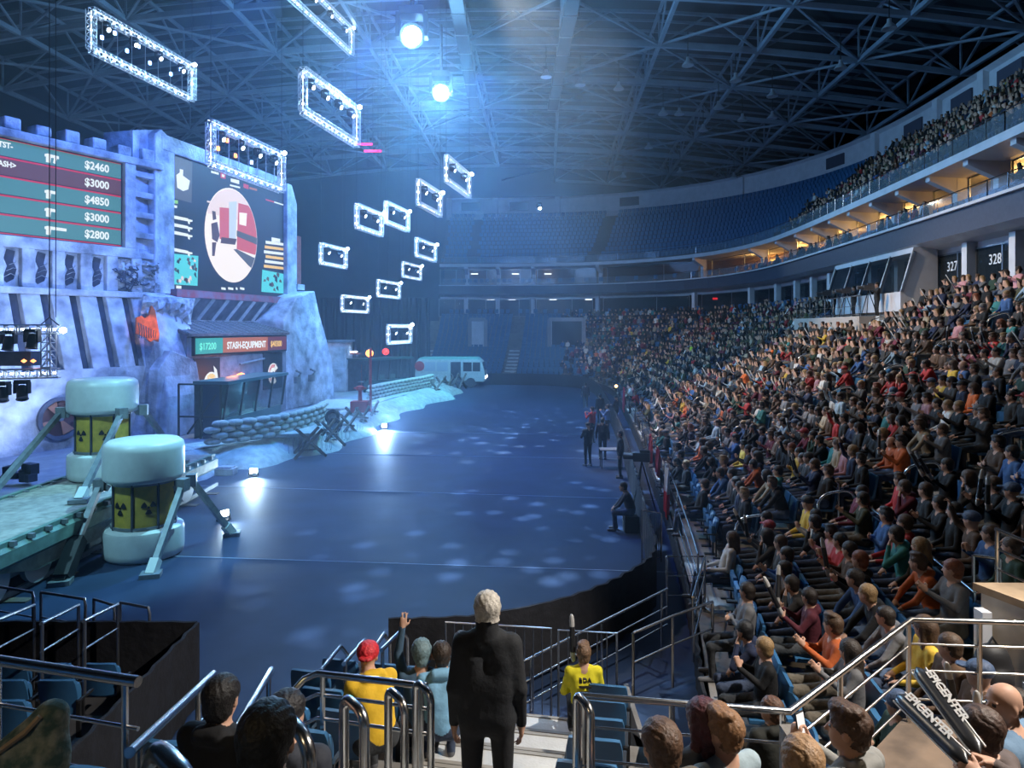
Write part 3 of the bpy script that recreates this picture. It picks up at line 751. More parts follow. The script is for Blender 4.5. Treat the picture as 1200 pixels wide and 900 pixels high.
def fig_mesh(f, name, h, legm, split_hair=True, decim=None):
    V, Q, mt = f.mesh(name, h)
    out = []
    groups = [('body', mt != HAIR), ('hair', mt == HAIR)] if split_hair else [('body', mt >= 0)]
    for nm, sel in groups:
        q = Q[sel]; m = mt[sel]
        if not len(q): out.append(None); continue
        if nm == 'body' and split_hair: q = Q; m = mt.copy(); m[m == HAIR] = SKIN    # whole skin under the hair
        u, inv = np.unique(q, return_inverse=True); vv = V[u]; qq = inv.reshape(q.shape)
        me = bpy.data.meshes.new(name+'_'+nm); 
        if nm == 'hair' and split_hair:
            # hair is a shell lifted a little off the head
            tmp = np.zeros_like(vv); n = np.cross(vv[qq[:,2]]-vv[qq[:,0]], vv[qq[:,3]]-vv[qq[:,1]])
            for i in range(4): np.add.at(tmp, qq[:,i], n)
            tmp /= np.maximum(np.linalg.norm(tmp, axis=1), 1e-9)[:,None]
            k = .005+.0012*np.sin(vv[:,0]*240)*np.sin(vv[:,2]*90+vv[:,1]*70)
            if h < .0135: k = .004+.007*np.abs(np.sin(vv[:,0]*95+1.8*np.sin(vv[:,2]*38+vv[:,1]*25)))
            vv = vv+tmp*k[:,None]
        me.from_pydata(vv.tolist(), [], qq.tolist())
        if nm == 'hair' and split_hair: me.materials.append(M_hairObj)
        else:
            for x in (M_skin, M_top, legm, M_shoe, M_hairObj, M_eye, M_lip): me.materials.append(x)
            me.polygons.foreach_set('material_index', m.tolist())
        me.polygons.foreach_set('use_smooth', [True]*len(me.polygons))
        out.append(me)
    return out
def put_person(meshes, loc, rz, top, hair, label, group=None, hairname='hair', sc=1., cat='person'):
    o = bpy.data.objects.new('person', meshes[0]); COL.objects.link(o); o.location = loc; o.rotation_euler = (0,0,rz); o.color = (*top,1); o.scale = (sc,)*3
    tag(o, label, cat, group)
    if len(meshes) > 1 and meshes[1]:
        h = bpy.data.objects.new(hairname, meshes[1]); COL.objects.link(h); h.parent = o; h.color = (*hair,1)
    return o
# ================================================================== the crowd
ORD = ['first','second','third','fourth','fifth','sixth','seventh','eighth','ninth','tenth','eleventh','twelfth','thirteenth','fourteenth','fifteenth','sixteenth','seventeenth','eighteenth','nineteenth','twentieth'] + ['twenty-%s' % a for a in ('first','second','third','fourth','fifth','sixth','seventh','eighth','ninth')]
TOPS = [('black',(.007,.007,.009),30),('charcoal',(.035,.033,.032),18),('navy',(.014,.022,.06),13),('grey',(.16,.16,.17),9),('dark green',(.02,.05,.03),5),('maroon',(.14,.018,.035),6),('red',(.42,.03,.03),2.6),
        ('blue',(.04,.11,.28),3.5),('white',(.62,.60,.56),5),('olive',(.08,.08,.035),4),('brown',(.10,.055,.03),8),('orange',(.65,.14,.03),.8),('yellow',(.65,.42,.05),.8),('pink',(.50,.24,.26),1.6),('teal',(.03,.18,.18),1),('pale blue',(.30,.42,.52),2.5),('beige',(.36,.29,.20),3)]
TC = {t[0]: tuple(c*.85 for c in t[1]) for t in TOPS}; TW = np.array([t[2] for t in TOPS]); TW = TW/TW.sum()
HAIRC = [('dark-haired',(.022,.014,.010),50),('brown-haired',(.07,.038,.02),30),('fair-haired',(.26,.16,.07),12),('red-haired',(.18,.05,.02),4)]
HW = np.array([h[2] for h in HAIRC]); HW = HW/HW.sum()
GAR = ['jacket','hoodie','sweater','shirt']
POSES = [('lap','with hands in lap',20,{}),('cross','with folded arms',16,dict(lean=-.08)),('knee','leaning forward',14,dict(lean=.32)),('clap','clapping',12,{}),('stick','holding sticks',7,{}),('phone','holding up phone',8,{}),
         ('chin/lap','resting chin on hand',8,dict(lean=.2)),('lap/up','raising one arm',5,{}),('lap','slouching',8,dict(lean=-.22,legs=1.))]
PW = np.array([p[2] for p in POSES]); PW = PW/PW.sum()
HST = [('short',6),('quiff',3),('long',3),('cap',1.4),('bob',1),('beanie',1),('bun',.6),('bald',.5)]
HSW = np.array([h[1] for h in HST]); HSW = HSW/HSW.sum()
PROTO = {}
def proto(pi, hs, yi):
    k = (pi, hs, yi)
    if k not in PROTO:
        p = POSES[pi]; yaw = (-.75, -.35, .05)[yi]
        f = seated(p[0], hair=hs, yaw=yaw, pitch=-.05, fat=1.0+.06*((pi*3+yi) % 3), hood=(pi % 2 == 0), **p[3])
        PROTO[k] = (fig_mesh(f, 'crowd_figure', .0165, M_leg[(pi+yi*2) % 6]), f)
    return PROTO[k]
# hair styles limited per pose so that meshes are shared
STYLE_OF = {0:['short','long','quiff','cap','bald'],1:['short','beanie','quiff','bun'],2:['short','cap','quiff','bob'],3:['quiff','long','short'],4:['short','cap','quiff'],5:['short','long','quiff'],6:['short','beanie','bob'],7:['short','cap'],8:['quiff','short','cap','long']}
def seatpos(s, k): x, y = ring(s, D0+k*RD+.50); return x, y
BL = [('corner block', s_at(y=4.6), AIS[2]), ('stair block', AIS[1], float(np.interp(1.75,_a1[:,0],_s1))), ('second block', AIS[2], AIS[3]), ('third block', AIS[3], AIS[4]), ('fourth block', AIS[4], AIS[5]), ('fifth block', AIS[5], AIS[6]), ('sixth block', AIS[6], AIS[7]), ('far block', AIS[7], AIS[8]), ('last far block', AIS[8], AIS[9]), ('end block', AIS[9], AIS[9]+9), ('left block', AIS[0], AIS[1])]
seats = []
plat_s = (s_at(y=33.5), s_at(y=43.5))
def blocked(x, y, s, k):
    z = zrow(k)
    if z > 1.35 and inpoly(x, y, [(1.2,1.5),(1.2,4.9),(3.3,6.6),(10.8,7.6),(11,1.5)]): return True
    if inpoly(x, y, [(4.5,5.9),(11,5.0),(11,8.2),(4.8,8.2)]): return True
    if plat_s[0] < s < plat_s[1] and k >= 13: return True
    if x < -2.45 and 4 < y < 20: return True
    if s > S_SPLIT and y < 4.95: return True
    if s < S_SPLIT and x > 1.38: return True
    if y < 1.0 and abs(x) < 2: return True
    return False
for bi, (bn, a, c) in enumerate(BL):
    for k in range(NR):
        if a > s_far+5 and k > 8: continue
        # pitch measured on the row's own arc
        ss = np.linspace(a, c, 60); pts = np.array([seatpos(s, k) for s in ss]); L = np.concatenate([[0], np.cumsum(np.hypot(*np.diff(pts, axis=0).T))])
        m0 = .85 if abs(a-AIS[1]) < 1e-6 else .75; m1 = .85 if abs(c-AIS[1]) < 1e-6 else .75
        if bn == 'stair block': m1 = .0
        n = int((L[-1]-m0-m1)/.53)
        if n < 1: continue
        for j in range(n):
            l = m0+.265+j*(L[-1]-m0-m1)/n; s = float(np.interp(l, L, ss)); x, y = seatpos(s, k)
            if blocked(x, y, s, k) or y < .8: continue
            jj = j if bn != 'left block' else n-1-j
            seats.append(dict(s=s, k=k, j=jj, x=x, y=y, z=zrow(k), b=bi, bn=bn))
def occupied(q):
    p = (q['x'], q['y'], q['z']+1.2); px, py = pix(p)
    if q['bn'] in ('left block','stair block'): return False
    if q['bn'] == 'corner block':
        if px < 785 and py > 700: return False
        if py > 850: return False
    if q['k'] == 0 and q['y'] < 60 and random.random() < .45: return False
    if q['y'] > 55:
        return px > 655 and random.random() < min(.93, (px-640)/60)
    return random.random() < .94
def face_rz(s):
    nx, ny = rnorm(s); return math.atan2(-ny, -nx)-PI/2
occ = [q for q in seats if occupied(q)]
for q in occ:
    q['px'], q['py'] = pix((q['x'], q['y'], q['z']+1.25))
cand = [q for q in occ if -10 < q['px'] < 1212 and q['py'] < 925]
cand.sort(key=lambda q: q['y']**2+q['x']**2)
N_IND = 262
indiv = cand[:N_IND]; ids = set(id(q) for q in indiv)
# attributes
for q in occ:
    q['top'] = TOPS[RNG.choice(len(TOPS), p=TW)][0]; q['hc'] = int(RNG.choice(len(HAIRC), p=HW)); q['pose'] = int(RNG.choice(len(POSES), p=PW)); q['gar'] = GAR[RNG.integers(4)]
    st = STYLE_OF[q['pose']]; w_ = np.array([dict(HST)[x] for x in st]); q['st'] = st[RNG.choice(len(st), p=w_/w_.sum())]
FEAT = [(1058,476,'red'),(878,551,'orange'),(1073,522,'orange'),(1058,547,'red'),(1073,557,'maroon'),(874,516,'yellow'),(937,604,'yellow'),(970,635,'red'),(960,508,'dark green'),(974,512,'teal'),(1023,608,'blue'),(1123,640,'pink'),(832,604,'red'),(874,487,'blue'),(1119,422,'yellow'),(935,401,'red'),(1188,372,'teal'),
        (967,705,'maroon'),(892,728,'red'),(879,662,'pale blue'),(804,728,'grey'),(838,762,'grey'),(1100,685,'grey'),(992,765,'grey'),(1075,668,'orange'),(905,760,'black'),(870,745,'navy'),(935,690,'charcoal'),(800,640,'white'),(1044,515,'orange')]
for fx, fy, c in FEAT:
    b_ = min(indiv, key=lambda q: (q['px']-fx)**2+(q['py']-fy)**2); b_['top'] = c
for q in indiv:
    sx, sy = q['x'], q['y']; rz = face_rz(q['s']); want = math.atan2(34-sy, -15-sx)-PI/2-rz; want = (want+PI) % (2*PI)-PI
    yi = int(np.argmin([abs(want-a) for a in (-.75,-.35,.05)]))
    ms, f = proto(q['pose'], q['st'], yi)
    hw = {'cap':'capped','beanie':'beanie-wearing','bald':'balding'}.get(q['st'], HAIRC[q['hc']][0])
    hc = HAIRC[q['hc']][1]
    if q['st'] in ('cap','beanie'): hc = random.choice([(.01,.01,.012),(.3,.02,.02),(.05,.08,.15),(.12,.12,.12)])
    if q['st'] == 'long' : hw = 'long-haired'
    lab = '%s person in %s %s %s, %s row of the %s, %s seat in' % (hw, q['top'], q['gar'], POSES[q['pose']][1], ORD[q['k']], q['bn'], ORD[min(q['j'],28)])
    if len(lab.split()) > 16: lab = '%s person in %s %s, %s row of the %s, %s seat in' % (hw, q['top'], q['gar'], ORD[q['k']], q['bn'], ORD[min(q['j'],28)])
    col = np.array(TC[q['top']])*RNG.uniform(.7,1.35)
    o = put_person(ms, (q['x'], q['y'], q['z']), rz+random.uniform(-.12,.12), tuple(np.clip(col,0,.9)), hc, lab, group='spectators seated in the right stand', hairname={'cap':'cap','beanie':'beanie'}.get(q['st'],'hair'), sc=random.uniform(.95,1.04))
    q['obj'] = o; q['f'] = f
# inflatable cheering sticks held by the stick poses
M_inf = mat('inflatable_clear', (.42,.40,.38), .25, spec=.7); M_infk = mat('inflatable_black', (.02,.02,.022), .3)
def stick_mesh(L=.58, r=.032):
    mb = MB(); mb.lathe([(.004,0),(r*.8,.02),(r,.06),(r,L-.08),(r*.8,L-.02),(.01,L)], 10, M_inf); 
    me = mb.build('inflatable_stick', M_inf, smooth=True); return me
def band_mesh(L=.58, r=.0335):
    mb = MB(); mb.lathe([(r,L*.22),(r,L*.75)], 10, M_infk); return mb.build('printed_band', M_infk, smooth=True)
stk0 = stick_mesh(); bnd0 = band_mesh(); bnd0.parent = stk0; first = True
def put_stick(loc, d, label, sc=1.):
    global first
    if first: o = stk0; first = False; tag(o, label, 'inflatable stick', 'inflatable cheering sticks in the crowd')
    else: o, _ = copy_thing(stk0, [(bnd0,[])], loc, label=label)
    o.location = loc; o.rotation_mode = 'QUATERNION'; o.rotation_quaternion = Vector(d).to_track_quat('Z','Y'); o.scale = (sc,)*3
    return o
for q in indiv:
    if POSES[q['pose']][0] != 'stick' : continue
    o = q['obj']; R = Matrix.Rotation(o.rotation_euler.z, 3, 'Z')
    for sx in ((-1,1) if q['j'] % 2 else (1,)):
        w_ = R @ (Vector(q['f'].wr[sx])+Vector((0,.05,.07))) + Vector(o.location)
        d = R @ Vector((sx*.25+random.uniform(-.4,.4), random.uniform(-.2,.6), 1)).normalized()
        put_stick(w_-d*.10, d, '%s-hand inflatable stick of person in %s %s, %s row of %s, %s seat' % ('left' if sx < 0 else 'right', q['top'], q['gar'], ORD[q['k']], q['bn'], ORD[min(q['j'],28)]))
# ------------------------------------------------------------------ the uncountable rest: one crowd mesh
def low_protos(nf):
    out = []
    for i, (ps, hs, kw) in enumerate([('lap','short',{}),('cross','long',{}),('knee','short',dict(lean=.3)),('clap','quiff',{}),('cross','cap',dict(lean=-.1)),('stick','short',{}),('lap','quiff',dict(lean=.1)),('chin/lap','bob',dict(lean=.2))]):
        f = seated(ps, hair=hs, yaw=-.4, fat=1.08, face=False) if False else seated(ps, hair=hs, yaw=-.4, fat=1.1, **kw)
        f.p = [q for q in f.p if not (q[0] == 'l' and max(q[3],q[4]) < .02) and q[5] not in (DARK, LIP)]
        V, Q, mt = f.mesh('low', .045)
        me = bpy.data.meshes.new('low'); me.from_pydata(V.tolist(), [], Q.tolist()); me.polygons.foreach_set('material_index', mt.tolist())
        for _ in range(5): me.materials.append(None)
        o = bpy.data.objects.new('low', me); COL.objects.link(o); d = o.modifiers.new('d','DECIMATE'); d.ratio = nf/(len(Q)*2)
        dg = bpy.context.evaluated_depsgraph_get(); e = o.evaluated_get(dg).to_mesh()
        e.calc_loop_triangles()
        vv = np.array([v.co[:] for v in e.vertices]); tr = np.array([t.vertices[:] for t in e.loop_triangles]); mi = np.array([e.polygons[t.polygon_index].material_index for t in e.loop_triangles])
        if ps == 'stick':   # an inflatable stick in the hand
            a = np.array(f.wr[1]); n0 = len(vv); dx = np.array([.10,.22,.42]); r = .026
            ring_ = np.array([[r,0,0],[0,r,0],[-r,0,0],[0,-r,0]]); vv = np.concatenate([vv, a+ring_, a+dx+ring_])
            st = []
            for i_ in range(4): j_ = (i_+1) % 4; st += [[n0+i_, n0+j_, n0+4+j_],[n0+i_, n0+4+j_, n0+4+i_]]
            st += [[n0+4,n0+5,n0+6],[n0+4,n0+6,n0+7]]
            tr = np.concatenate([tr, np.array(st)]); mi = np.concatenate([mi, np.full(len(st), 9)])
        out.append((vv, tr, mi)); bpy.data.objects.remove(o); bpy.data.meshes.remove(me)
    return out
LP1 = low_protos(260); LP2 = [q for i, q in enumerate(low_protos(130)) if i != 5]
VV = []; TT = []; CC = []; nv = 0
def pstep(s, d, p):
    a = ring(s, d); c = ring(s+.05, d); return p/max(1e-3, math.hypot(c[0]-a[0], c[1]-a[1])/.05)
def add_low(x, y, z, rz, top, hc, pr, legc):
    global nv
    vv, tr, mi = pr[RNG.integers(len(pr))]
    c, s_ = math.cos(rz), math.sin(rz); sc = RNG.uniform(.94,1.05)
    w_ = np.stack([vv[:,0]*c-vv[:,1]*s_, vv[:,0]*s_+vv[:,1]*c, vv[:,2]],1)*sc+np.array([x,y,z])
    VV.append(w_); TT.append(tr+nv); nv += len(w_)
    lut = np.zeros((10,3)); sk = np.array([.50,.29,.20])*RNG.uniform(.75,1.15); lut[SKIN] = sk; lut[TOP] = np.array(top)*RNG.uniform(.7,1.4); lut[LEG] = legc; lut[SHOE] = (.08,.08,.08); lut[HAIR] = hc; lut[DARK] = (.02,.02,.02); lut[LIP] = sk; lut[9] = (.45,.44,.42)
    CC.append(lut[mi])
rest = 0
for q in occ:
    if id(q) in ids: continue
    px, py = pix((q['x'],q['y'],q['z']+1))
    if px > 1330 or q['y'] < 2: continue
    add_low(q['x'], q['y'], q['z'], face_rz(q['s'])+random.uniform(-.2,.2), TC[q['top']], HAIRC[q['hc']][1], LP1 if q['y'] < 38 else LP2, LEGC[RNG.integers(6)]); rest += 1
up_ = 0
for k in range(NU):
    s = sNR-4
    while s < s_c+13:
        x, y = ring(s, DU+.6+k*.86+.35); px, py = pix((x,y,20))
        ais = abs((s-sNR) % 9-4.5) < min(.5, pstep(s, DU+3, .8))
        pr_ = .93 if s < s_c else max(0, .93-(s-s_c)/8)
        if not ais and px < 1260 and random.random() < pr_:
            add_low(x, y, zup(k), face_rz(s), TC[TOPS[RNG.choice(len(TOPS), p=TW)][0]], HAIRC[int(RNG.choice(4,p=HW))][1], LP2, LEGC[RNG.integers(6)]); up_ += 1
        s += pstep(s, DU+.6+k*.86+.35, .52)
# balcony guests too small to tell apart
for s in np.arange(sNR-3, s_c+6, .55):
    x, y = ring(s, 15.0); px, py = pix((x,y,11.5))
    if px < 1230 and random.random() < .33: add_low(x, y, 10.45, face_rz(s), TC[TOPS[RNG.choice(len(TOPS), p=TW)][0]], HAIRC[0][1], LP2, LEGC[0]); up_ += 1
VV = np.concatenate(VV); TT = np.concatenate(TT); CC = np.concatenate(CC)
me = bpy.data.meshes.new('crowd'); me.vertices.add(len(VV)); me.vertices.foreach_set('co', VV.ravel().astype(np.float32))
me.loops.add(len(TT)*3); me.loops.foreach_set('vertex_index', TT.ravel().astype(np.int32)); me.polygons.add(len(TT)); me.polygons.foreach_set('loop_start', np.arange(0, len(TT)*3, 3, dtype=np.int32))
me.update(calc_edges=True)
ca = me.attributes.new('cloth_colour', 'FLOAT_COLOR', 'FACE'); ca.data.foreach_set('color', np.concatenate([CC, np.ones((len(CC),1))],1).ravel().astype(np.float32))
me.materials.append(mat('crowd_cloth', (.1,.1,.1), .85, attr='cloth_colour'))
cr = bpy.data.objects.new('crowd', me); COL.objects.link(cr); tag(cr, 'distant seated crowd filling the far and upper rows of the stands', 'crowd', kind='stuff')
print('SEATS', len(seats), 'OCC', len(occ), 'INDIV', len(indiv), 'farthest', indiv[-1]['y'], 'rest', rest, up_, 'tris', len(TT), 'protos', len(PROTO))
# ------------------------------------------------------------------ seats
def seat_parts(up):
    b1 = MB(); b1.add(*curved_pan(.46,.50,.05)); 
    return b1
def seat_mesh():
    out = {}
    # backrest: a rounded slightly bowed shell
    def shell(w, h, t, bow, n=8):
        vs = []; fs = []
        for sgn, off in ((0,0),(1,t)):
            for i in range(n+1):
                for j in range(n+1):
                    u = i/n*2-1; v = j/n*2-1
                    rr = 1-.10*max(0, abs(u)*abs(v))**3
                    vs.append((u*w/2*rr, off+bow*(u*u)+.01*(1-v*v), v*h/2*rr))
        N_ = (n+1)**2
        for sgn in (0,1):
            for i in range(n):
                for j in range(n):
                    a = sgn*N_+i*(n+1)+j; fs.append((a,a+1,a+n+2,a+n+1))
        e = [(i,0) for i in range(n)]+[(n,j) for j in range(n)]+[(i,n) for i in range(n,0,-1)]+[(0,j) for j in range(n,0,-1)]
        e = [i*(n+1)+j for i,j in e]
        for a, c in zip(e, e[1:]+e[:1]): fs.append((a,c,c+N_,a+N_))
        return vs, fs
    R1 = Matrix.Rotation(.16, 3, 'X')
    mb = MB(); vs, fs = shell(.47,.46,.035,.03); mb.add([R1@Vector(v)+Vector((0,-.22,.66)) for v in vs], fs); out['backrest'] = mb
    R2 = Matrix.Rotation(PI/2-.08, 3, 'X')
    mb = MB(); vs, fs = shell(.44,.40,.06,-.02); mb.add([R2@Vector((v[0],v[1],v[2]))+Vector((0,.02,.43)) for v in vs], fs); out['seat_down'] = mb
    R3 = Matrix.Rotation(-.08, 3, 'X')
    mb = MB(); mb.add([R3@Vector((v[0],v[1],v[2]))+Vector((0,-.13,.60)) for v in vs], fs); out['seat_up'] = mb
    for sx in (-1,1):
        mb = MB(); mb.bar((.245*sx,-.17,.0),(.245*sx,-.17,.62), .03,.05); mb.bar((.245*sx,-.20,.60),(.245*sx,.10,.60), .035,.03); mb.bar((.245*sx,-.24,.012),(.245*sx,.02,.012), .05,.02); out['stand%d' % sx] = mb
    return out
SM = seat_mesh()
seat_up0 = None
def make_seat0():
    r = empty('folding_chair', (0,0,0), label=None, cat='seat', group='empty blue folding seats')
    a = SM['backrest'].build('backrest', M_seat, parent=r, smooth=True); c = SM['seat_up'].build('seat_pan', M_seat, parent=r, smooth=True); d = SM['stand-1'].build('side_stand', M_black, parent=r); e = SM['stand1'].build('side_stand', M_black, parent=r)
    return r, [(a,[]),(c,[]),(d,[]),(e,[])]
occid = set(id(q) for q in occ)
emp = [q for q in seats if id(q) not in occid]
for q in emp: q['px'], q['py'] = pix((q['x'],q['y'],q['z']+.7))
vis = [q for q in emp if q['y'] > 2.2 and -15 < q['px'] < 1215 and q['py'] < 925]
vis.sort(key=lambda q: q['x']**2+q['y']**2); NS = 290
r0, parts0 = make_seat0(); first_s = True
for q in vis[:NS]:
    lab = 'empty blue folding chair, %s row of the %s, %s seat in' % (ORD[q['k']], q['bn'], ORD[min(q['j'],28)])
    if first_s: r0.location = (q['x'],q['y'],q['z']); r0.rotation_euler = (0,0,face_rz(q['s'])); tag(r0, lab); first_s = False
    else: copy_thing(r0, parts0, (q['x'],q['y'],q['z']), face_rz(q['s']), lab)
# all other seats, under the crowd and in the far blue blocks, as one object
def lowseat(x, y, z, rz, full, VVs, FFs):
    n0 = sum(len(v) for v in VVs[-1:]) if False else None
SV = []; SF = []; sn = 0
def boxpts(c, d, a=0):
    vs = np.array([(x*d[0]/2, y*d[1]/2, z*d[2]/2) for x in (-1,1) for y in (-1,1) for z in (-1,1)]); cc, ss_ = math.cos(a), math.sin(a)
    return np.stack([vs[:,0], vs[:,1]*cc-vs[:,2]*ss_, vs[:,1]*ss_+vs[:,2]*cc],1)+np.array(c)
BF = np.array([(0,1,3,2),(4,6,7,5),(0,4,5,1),(2,3,7,6),(0,2,6,4),(1,5,7,3)])
LSE = [boxpts((0,-.22,.66),(.47,.045,.46),.16), boxpts((0,-.13,.60),(.44,.05,.40),-.08)]
LSO = [boxpts((0,-.22,.66),(.47,.045,.46),.16), boxpts((0,.02,.42),(.44,.40,.05))]
indocc = 0
def add_seat(x, y, z, rz, occd):
    global sn
    c, s_ = math.cos(rz), math.sin(rz)
    for vs in (LSO if occd else LSE):
        SV.append(np.stack([vs[:,0]*c-vs[:,1]*s_+x, vs[:,0]*s_+vs[:,1]*c+y, vs[:,2]+z],1)); SF.append(BF+sn); sn += 8
vids = set(id(q) for q in vis[:NS])
for q in seats:
    if id(q) in vids: continue
    px, py = pix((q['x'],q['y'],q['z']+1))
    if px > 1330 or q['y'] < 2.2: continue
    add_seat(q['x'], q['y'], q['z'], face_rz(q['s']), id(q) in occid)
for k in range(NU):
    s = s_c-8; dk = DU+.6+k*.86+.35
    while s < sR1-.8:
        s += pstep(s, dk, .56)
        if abs((s-sNR) % 9-4.5) < min(.5, pstep(s, dk, .8)): continue
        x, y = ring(s, DU+.6+k*.86+.35); add_seat(x, y, zup(k), face_rz(s), False)
for s in np.arange(sNR-3, sR1-1, .6):
    if int(s*2) % 9 == 0: continue
    x, y = ring(s, 15.9); add_seat(x, y, 10.75, face_rz(s), False)
for s in np.arange(s_c-2, sR1-1, .6):
    if int(s*2) % 9 == 0: continue
    for d in (14.6,): x, y = ring(s, d); add_seat(x, y, 6.95, face_rz(s), False)
SV = np.concatenate(SV); SF = np.concatenate(SF)
me = bpy.data.meshes.new('seating'); me.from_pydata(SV.tolist(), [], SF.tolist()); me.materials.append(M_seat)
o = bpy.data.objects.new('seating', me); COL.objects.link(o); tag(o, 'blue folding seats under the crowd and in the far empty blocks', 'seats', kind='stuff')
print('EMPTY', len(emp), len(vis), 'stuff seats', len(SV)//16)
# ================================================================== the stage
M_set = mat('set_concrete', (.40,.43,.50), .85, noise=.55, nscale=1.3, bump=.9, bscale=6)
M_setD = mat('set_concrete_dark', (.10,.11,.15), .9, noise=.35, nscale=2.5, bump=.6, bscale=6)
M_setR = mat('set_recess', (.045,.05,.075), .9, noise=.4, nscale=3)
M_rock = mat('set_rubble', (.36,.38,.42), .95, noise=.55, nscale=4, bump=1., bscale=7)
M_rust = mat('rust_red', (.22,.05,.04), .8, noise=.4, nscale=5)
M_sand = mat('sand', (.42,.46,.42), .95, noise=.25, nscale=3, bump=.6, bscale=12)
M_bag = mat('sandbag_cloth', (.46,.45,.38), .95, noise=.2, nscale=7, bump=.5, bscale=30)
M_wood = mat('old_timber', (.16,.13,.10), .85, noise=.3, nscale=6)
M_green = mat('flatcar_green', (.16,.26,.23), .6, noise=.3, nscale=4)
M_deck = mat('flatcar_deck', (.36,.34,.31), .85, noise=.3, nscale=5)
M_iron = mat('grey_iron', (.26,.29,.32), .5, metal=.4, noise=.2)
M_alu = mat('truss_aluminium', (.75,.78,.82), .3, metal=.7)
M_redp = mat('red_paint', (.50,.03,.04), .5)
M_yel = mat('yellow_drum', (.62,.42,.06), .5, noise=.2, nscale=5)
M_enam = mat('white_enamel', (.72,.75,.76), .35, noise=.05)
E_white = emis('led_white', (.75,.87,1.), 14.); E_blue = emis('led_blue', (.25,.45,1.), 9.); E_org = emis('lamp_orange', (1.,.28,.06), 5.)
E_hot = emis('beam_lens', (.8,.93,1.), 260.); E_flood = emis('flood_lens', (.8,.92,1.), 60.)
E_teal = emis('screen_teal', (.13,.45,.52), .55); E_brown = emis('screen_brown', (.22,.10,.12), .55); E_red = emis('screen_red', (.8,.03,.08), .7); E_navy = emis('screen_navy', (.008,.014,.05), .6)
E_txt = emis('screen_white', (.85,.95,1.), 1.); E_pale = emis('screen_pale', (.95,.80,.78), .9); E_wallred = emis('screen_wall_red', (.75,.10,.10), .8); E_cream = emis('screen_cream', (1.,.93,.88), 1.); E_grey = emis('screen_grey', (.14,.15,.18), .6); E_dk = emis('screen_dark', (.12,.05,.06), .6); E_green = emis('screen_green', (.35,.8,.15), .8); E_cyan = emis('screen_cyan', (.10,.75,.85), .9); E_orange = emis('screen_orange', (.62,.18,.06), .7); E_gold = emis('screen_gold', (1.,.65,.15), .9); E_purple = emis('screen_purple', (.20,.03,.07), .6); E_tealB = emis('screen_teal_bright', (.05,.50,.50), .8)
UP = Vector((0,0,1))
class Wall:
    def __init__(s, R, u, n): s.R = Vector((*R,0)); s.u = Vector((*u,0)).normalized(); s.n = Vector((*n,0)).normalized()
    def p(s, t, out, z): return s.R+s.u*t+s.n*out+UP*z
    def slab(s, mb, t0, t1, o0, o1, z0, z1, m=None):
        mb.prism([s.p(t0,o0,z0), s.p(t1,o0,z0), s.p(t1,o1,z0), s.p(t0,o1,z0)], UP*(z1-z0), m); return mb
    def quad(s, mb, t0, t1, z0, z1, out, m): 
        mb.prism([s.p(t0,out,z0), s.p(t1,out,z0), s.p(t1,out,z1), s.p(t0,out,z1)], -s.n*.004, m); return mb
    def poly(s, mb, pts, out, m, th=.004): mb.prism([s.p(t,out,z) for t,z in pts], -s.n*th, m); return mb
    def frame(s, t, out, z): return frame(s.p(t,out,z), s.u, UP)
W1 = Wall((-17.5,30.5), (.53,1), (1,-.53)); W2 = Wall((-16.4,33.0), (.25,1), (1,-.25))
# ---- left set wall with its price screen
wl = empty('bunker_facade', tuple(W1.p(-5,0,.8)), label='weathered concrete set wall with buttresses holding the teal price screen', cat='stage set'); 
Lw = tuple(wl.location)
def part(mb, name, m=None, smooth=False, par=None, L=None, bevel=0.): return mb.build(name, m, parent=par or wl, loc=L or Lw, smooth=smooth, bevel=bevel)
b = MB(); W1.slab(b, -11, 1.9, -1.2, 0, .8, 9.2); W1.slab(b, -11, 1.9, -1.2, -.15, 9.2, 13.4); part(b, 'wall_body', M_set)
b = MB(); W1.slab(b, -11, 1.9, -.6, .35, 12.95, 13.28); part(b, 'top_beam', M_set, bevel=.05)
for i in range(10):
    b = MB(); W1.slab(b, -9.2+i*1.12, -8.6+i*1.12, -.45, .25, 13.28, 13.82-.05*(i % 3)); part(b, 'battlement', M_set, bevel=.06)
b = MB(); W1.slab(b, -11, .55, -.2, .30, 8.72, 9.17); W1.slab(b, .05,.55,-.2,.3,9.17,12.95); part(b, 'screen_surround', M_set, bevel=.03)
for i in range(5):
    b = MB(); W1.slab(b, .6, 1.85, -.15, .18, 8.75+i*.93, 9.02+i*.93); part(b, 'niche_ledge', M_set, bevel=.03)
for i in range(9):
    b = MB(); t = -8.6+i*1.12; W1.slab(b, t, t+.5, 0, .28, 7.2, 8.74); part(b, 'upright', M_set, bevel=.04)
    # ragged hole with bent bars between the uprights
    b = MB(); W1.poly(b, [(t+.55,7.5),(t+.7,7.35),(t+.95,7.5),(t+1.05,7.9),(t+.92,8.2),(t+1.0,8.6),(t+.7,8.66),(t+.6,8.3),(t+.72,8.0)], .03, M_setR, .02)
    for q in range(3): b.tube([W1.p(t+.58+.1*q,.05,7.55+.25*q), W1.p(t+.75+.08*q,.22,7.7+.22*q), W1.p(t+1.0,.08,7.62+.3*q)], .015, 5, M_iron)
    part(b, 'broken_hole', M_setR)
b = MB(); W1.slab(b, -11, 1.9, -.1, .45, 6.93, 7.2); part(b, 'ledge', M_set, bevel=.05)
b = MB(); b.prism([W1.p(-11,.08,6.95), W1.p(-11,1.0,3.9), W1.p(-11,0,3.9)], W1.u*12.9); part(b, 'sloped_back', M_setR)
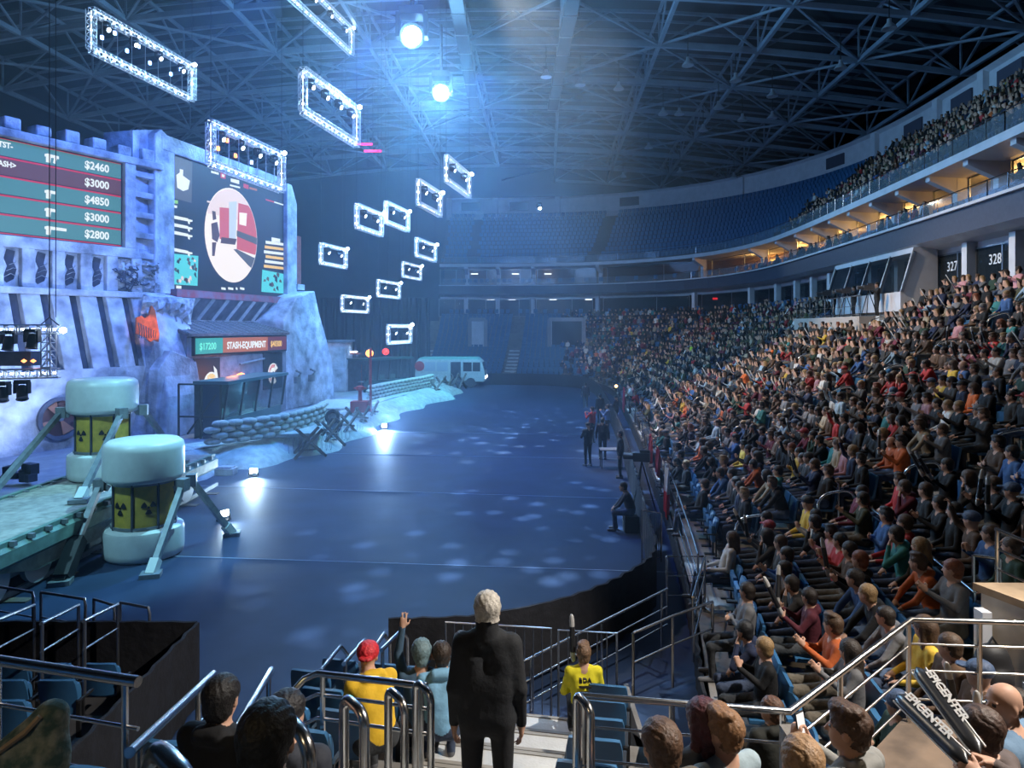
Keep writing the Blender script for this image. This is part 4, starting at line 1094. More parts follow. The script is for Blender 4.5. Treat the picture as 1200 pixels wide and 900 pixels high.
for i in range(9):
    b = MB(); t = -8.7+i*1.12; b.prism([W1.p(t,.35,6.95), W1.p(t,1.35,3.9), W1.p(t,.6,3.9), W1.p(t,.0,6.95)], W1.u*.72); part(b, 'buttress', M_set, bevel=.04)
b = MB(); W1.slab(b, -11, 2.6, 0, 1.35, .8, 3.92); part(b, 'plinth', M_set)
# rubble patch right of the buttresses
def rubble(W, t0, t1, z0, z1, o0, o1, seed=1, name='rubble_face', m=None):
    rnd = random.Random(seed); n, k = 16, 14; vs = []
    for i in range(n+1):
        for j in range(k+1):
            a = i/n; c = j/k; e = 0 if (i in (0,n) or j in (0,k)) else 1
            vs.append(W.p(t0+(t1-t0)*a+e*rnd.uniform(-.06,.06), o0+(o1-o0)*(1-c)+e*rnd.uniform(.02,.38), z0+(z1-z0)*c+e*rnd.uniform(-.06,.06)))
    b = MB(); b.add(vs, [(i*(k+1)+j,(i+1)*(k+1)+j,(i+1)*(k+1)+j+1,i*(k+1)+j+1) for i in range(n) for j in range(k)], m or M_rock)
    back = [W.p(t0,o0-.1,z0), W.p(t1,o0-.1,z0), W.p(t1,o1-.1,z1), W.p(t0,o1-.1,z1)]; b.add(back, [(0,1,2,3)], m or M_rock)
    return b
part(rubble(W1, .3, 2.9, 3.4, 7.0, 1.2, .1, 5), 'rubble_face', M_rock)
part(rubble(W1, -.6, 1.8, 7.25, 8.7, .02, .0, 8), 'cracked_panel', M_rock)
# dark cracks on the cracked panel
b = MB(); rnd = random.Random(4)
for q in range(16):
    t, z = rnd.uniform(-.4,1.4), rnd.uniform(7.5,8.6); pts = [W1.p(t,.36,z)]
    for _ in range(4): t += rnd.uniform(-.22,.25); z += rnd.uniform(-.25,.15); pts.append(W1.p(t,.38,z))
    b.tube(pts, .035, 4)
part(b, 'crack_lines', M_setR)
# price screen
sc = empty('price_screen', tuple(W1.p(-4,.1,9.2)), label='wide screen of teal price rows on the left bunker wall', cat='screen'); Ls = tuple(sc.location)
b = MB(); W1.slab(b, -9.5, .02, -.12, .08, 9.18, 12.93); part(b, 'screen_panel', E_navy, par=sc, L=Ls)
rh = .735
PR = ['$2460','$3000','$4850','$3000','$2800']
for i in range(5):
    z1 = 12.9-i*rh-.03; z0 = z1-rh+.10
    b = MB(); W1.quad(b, -9.4, -.03, z0, z1, .09, E_brown if i == 1 else E_teal); part(b, 'price_row', par=sc, L=Ls)
    b = MB(); W1.quad(b, -9.4, -.03, z0-.075, z0-.03, .09, E_red); W1.quad(b, -9.4, -.03, z1+.0, z1+.025, .092, E_red); part(b, 'row_line', par=sc, L=Ls)
    text('price_lettering', PR[i], .46, E_txt, sc, Matrix.Translation(-Vector(Ls)) @ W1.frame(-1.62,.10,z0+.16), fx=.9, bold=.012)
    if i != 1:   # white device icon
        b = MB(); t = -3.2; z = z0+.30; L_ = [.55,0,.42,.42,.85][i]
        W1.poly(b, [(t,z),(t+L_,z),(t+L_,z+.12),(t+.1,z+.14),(t,z+.10)], .095, E_txt); W1.poly(b, [(t+.05,z-.22),(t+.22,z-.22),(t+.25,z+.02),(t+.05,z+.02)], .095, E_txt)
        if i in (0,): W1.poly(b, [(t+.32,z-.2),(t+.42,z-.22),(t+.48,z+.02),(t+.36,z+.02)], .095, E_txt)
        part(b, 'row_icon', par=sc, L=Ls)
for s_, i in (('TST-',0),('ASH>',1)):
    text('row_lettering', s_, .30, E_txt, sc, Matrix.Translation(-Vector(Ls)) @ W1.frame(-4.86,.10,12.9-i*rh-.34), fx=.85, bold=.01)
# ---- fan set in the plinth
fc = P(59,489,27.2); n1 = W1.n; 
fo = W1.p((fc-W1.R).dot(W1.u), 1.37, fc.z)
fan = empty('wall_fan', tuple(fo), label='round wall fan with orange blades, low on the left concrete set wall', cat='fan'); M4 = frame((0,0,0), W1.u, UP); R3 = M4.to_3x3()
b = MB(); b.lathe([(.70,0),(.84,0),(.84,.16),(.70,.16),(.70,0)], 32, R=R3); b.build('fan_ring', M_setD, parent=fan)
b = MB(); b.lathe([(0,.01),(.70,.01)], 32, R=R3); b.build('fan_backing', mat('fan_backing', (.20,.10,.10), .6), parent=fan)
for k in range(4):
    a = k*PI/2+.5; b = MB(); vs = [R3@Vector((math.cos(a+d)*r, math.sin(a+d)*r, z)) for r, d, z in ((.08,-.3,.05),(.68,-.32,.04),(.68,.32,.12),(.08,.3,.08))]; b.prism(vs, R3@Vector((0,0,.015))); b.build('fan_blade', mat('fan_blade', (.55,.25,.16), .4, metal=.4), parent=fan)
b = MB(); b.lathe([(.11,.03),(.11,.15),(.0,.16)], 16, R=R3); b.build('fan_hub', M_iron, parent=fan)
# ---- centre bunker with the game screen
bk = empty('bunker_building', tuple(W2.p(3,0,.8)), label='tall concrete bunker set holding the round-scope game screen and kiosk', cat='stage set'); Lb = tuple(bk.location)
pb = lambda mb, name, m=None, bevel=0.: part(mb, name, m, par=bk, L=Lb, bevel=bevel)
b = MB(); W2.poly(b, [(-2.2,.8),(-2.2,14.55),(-1.0,14.9),(9.2,14.85),(10.4,13.5),(10.4,10.2),(10.9,9.4),(10.9,.8)], -.25, M_set, 1.6); pb(b, 'building_body', M_set)
b = MB(); W2.poly(b, [(-1.3,7.2),(-1.3,14.6),(-.9,14.95),(-.15,14.6),(-.02,13.98),(-.02,7.2)], .14, M_set, .9); pb(b, 'left_pier', M_set, bevel=.06)
b = MB(); W2.slab(b, -.9, 9.3, -.4, .16, 13.98, 14.75); pb(b, 'lintel', M_set, bevel=.06)
b = MB(); W2.poly(b, [(9.4,6.8),(9.4,14.5),(9.9,14.5),(10.5,13.4),(10.5,6.8)], .3, M_set, .9); pb(b, 'right_pier', M_set, bevel=.05)
b = MB(); W2.slab(b, -.3, 9.8, -.3, .5, 7.08, 7.45); pb(b, 'screen_sill', mat('sill_red_grey', (.22,.12,.15), .8, col2=(.30,.05,.06), nscale=2.5))
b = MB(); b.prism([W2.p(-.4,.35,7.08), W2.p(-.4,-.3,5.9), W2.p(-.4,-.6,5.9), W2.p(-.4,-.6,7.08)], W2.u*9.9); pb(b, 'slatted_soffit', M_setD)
for i in range(9):
    b = MB(); t = -.3+i*1.15; b.bar(W2.p(t+.5,.40,7.08), W2.p(t,-.24,5.95), .16, .16); pb(b, 'soffit_slat', M_iron)
b = MB(); b.prism([W2.p(-1.0,-.3,5.95), W2.p(-1.3,1.95,5.32), W2.p(-1.3,1.95,5.2), W2.p(-1.0,-.3,5.8)], W2.u*8.3); pb(b, 'awning', mat('awning_boards', (.12,.10,.11), .7, noise=.4, nscale=4))
for i in range(14):
    b = MB(); t = -.95+i*.62; b.bar(W2.p(t,-.3,5.99), W2.p(t-.25,1.95,5.35), .05, .03); pb(b, 'awning_batten', M_iron)
b = MB(); W2.slab(b, -1.15, 6.95, -.6, 1.75, .8, 5.3); pb(b, 'kiosk_wall', mat('kiosk_wall', (.20,.22,.27), .7, noise=.3, nscale=3, bump=.4, bscale=8))
b = MB(); b.prism([W2.p(-3.4,0,.8), W2.p(-3.4,2.4,.8), W2.p(-3.0,2.3,2.6), W2.p(-2.2,.75,7.0), W2.p(-2.0,0,7.2)], W2.u*2.2); pb(b, 'left_buttress', M_set, bevel=.08)
b = MB(); W2.poly(b, [(-1.2,.8),(-1.2,4.2),(-2.4,4.6),(-3.2,3.8),(-3.4,.8)], 2.0, M_set, .5); pb(b, 'left_wing', M_set, bevel=.05)
b = MB(); W2.poly(b, [(6.95,.8),(6.95,6.0),(8.3,7.4),(10.4,7.9),(10.9,6.6),(12.0,4.6),(12.6,3.4),(12.9,.8)], 1.6, M_set, 2.2); pb(b, 'right_buttress', M_set, bevel=.08)
b = MB(); W2.slab(b, 10.45, 10.95, -.1, .3, 8.3, 11.4, M_rust); W2.slab(b, 10.4, 11.2, -.1, .4, 8.0, 8.35, M_set); W2.slab(b, 10.5, 11.0, -.1, .35, 6.6, 6.9, M_set); pb(b, 'side_bracket')
# two arched light openings on the right buttress
for t in (8.0, 9.6):
    b = MB(); W2.slab(b, t, t+.45, 1.6, 1.8, 2.3, 2.7); b.tube([W2.p(t+.22,1.8,2.7), W2.p(t+.22,1.95,2.9), W2.p(t+.22,1.62,3.05)], .07, 8); pb(b, 'wall_hood_lamp', M_iron)
# broken opening where the two walls meet, its inner light painted orange
oh = P(174,384,30.9); b = MB(); pts = [(160,372),(166,370),(170,373),(175,369),(178,358),(182,364),(184,376),(187,392),(186,401),(181,398),(176,401),(172,396),(165,393),(160,391)]
b.prism([P(x,y,29.0-(x-174)*.012) for x, y in pts], (-.5,.8,0), mat('orange_opening', (.80,.17,.06), .8, noise=.3, nscale=4)); o = b.build('orange_opening'); tag(o, 'ragged break between both concrete set walls, coloured orange for light from inside', 'stage set')
b = MB(); 
for q in range(8): b.tube([P(162+q*3,378+q*1.5,28.9), P(164+q*2.6,388+q,28.9), P(163+q*2.9,396,28.9)], .02, 4)
b.build('crack_lines', M_setR, parent=o)
# ---- game screen
gs = empty('game_screen', tuple(W2.p(4.7,.05,7.5)), label='large dark game screen showing a round scope view of red corridor', cat='screen'); Lg = tuple(gs.location)
pg = lambda mb, name, m=None: part(mb, name, m, par=gs, L=Lg)
b = MB(); W2.slab(b, 0, 9.35, -.2, .06, 7.48, 13.95); pg(b, 'screen_panel', E_navy)
def gq(t0,t1,z0,z1,m,name='screen_picture',out=.07): b = MB(); W2.quad(b, t0,t1,z0,z1,out,m); pg(b, name)
# px->t helper on the screen plane
def tz(px, py):
    k = (px-600)/800; t = (k*33-(-16.4))/(W2.u.x-k*W2.u.y); Y = 33+W2.u.y*t; return t, H-(py-HOR)/800*Y
def gpoly(pp, m, name='screen_picture', out=.075):
    b = MB(); W2.poly(b, [tz(x,y) for x, y in pp], out, m); pg(b, name)
cx, cy = tz(271,276); rx = tz(300,276)[0]-cx; rz_ = abs(tz(271,221)[1]-cy)
circ = [(cx+rx*math.cos(a)*(1 if math.cos(a) > 0 else 1.0), cy+rz_*math.sin(a)) for a in np.linspace(0, 2*PI, 49)[:-1]]
b = MB(); W2.poly(b, circ, .068, E_cream); pg(b, 'scope_disc')
def clipc(pp):
    """keep a picture patch inside the scope disc"""
    out = []
    for k in range(len(pp)):
        (x0,y0),(x1,y1) = pp[k], pp[(k+1) % len(pp)]
        for j in range(6): 
            t, z = x0+(x1-x0)*j/6, y0+(y1-y0)*j/6; u, v = (t-cx)/rx, (z-cy)/rz_; r = math.hypot(u,v)
            if r > .985: u, v = u/r*.985, v/r*.985
            out.append((cx+u*rx, cy+v*rz_))
    return out
def cp(pp, m, out): 
    b = MB(); W2.poly(b, clipc([tz(x,y) for x, y in pp]), out, m, .002); pg(b, 'scope_picture')
cp([(242,222),(300,222),(300,262),(242,250)], E_pale, .072)
cp([(278,238),(301,244),(301,300),(276,292)], E_wallred, .075)
cp([(256,243),(267,244),(267,283),(256,280)], E_wallred, .075)
cp([(276,270),(300,279),(300,287),(276,277)], E_grey, .078)
cp([(267,237),(276,236),(275,280),(267,279)], emis('screen_sky', (.62,.75,.95), .9), .078)
cp([(279,249),(288,250),(287,265),(279,263)], E_cream, .079)
cp([(276,292),(300,304),(298,320),(272,292)], E_grey, .073)
cp([(258,278),(276,280),(274,287),(257,285)], E_dk, .079)
cp([(247,247),(251,248),(252,257),(248,258)], E_dk, .08); cp([(246,262),(253,260),(256,276),(253,284),(247,280)], E_dk, .08); cp([(247,284),(252,284),(250,300),(247,300)], E_dk, .08)
# overlay: portrait, lines of text, bars, team panels
gpoly([(203,183),(224,190),(223,238),(201,232)], E_grey); gpoly([(205,205),(211,201),(213,206),(221,212),(219,222),(213,224),(206,220)], E_txt, out=.08); gpoly([(209,198),(213,199),(213,205),(209,204)], E_txt, out=.08)
gpoly([(200,234),(207,235),(207,239),(200,238)], E_green); gpoly([(200,240),(206,241),(206,244),(200,243)], E_txt)
for y in (252,261,270,290): gpoly([(200,y),(219,y+4),(219,y+7.5),(200,y+4)], E_txt); gpoly([(218,y+4.5),(224,y+6),(224,y+8),(221,y+8),(221,y+11),(219,y+10)], E_txt)
gpoly([(198,297),(231,300),(230,335),(198,333)], E_cyan)
rnd = random.Random(3)
for q in range(22):
    x, y = rnd.uniform(200,227), rnd.uniform(300,328); gpoly([(x,y),(x+rnd.uniform(1,3),y+1),(x+2,y+rnd.uniform(3,8)),(x-1,y+3)], rnd.choice([E_navy,E_dk,E_grey,E_pale]), out=.08)
gpoly([(306,316),(331,321),(331,344),(305,342)], E_cyan)
for q in range(14):
    x, y = rnd.uniform(308,328), rnd.uniform(319,338); gpoly([(x,y),(x+rnd.uniform(1,2.5),y+1),(x+2,y+rnd.uniform(3,7)),(x-1,y+3)], rnd.choice([E_navy,E_dk,E_grey]), out=.08)
for i in range(6):
    y = 279+i*5.6; gpoly([(310-(i % 3),y+3),(331,y+6),(331,y+9),(310-(i % 3),y+6.5)], E_txt if i % 2 == 0 else E_gold)
gpoly([(317,278),(327,280),(327,284),(317,283)], E_txt)
gpoly([(257,202),(263,203.5),(263,210),(257,208.5)], E_red); gpoly([(284,215),(290,217),(290,222),(284,220)], E_red); gpoly([(258.5,204),(261.5,205),(261.5,208),(258.5,207)], E_txt, out=.08)
gpoly([(246,200),(255,202.5),(255,205),(246,202.5)], E_txt); gpoly([(269,209),(279,211.5),(279,216),(269,213)], E_txt); gpoly([(291,219),(300,221.5),(300,224),(291,221.5)], E_orange); gpoly([(268,216),(280,219),(280,221),(268,218)], E_txt)
gpoly([(310,233),(320,236),(320,237.6),(310,234.6)], E_red); gpoly([(320,236),(331,239.5),(331,241),(320,237.6)], E_txt)
gpoly([(241,235),(262,240),(262,242),(241,237)], E_pale, out=.085)
for x0, x1 in ((258,263),(266,272),(275,277),(280,285)): gpoly([(x0,336.5),(x1,337.3),(x1,340),(x0,339.2)], E_txt)
gpoly([(198,334),(201,334.2),(201,338),(198,337.7)], E_txt); gpoly([(205,334.5),(211,335),(211,338.5),(205,338)], E_txt)
# ---- sign of the kiosk
sg = empty('kiosk_sign', tuple(W2.p(3,1.9,4.4)), label='long lit kiosk sign reading STASH-EQUIPMENT between two dollar amounts', cat='sign'); Lsg = tuple(sg.location)
b = MB(); W2.slab(b, -.85, 6.75, 1.75, 1.92, 4.28, 5.17); part(b, 'sign_box', M_black, par=sg, L=Lsg)
for t0, t1, m in ((-.8,1.15,E_tealB),(1.15,4.9,E_orange),(4.9,6.7,E_purple)):
    b = MB(); W2.quad(b, t0, t1, 4.36, 5.10, 1.93, m); part(b, 'sign_field', par=sg, L=Lsg)
mv = Matrix.Translation(-Vector(Lsg))
text('sign_lettering', '$17200', .46, emis('sign_teal_text', (.2,.95,.8), 1.), sg, mv @ W2.frame(-.55,1.945,4.56), fx=.85, bold=.01)
text('sign_lettering', 'STASH-EQUIPMENT', .48, E_txt, sg, mv @ W2.frame(1.45,1.945,4.55), fx=.78, bold=.015)
text('sign_lettering', '$40300', .44, E_gold, sg, mv @ W2.frame(5.15,1.945,4.56), fx=.80, bold=.01)
# ---- posters with bright emblems
def poster(t0, t1, z0, z1, lab, shapes):
    o = empty('poster', tuple(W2.p((t0+t1)/2,1.78,z0)), label=lab, cat='poster'); L_ = tuple(o.location)
    b = MB(); W2.slab(b, t0, t1, 1.75, 1.80, z0, z1); part(b, 'poster_board', M_black, par=o, L=L_)
    for pts, m in shapes:
        b = MB(); W2.poly(b, pts, 1.81, m, .01); part(b, 'emblem', par=o, L=L_)
def arcpoly(cx, cz, r0, r1, a0, a1, n=12, sx=1.):
    o = [(cx+sx*r0*math.cos(a), cz+r0*math.sin(a)) for a in np.linspace(a0,a1,n)]; return o+[(cx+sx*r1*math.cos(a), cz+r1*math.sin(a)) for a in np.linspace(a1,a0,n)]
poster(-.75, 1.1, 2.0, 4.15, 'black poster with curled orange and white flame emblem', [(arcpoly(.45,2.75,.34,.72,-.3,PI+.4,14,.8), E_txt), (arcpoly(.45,2.75,.40,.64,0,PI+.2,14,.8)[:], E_gold), ([(.75,3.1),(.62,3.75),(.85,3.55),(.98,3.0)], E_txt)])
poster(4.7, 6.5, 2.2, 4.2, 'black poster with red and white curled beast emblem', [(arcpoly(5.6,3.05,.12,.58,.5,2*PI-.9,16,.85), E_txt), (arcpoly(5.6,3.05,.34,.52,1.2,PI+1,12,.85), E_red), ([(5.6,3.5),(5.95,3.6),(6.0,3.2),(5.8,3.1)], E_dk)])
ol = W2.p(2.5,2.0,3.0); b = MB(); b.lathe([(0,-.30),(.2,-.22),(.29,-.08),(.30,.0),(.29,.08),(.2,.22),(0,.30)], 18, E_org, c=ol); o = b.build('kiosk_lamp', E_org, smooth=True); tag(o, 'round orange lamp glowing above the booth in front of kiosk', 'lamp')
b = MB(); b.tube([ol, W2.p(2.5,1.7,3.0)], .05, 8); b.build('bracket', M_black, parent=o)
b = MB(); b.tube([W2.p(2.6,1.85,3.72), W2.p(4.7,1.85,3.92)], .06, 8); o = b.build('wall_pipe', M_iron); tag(o, 'thin slanting pipe on the kiosk wall between both posters', 'pipe')
# ---- stage platform, sand apron
STG = [(-25,14.5),(-14.2,19.5),(-13.4,24.5),(-12.4,27.4),(-10.9,28.9),(-9.8,31),(-9.2,34),(-8.9,38),(-8.7,42),(-8.2,46.5),(-7.3,50),(-6.0,55),(-5.6,58.5),(-7,61.5),(-12,63),(-25,63)]
b = MB(); b.prism([(x,y,0) for x, y in STG], (0,0,.8)); o = b.build('stage_floor', mat('stage_floor', (.28,.30,.34), .8, noise=.2, nscale=2)); struct(o)
edge = catmull(STG[2:14], 5)
b = MB(); vs = []; rnd = random.Random(11)
for i, p in enumerate(edge):
    t = (edge[min(i+1,len(edge)-1)]-edge[max(i-1,0)]).normalized(); n = Vector((t.y,-t.x)); w = 1.5+.35*math.sin(i*.9); 
    if i > len(edge)-12: w *= .8
    for q, (o_, z) in enumerate(((-.9,.84),(-.3,.90),(.15,.72),(.5,.46),(.85,.24),(1.0,.004))): vs.append((p.x+n.x*o_*w, p.y+n.y*o_*w, z+(rnd.uniform(-.05,.05) if 0 < q < 5 else 0)))
b.add(vs, [(i*6+j, (i+1)*6+j, (i+1)*6+j+1, i*6+j+1) for i in range(len(edge)-1) for j in range(5)]); o = b.build('sand_apron', M_sand, smooth=True); tag(o, 'pale sand banked along the front edge of the stage', 'sand', kind='stuff')
# low pale slabs on stage
for x0, y0, w, d, a, lab in ((-9.9,31.2,2.4,3.2,.2,'low sandy platform inside the near sandbag arc'), (-10.3,41.5,2.8,5,.1,'flat pale slab between the two sandbag arcs')):
    b = MB(); b.box((x0,y0,.92), (w,d,.16), rz=a); o = b.build('platform_slab', M_sand, bevel=.03); tag(o, lab, 'platform')
# ---- sandbags
def bag_mesh():
    mb = MB(); n = 14; k = 9; vs = []
    for i in range(k):
        a = i/(k-1)*2-1; w = (1-abs(a)**3.2)**.5 if abs(a) < 1 else .0; w = max(w, .12)
        for j in range(n):
            th = 2*PI*j/n; vs.append((a*.30, .165*w*math.copysign(abs(math.cos(th))**.8, math.cos(th)), .085*w*math.copysign(abs(math.sin(th))**.8, math.sin(th))+.085))
    mb.add(vs, [(i*n+j,(i+1)*n+j,(i+1)*n+(j+1)%n,i*n+(j+1)%n) for i in range(k-1) for j in range(n)]+[tuple(range(n)), tuple(range((k-1)*n,k*n))]); return mb
bag0 = bag_mesh().build('sandbag', M_bag, smooth=True); bag0.hide_render = False; fb = True
def arc(pts, layers, nm, z0=.88):
    global fb
    cv = catmull(pts, 10); L = [0]
    for a, c in zip(cv, cv[1:]): L.append(L[-1]+(c-a).length)
    for ly in range(layers):
        n = int(L[-1]/.60); off = .30*(ly % 2)
        for q in range(n):
            l = off+.3+q*.60; 
            if l > L[-1]-.1: continue
            x = np.interp(l, L, [v.x for v in cv]); y = np.interp(l, L, [v.y for v in cv]); x2 = np.interp(l+.1, L, [v.x for v in cv]); y2 = np.interp(l+.1, L, [v.y for v in cv])
            lab = 'pale sandbag, %s layer up, %s from the near end of the %s sandbag wall' % (ORD[ly], ORD[q], nm)
            loc = (x+random.uniform(-.03,.03), y+random.uniform(-.03,.03), z0+ly*.235); rz = math.atan2(y2-y, x2-x)+random.uniform(-.12,.12)
            if fb: o = bag0; fb = False; o.location = loc
            else: o = bag0.copy(); COL.objects.link(o); o.location = loc
            o.rotation_euler = (random.uniform(-.05,.05), random.uniform(-.05,.05), rz); o.scale = (1.12,1.45,1.55)
            tag(o, lab, 'sandbag', 'sandbags of the %s wall' % nm)
arc([(-12.3,27.3),(-11.2,28.2),(-10.3,29.6),(-9.7,31.6),(-9.5,33.5),(-9.6,35)], 4, 'near')
arc([(-9.3,44.2),(-8.9,46.2),(-8.3,48.6),(-7.6,51),(-6.9,53.5),(-6.5,55.5)], 4, 'far')
# ---- crossed timber obstacles strung with wire
def trestle(loc, rz, lab, sc=1.):
    o = empty('wire_obstacle', loc, rz, lab, 'obstacle', 'crossed timber obstacles in front of the sand'); o.scale = (sc,)*3
    for y in (-.32,.32):
        b = MB(); b.bar((-.62,y,.03),(.45,y,1.12), .10, .10); b.build('crossed_timber', M_wood, parent=o); b = MB(); b.bar((.62,y+.1,.03),(-.45,y+.1,1.12), .10, .10); b.build('crossed_timber', M_wood, parent=o)
    b = MB(); b.bar((0,-.6,.60),(0,.7,.60), .09, .09); b.bar((-.45,0,.3),(.45,0,.3), .06,.06); b.build('cross_beam', M_wood, parent=o)
    b = MB()
    pts = [(-.9+1.85*i/72, .30*math.cos(i*.9), .52+.30*math.sin(i*.9)) for i in range(73)]; b.tube(pts, .008, 3); b.build('wire_coil', M_iron, parent=o)
for i, (px, py, a) in enumerate([(362,536,.5),(386,524,.75),(405,513,.9),(420,503,1.1),(432,495,1.2)]):
    trestle(PZ(px, py, .02), a, 'crossed timber obstacle before the near sandbags, %s from the camera side' % ORD[i], 1.1)
for i, (px, py, a) in enumerate([(508,467,.9),(522,461,1.0),(538,456,1.1)]):
    trestle(PZ(px, py, .02), a, 'crossed timber obstacle near the bus, %s from the camera side' % ORD[i], 1.25)
# ---- tyres
for px, py, z, lab in ((390,497,.85,'black tyre standing at the end of the near sandbags'),(392,507,.45,'black tyre lying on the sand below the near sandbags'),(446,475,.2,'black tyre leaning on the far sand edge beside the red pump')):
    b = MB(); n = 20; b.lathe([(.20,-.10),(.34,-.12),(.38,-.06),(.38,.06),(.34,.12),(.20,.10),(.20,-.10)], n, R=Matrix.Rotation(PI/2-.25, 3, 'X')); o = b.build('tyre', M_black, smooth=True); o.location = PZ(px, py, z)+Vector((0,0,.36)); tag(o, lab, 'tyre')
    b = MB(); b.lathe([(.0,.05),(.19,.05)], 16, R=Matrix.Rotation(PI/2-.25, 3, 'X')); b.build('hub', M_iron, parent=o)
# ---- glazed caster booths
def booth(name_lab, A, B, depth, h=2.35, top=.35, tint=M_glassD, cat='booth', body=None, wing=True):
    """A..B front foot line on the stage"""
    A = Vector((*A,.8)); B = Vector((*B,.8)); u = (B-A).normalized(); n = Vector((u.y,-u.x,0)); L = (B-A).length
    o = empty('commentary_booth', tuple(A), label=name_lab, cat=cat); LL = tuple(A); body = body or M_black
    q = lambda t, out, z: A+u*t+n*out+UP*z
    pp = lambda mb, nm, m=None: part(mb, nm, m, par=o, L=LL)
    b = MB(); b.prism([q(0,0,0), q(0,.12,.85), q(0,-.1,.85), q(0,-.1,0)], u*L); pp(b, 'front_panel', body)
    b = MB(); b.prism([q(-.1,top+.05,h), q(L+.2,top+.05,h), q(L+.1,-depth,h), q(-.1,-depth,h)], UP*.14); pp(b, 'roof', body)
    N_ = 4
    for i in range(N_+1):
        t = L*i/N_; b = MB(); b.bar(q(t,.12,.85), q(t,top,h), .09, .09); pp(b, 'post', M_black)
    for i in range(N_):
        b = MB(); t0, t1 = L*i/N_+.06, L*(i+1)/N_-.06; b.prism([q(t0,.13,.88), q(t1,.13,.88), q(t1,top-.02,h-.02), q(t0,top-.02,h-.02)], n*.015); pp(b, 'glass_pane', M_glass)
    b = MB(); b.prism([q(0,-depth,0), q(L,-depth,0), q(L,-depth,h), q(0,-depth,h)], n*.05); pp(b, 'back_panel', M_setR)
    b = MB(); b.box(q(L*.5,-.75,.72), (.7, L*.85, .06), rz=math.atan2(-u.x,u.y)); pp(b, 'desk', M_iron)
    for i in range(3):
        b = MB(); b.box(q(L*(.25+.25*i),-.55,1.0), (.04,.55,.34), rz=math.atan2(-u.x,u.y)); pp(b, 'monitor', emis('monitor_cyan', (.1,.4,.5), .5))
    return o, q
bo, q = booth('black framed glass commentary booth beside the near sandbags', (-12.55,29.4), (-12.0,35.2), 1.2, body=mat('booth_teal', (.05,.11,.12), .5))
b = MB(); LLb = tuple(bo.location)
for p0, p1 in (((0,0,0),(0,0,2.35)),((0,-1.9,0),(0,-1.9,2.35)),((0,-.9,0),(0,-.9,2.35)),((0,0,.95),(0,-1.9,.95)),((0,0,2.35),(0,-1.9,2.35)),((0,-.2,1.9),(0,-1.5,.2))): b.bar(q(*p0), q(*p1), .07, .07)
part(b, 'side_frame', M_black, par=bo, L=LLb)
b = MB(); b.prism([q(0,0,0), q(0,-.8,0), q(0,-.8,2.3), q(0,0,2.3)], Vector((.01,.02,0))); part(b, 'side_curtain', mat('booth_curtain', (.01,.02,.06), .8), par=bo, L=LLb)
booth('dark green commentary booth behind the far sandbag wall', (-10.9,50.5), (-8.3,54.5), 1.8, body=mat('booth_green', (.02,.07,.07), .6))
# ---- white hut, dark gate, red pole and pump
p = PZ(385,459,.8); o = empty('white_hut', (p.x,p.y+1,.8), label='plain white boxy hut between the bunker and the dark gate', cat='hut')
b = MB(); b.box((0,0,1.85), (2.6,2.4,3.7)); b.build('hut_body', M_set, parent=o, bevel=.05); b = MB(); b.box((0,0,3.78), (2.9,2.7,.16)); b.build('hut_roof', M_setD, parent=o); b = MB(); b.box((1.25,-.9,1.2), (.3,.5,2.4)); b.build('corner_pillar', M_set, parent=o)
p = PZ(412,457,.8); o = empty('steel_gate', (p.x,p.y,.8), label='dark steel gate frame with lamps beside the white hut', cat='gate')
for x in (-.9,-.3,.3,.9): b = MB(); b.bar((x,0,0),(x,0,2.9+.3*(x > 0)), .14,.14); b.build('post', M_setR, parent=o)
for z in (1.4,2.8): b = MB(); b.bar((-.95,0,z),(.95,0,z), .12,.12); b.build('rail', M_rust, parent=o)
b = MB(); b.box((-.6,.05,1.0), (.55,.12,1.9)); b.build('panel', M_setD, parent=o); b = MB(); b.box((.6,.05,1.0), (.55,.12,1.9)); b.build('panel', M_rust, parent=o)
b = MB(); b.box((.2,-.1,2.95), (.5,.12,.08)); b.build('lamp_bar', E_white, parent=o)
for px, py, Y, lab in ((433,414,50,'bright orange beacon on a pole above the dark gate'),(452,412,58,'dimmer red beacon above the far green booth')):
    c = P(px,py,Y); b = MB(); b.lathe([(0,-.3),(.22,-.18),(.3,0),(.22,.18),(0,.3)], 14, E_org if Y == 50 else L_red, c=c); o = b.build('beacon', smooth=True); tag(o, lab, 'lamp'); b = MB(); b.tube([c, (c.x,c.y,.8)], .07, 8); b.build('pole', M_rust, parent=o)
p = PZ(422,483,.85); o = empty('fuel_pump', tuple(p), label='red hand pump on a square base at the stage edge', cat='pump')
b = MB(); b.box((0,0,.32), (.95,.8,.64)); b.build('pump_base', M_redp, parent=o, bevel=.03); b = MB(); b.lathe([(.12,.64),(.10,1.2),(.22,1.25),(.22,1.45),(.08,1.5)], 14); b.build('pump_body', M_redp, parent=o); b = MB(); b.tube([(-.35,0,1.35),(.35,0,1.35)], .05, 8); b.build('pump_wheel', M_redp, parent=o)
b = MB(); b.tube([(.55,.2,0),(.55,.2,3.6)], .07, 8); b.build('pump_pole', M_redp, parent=o)
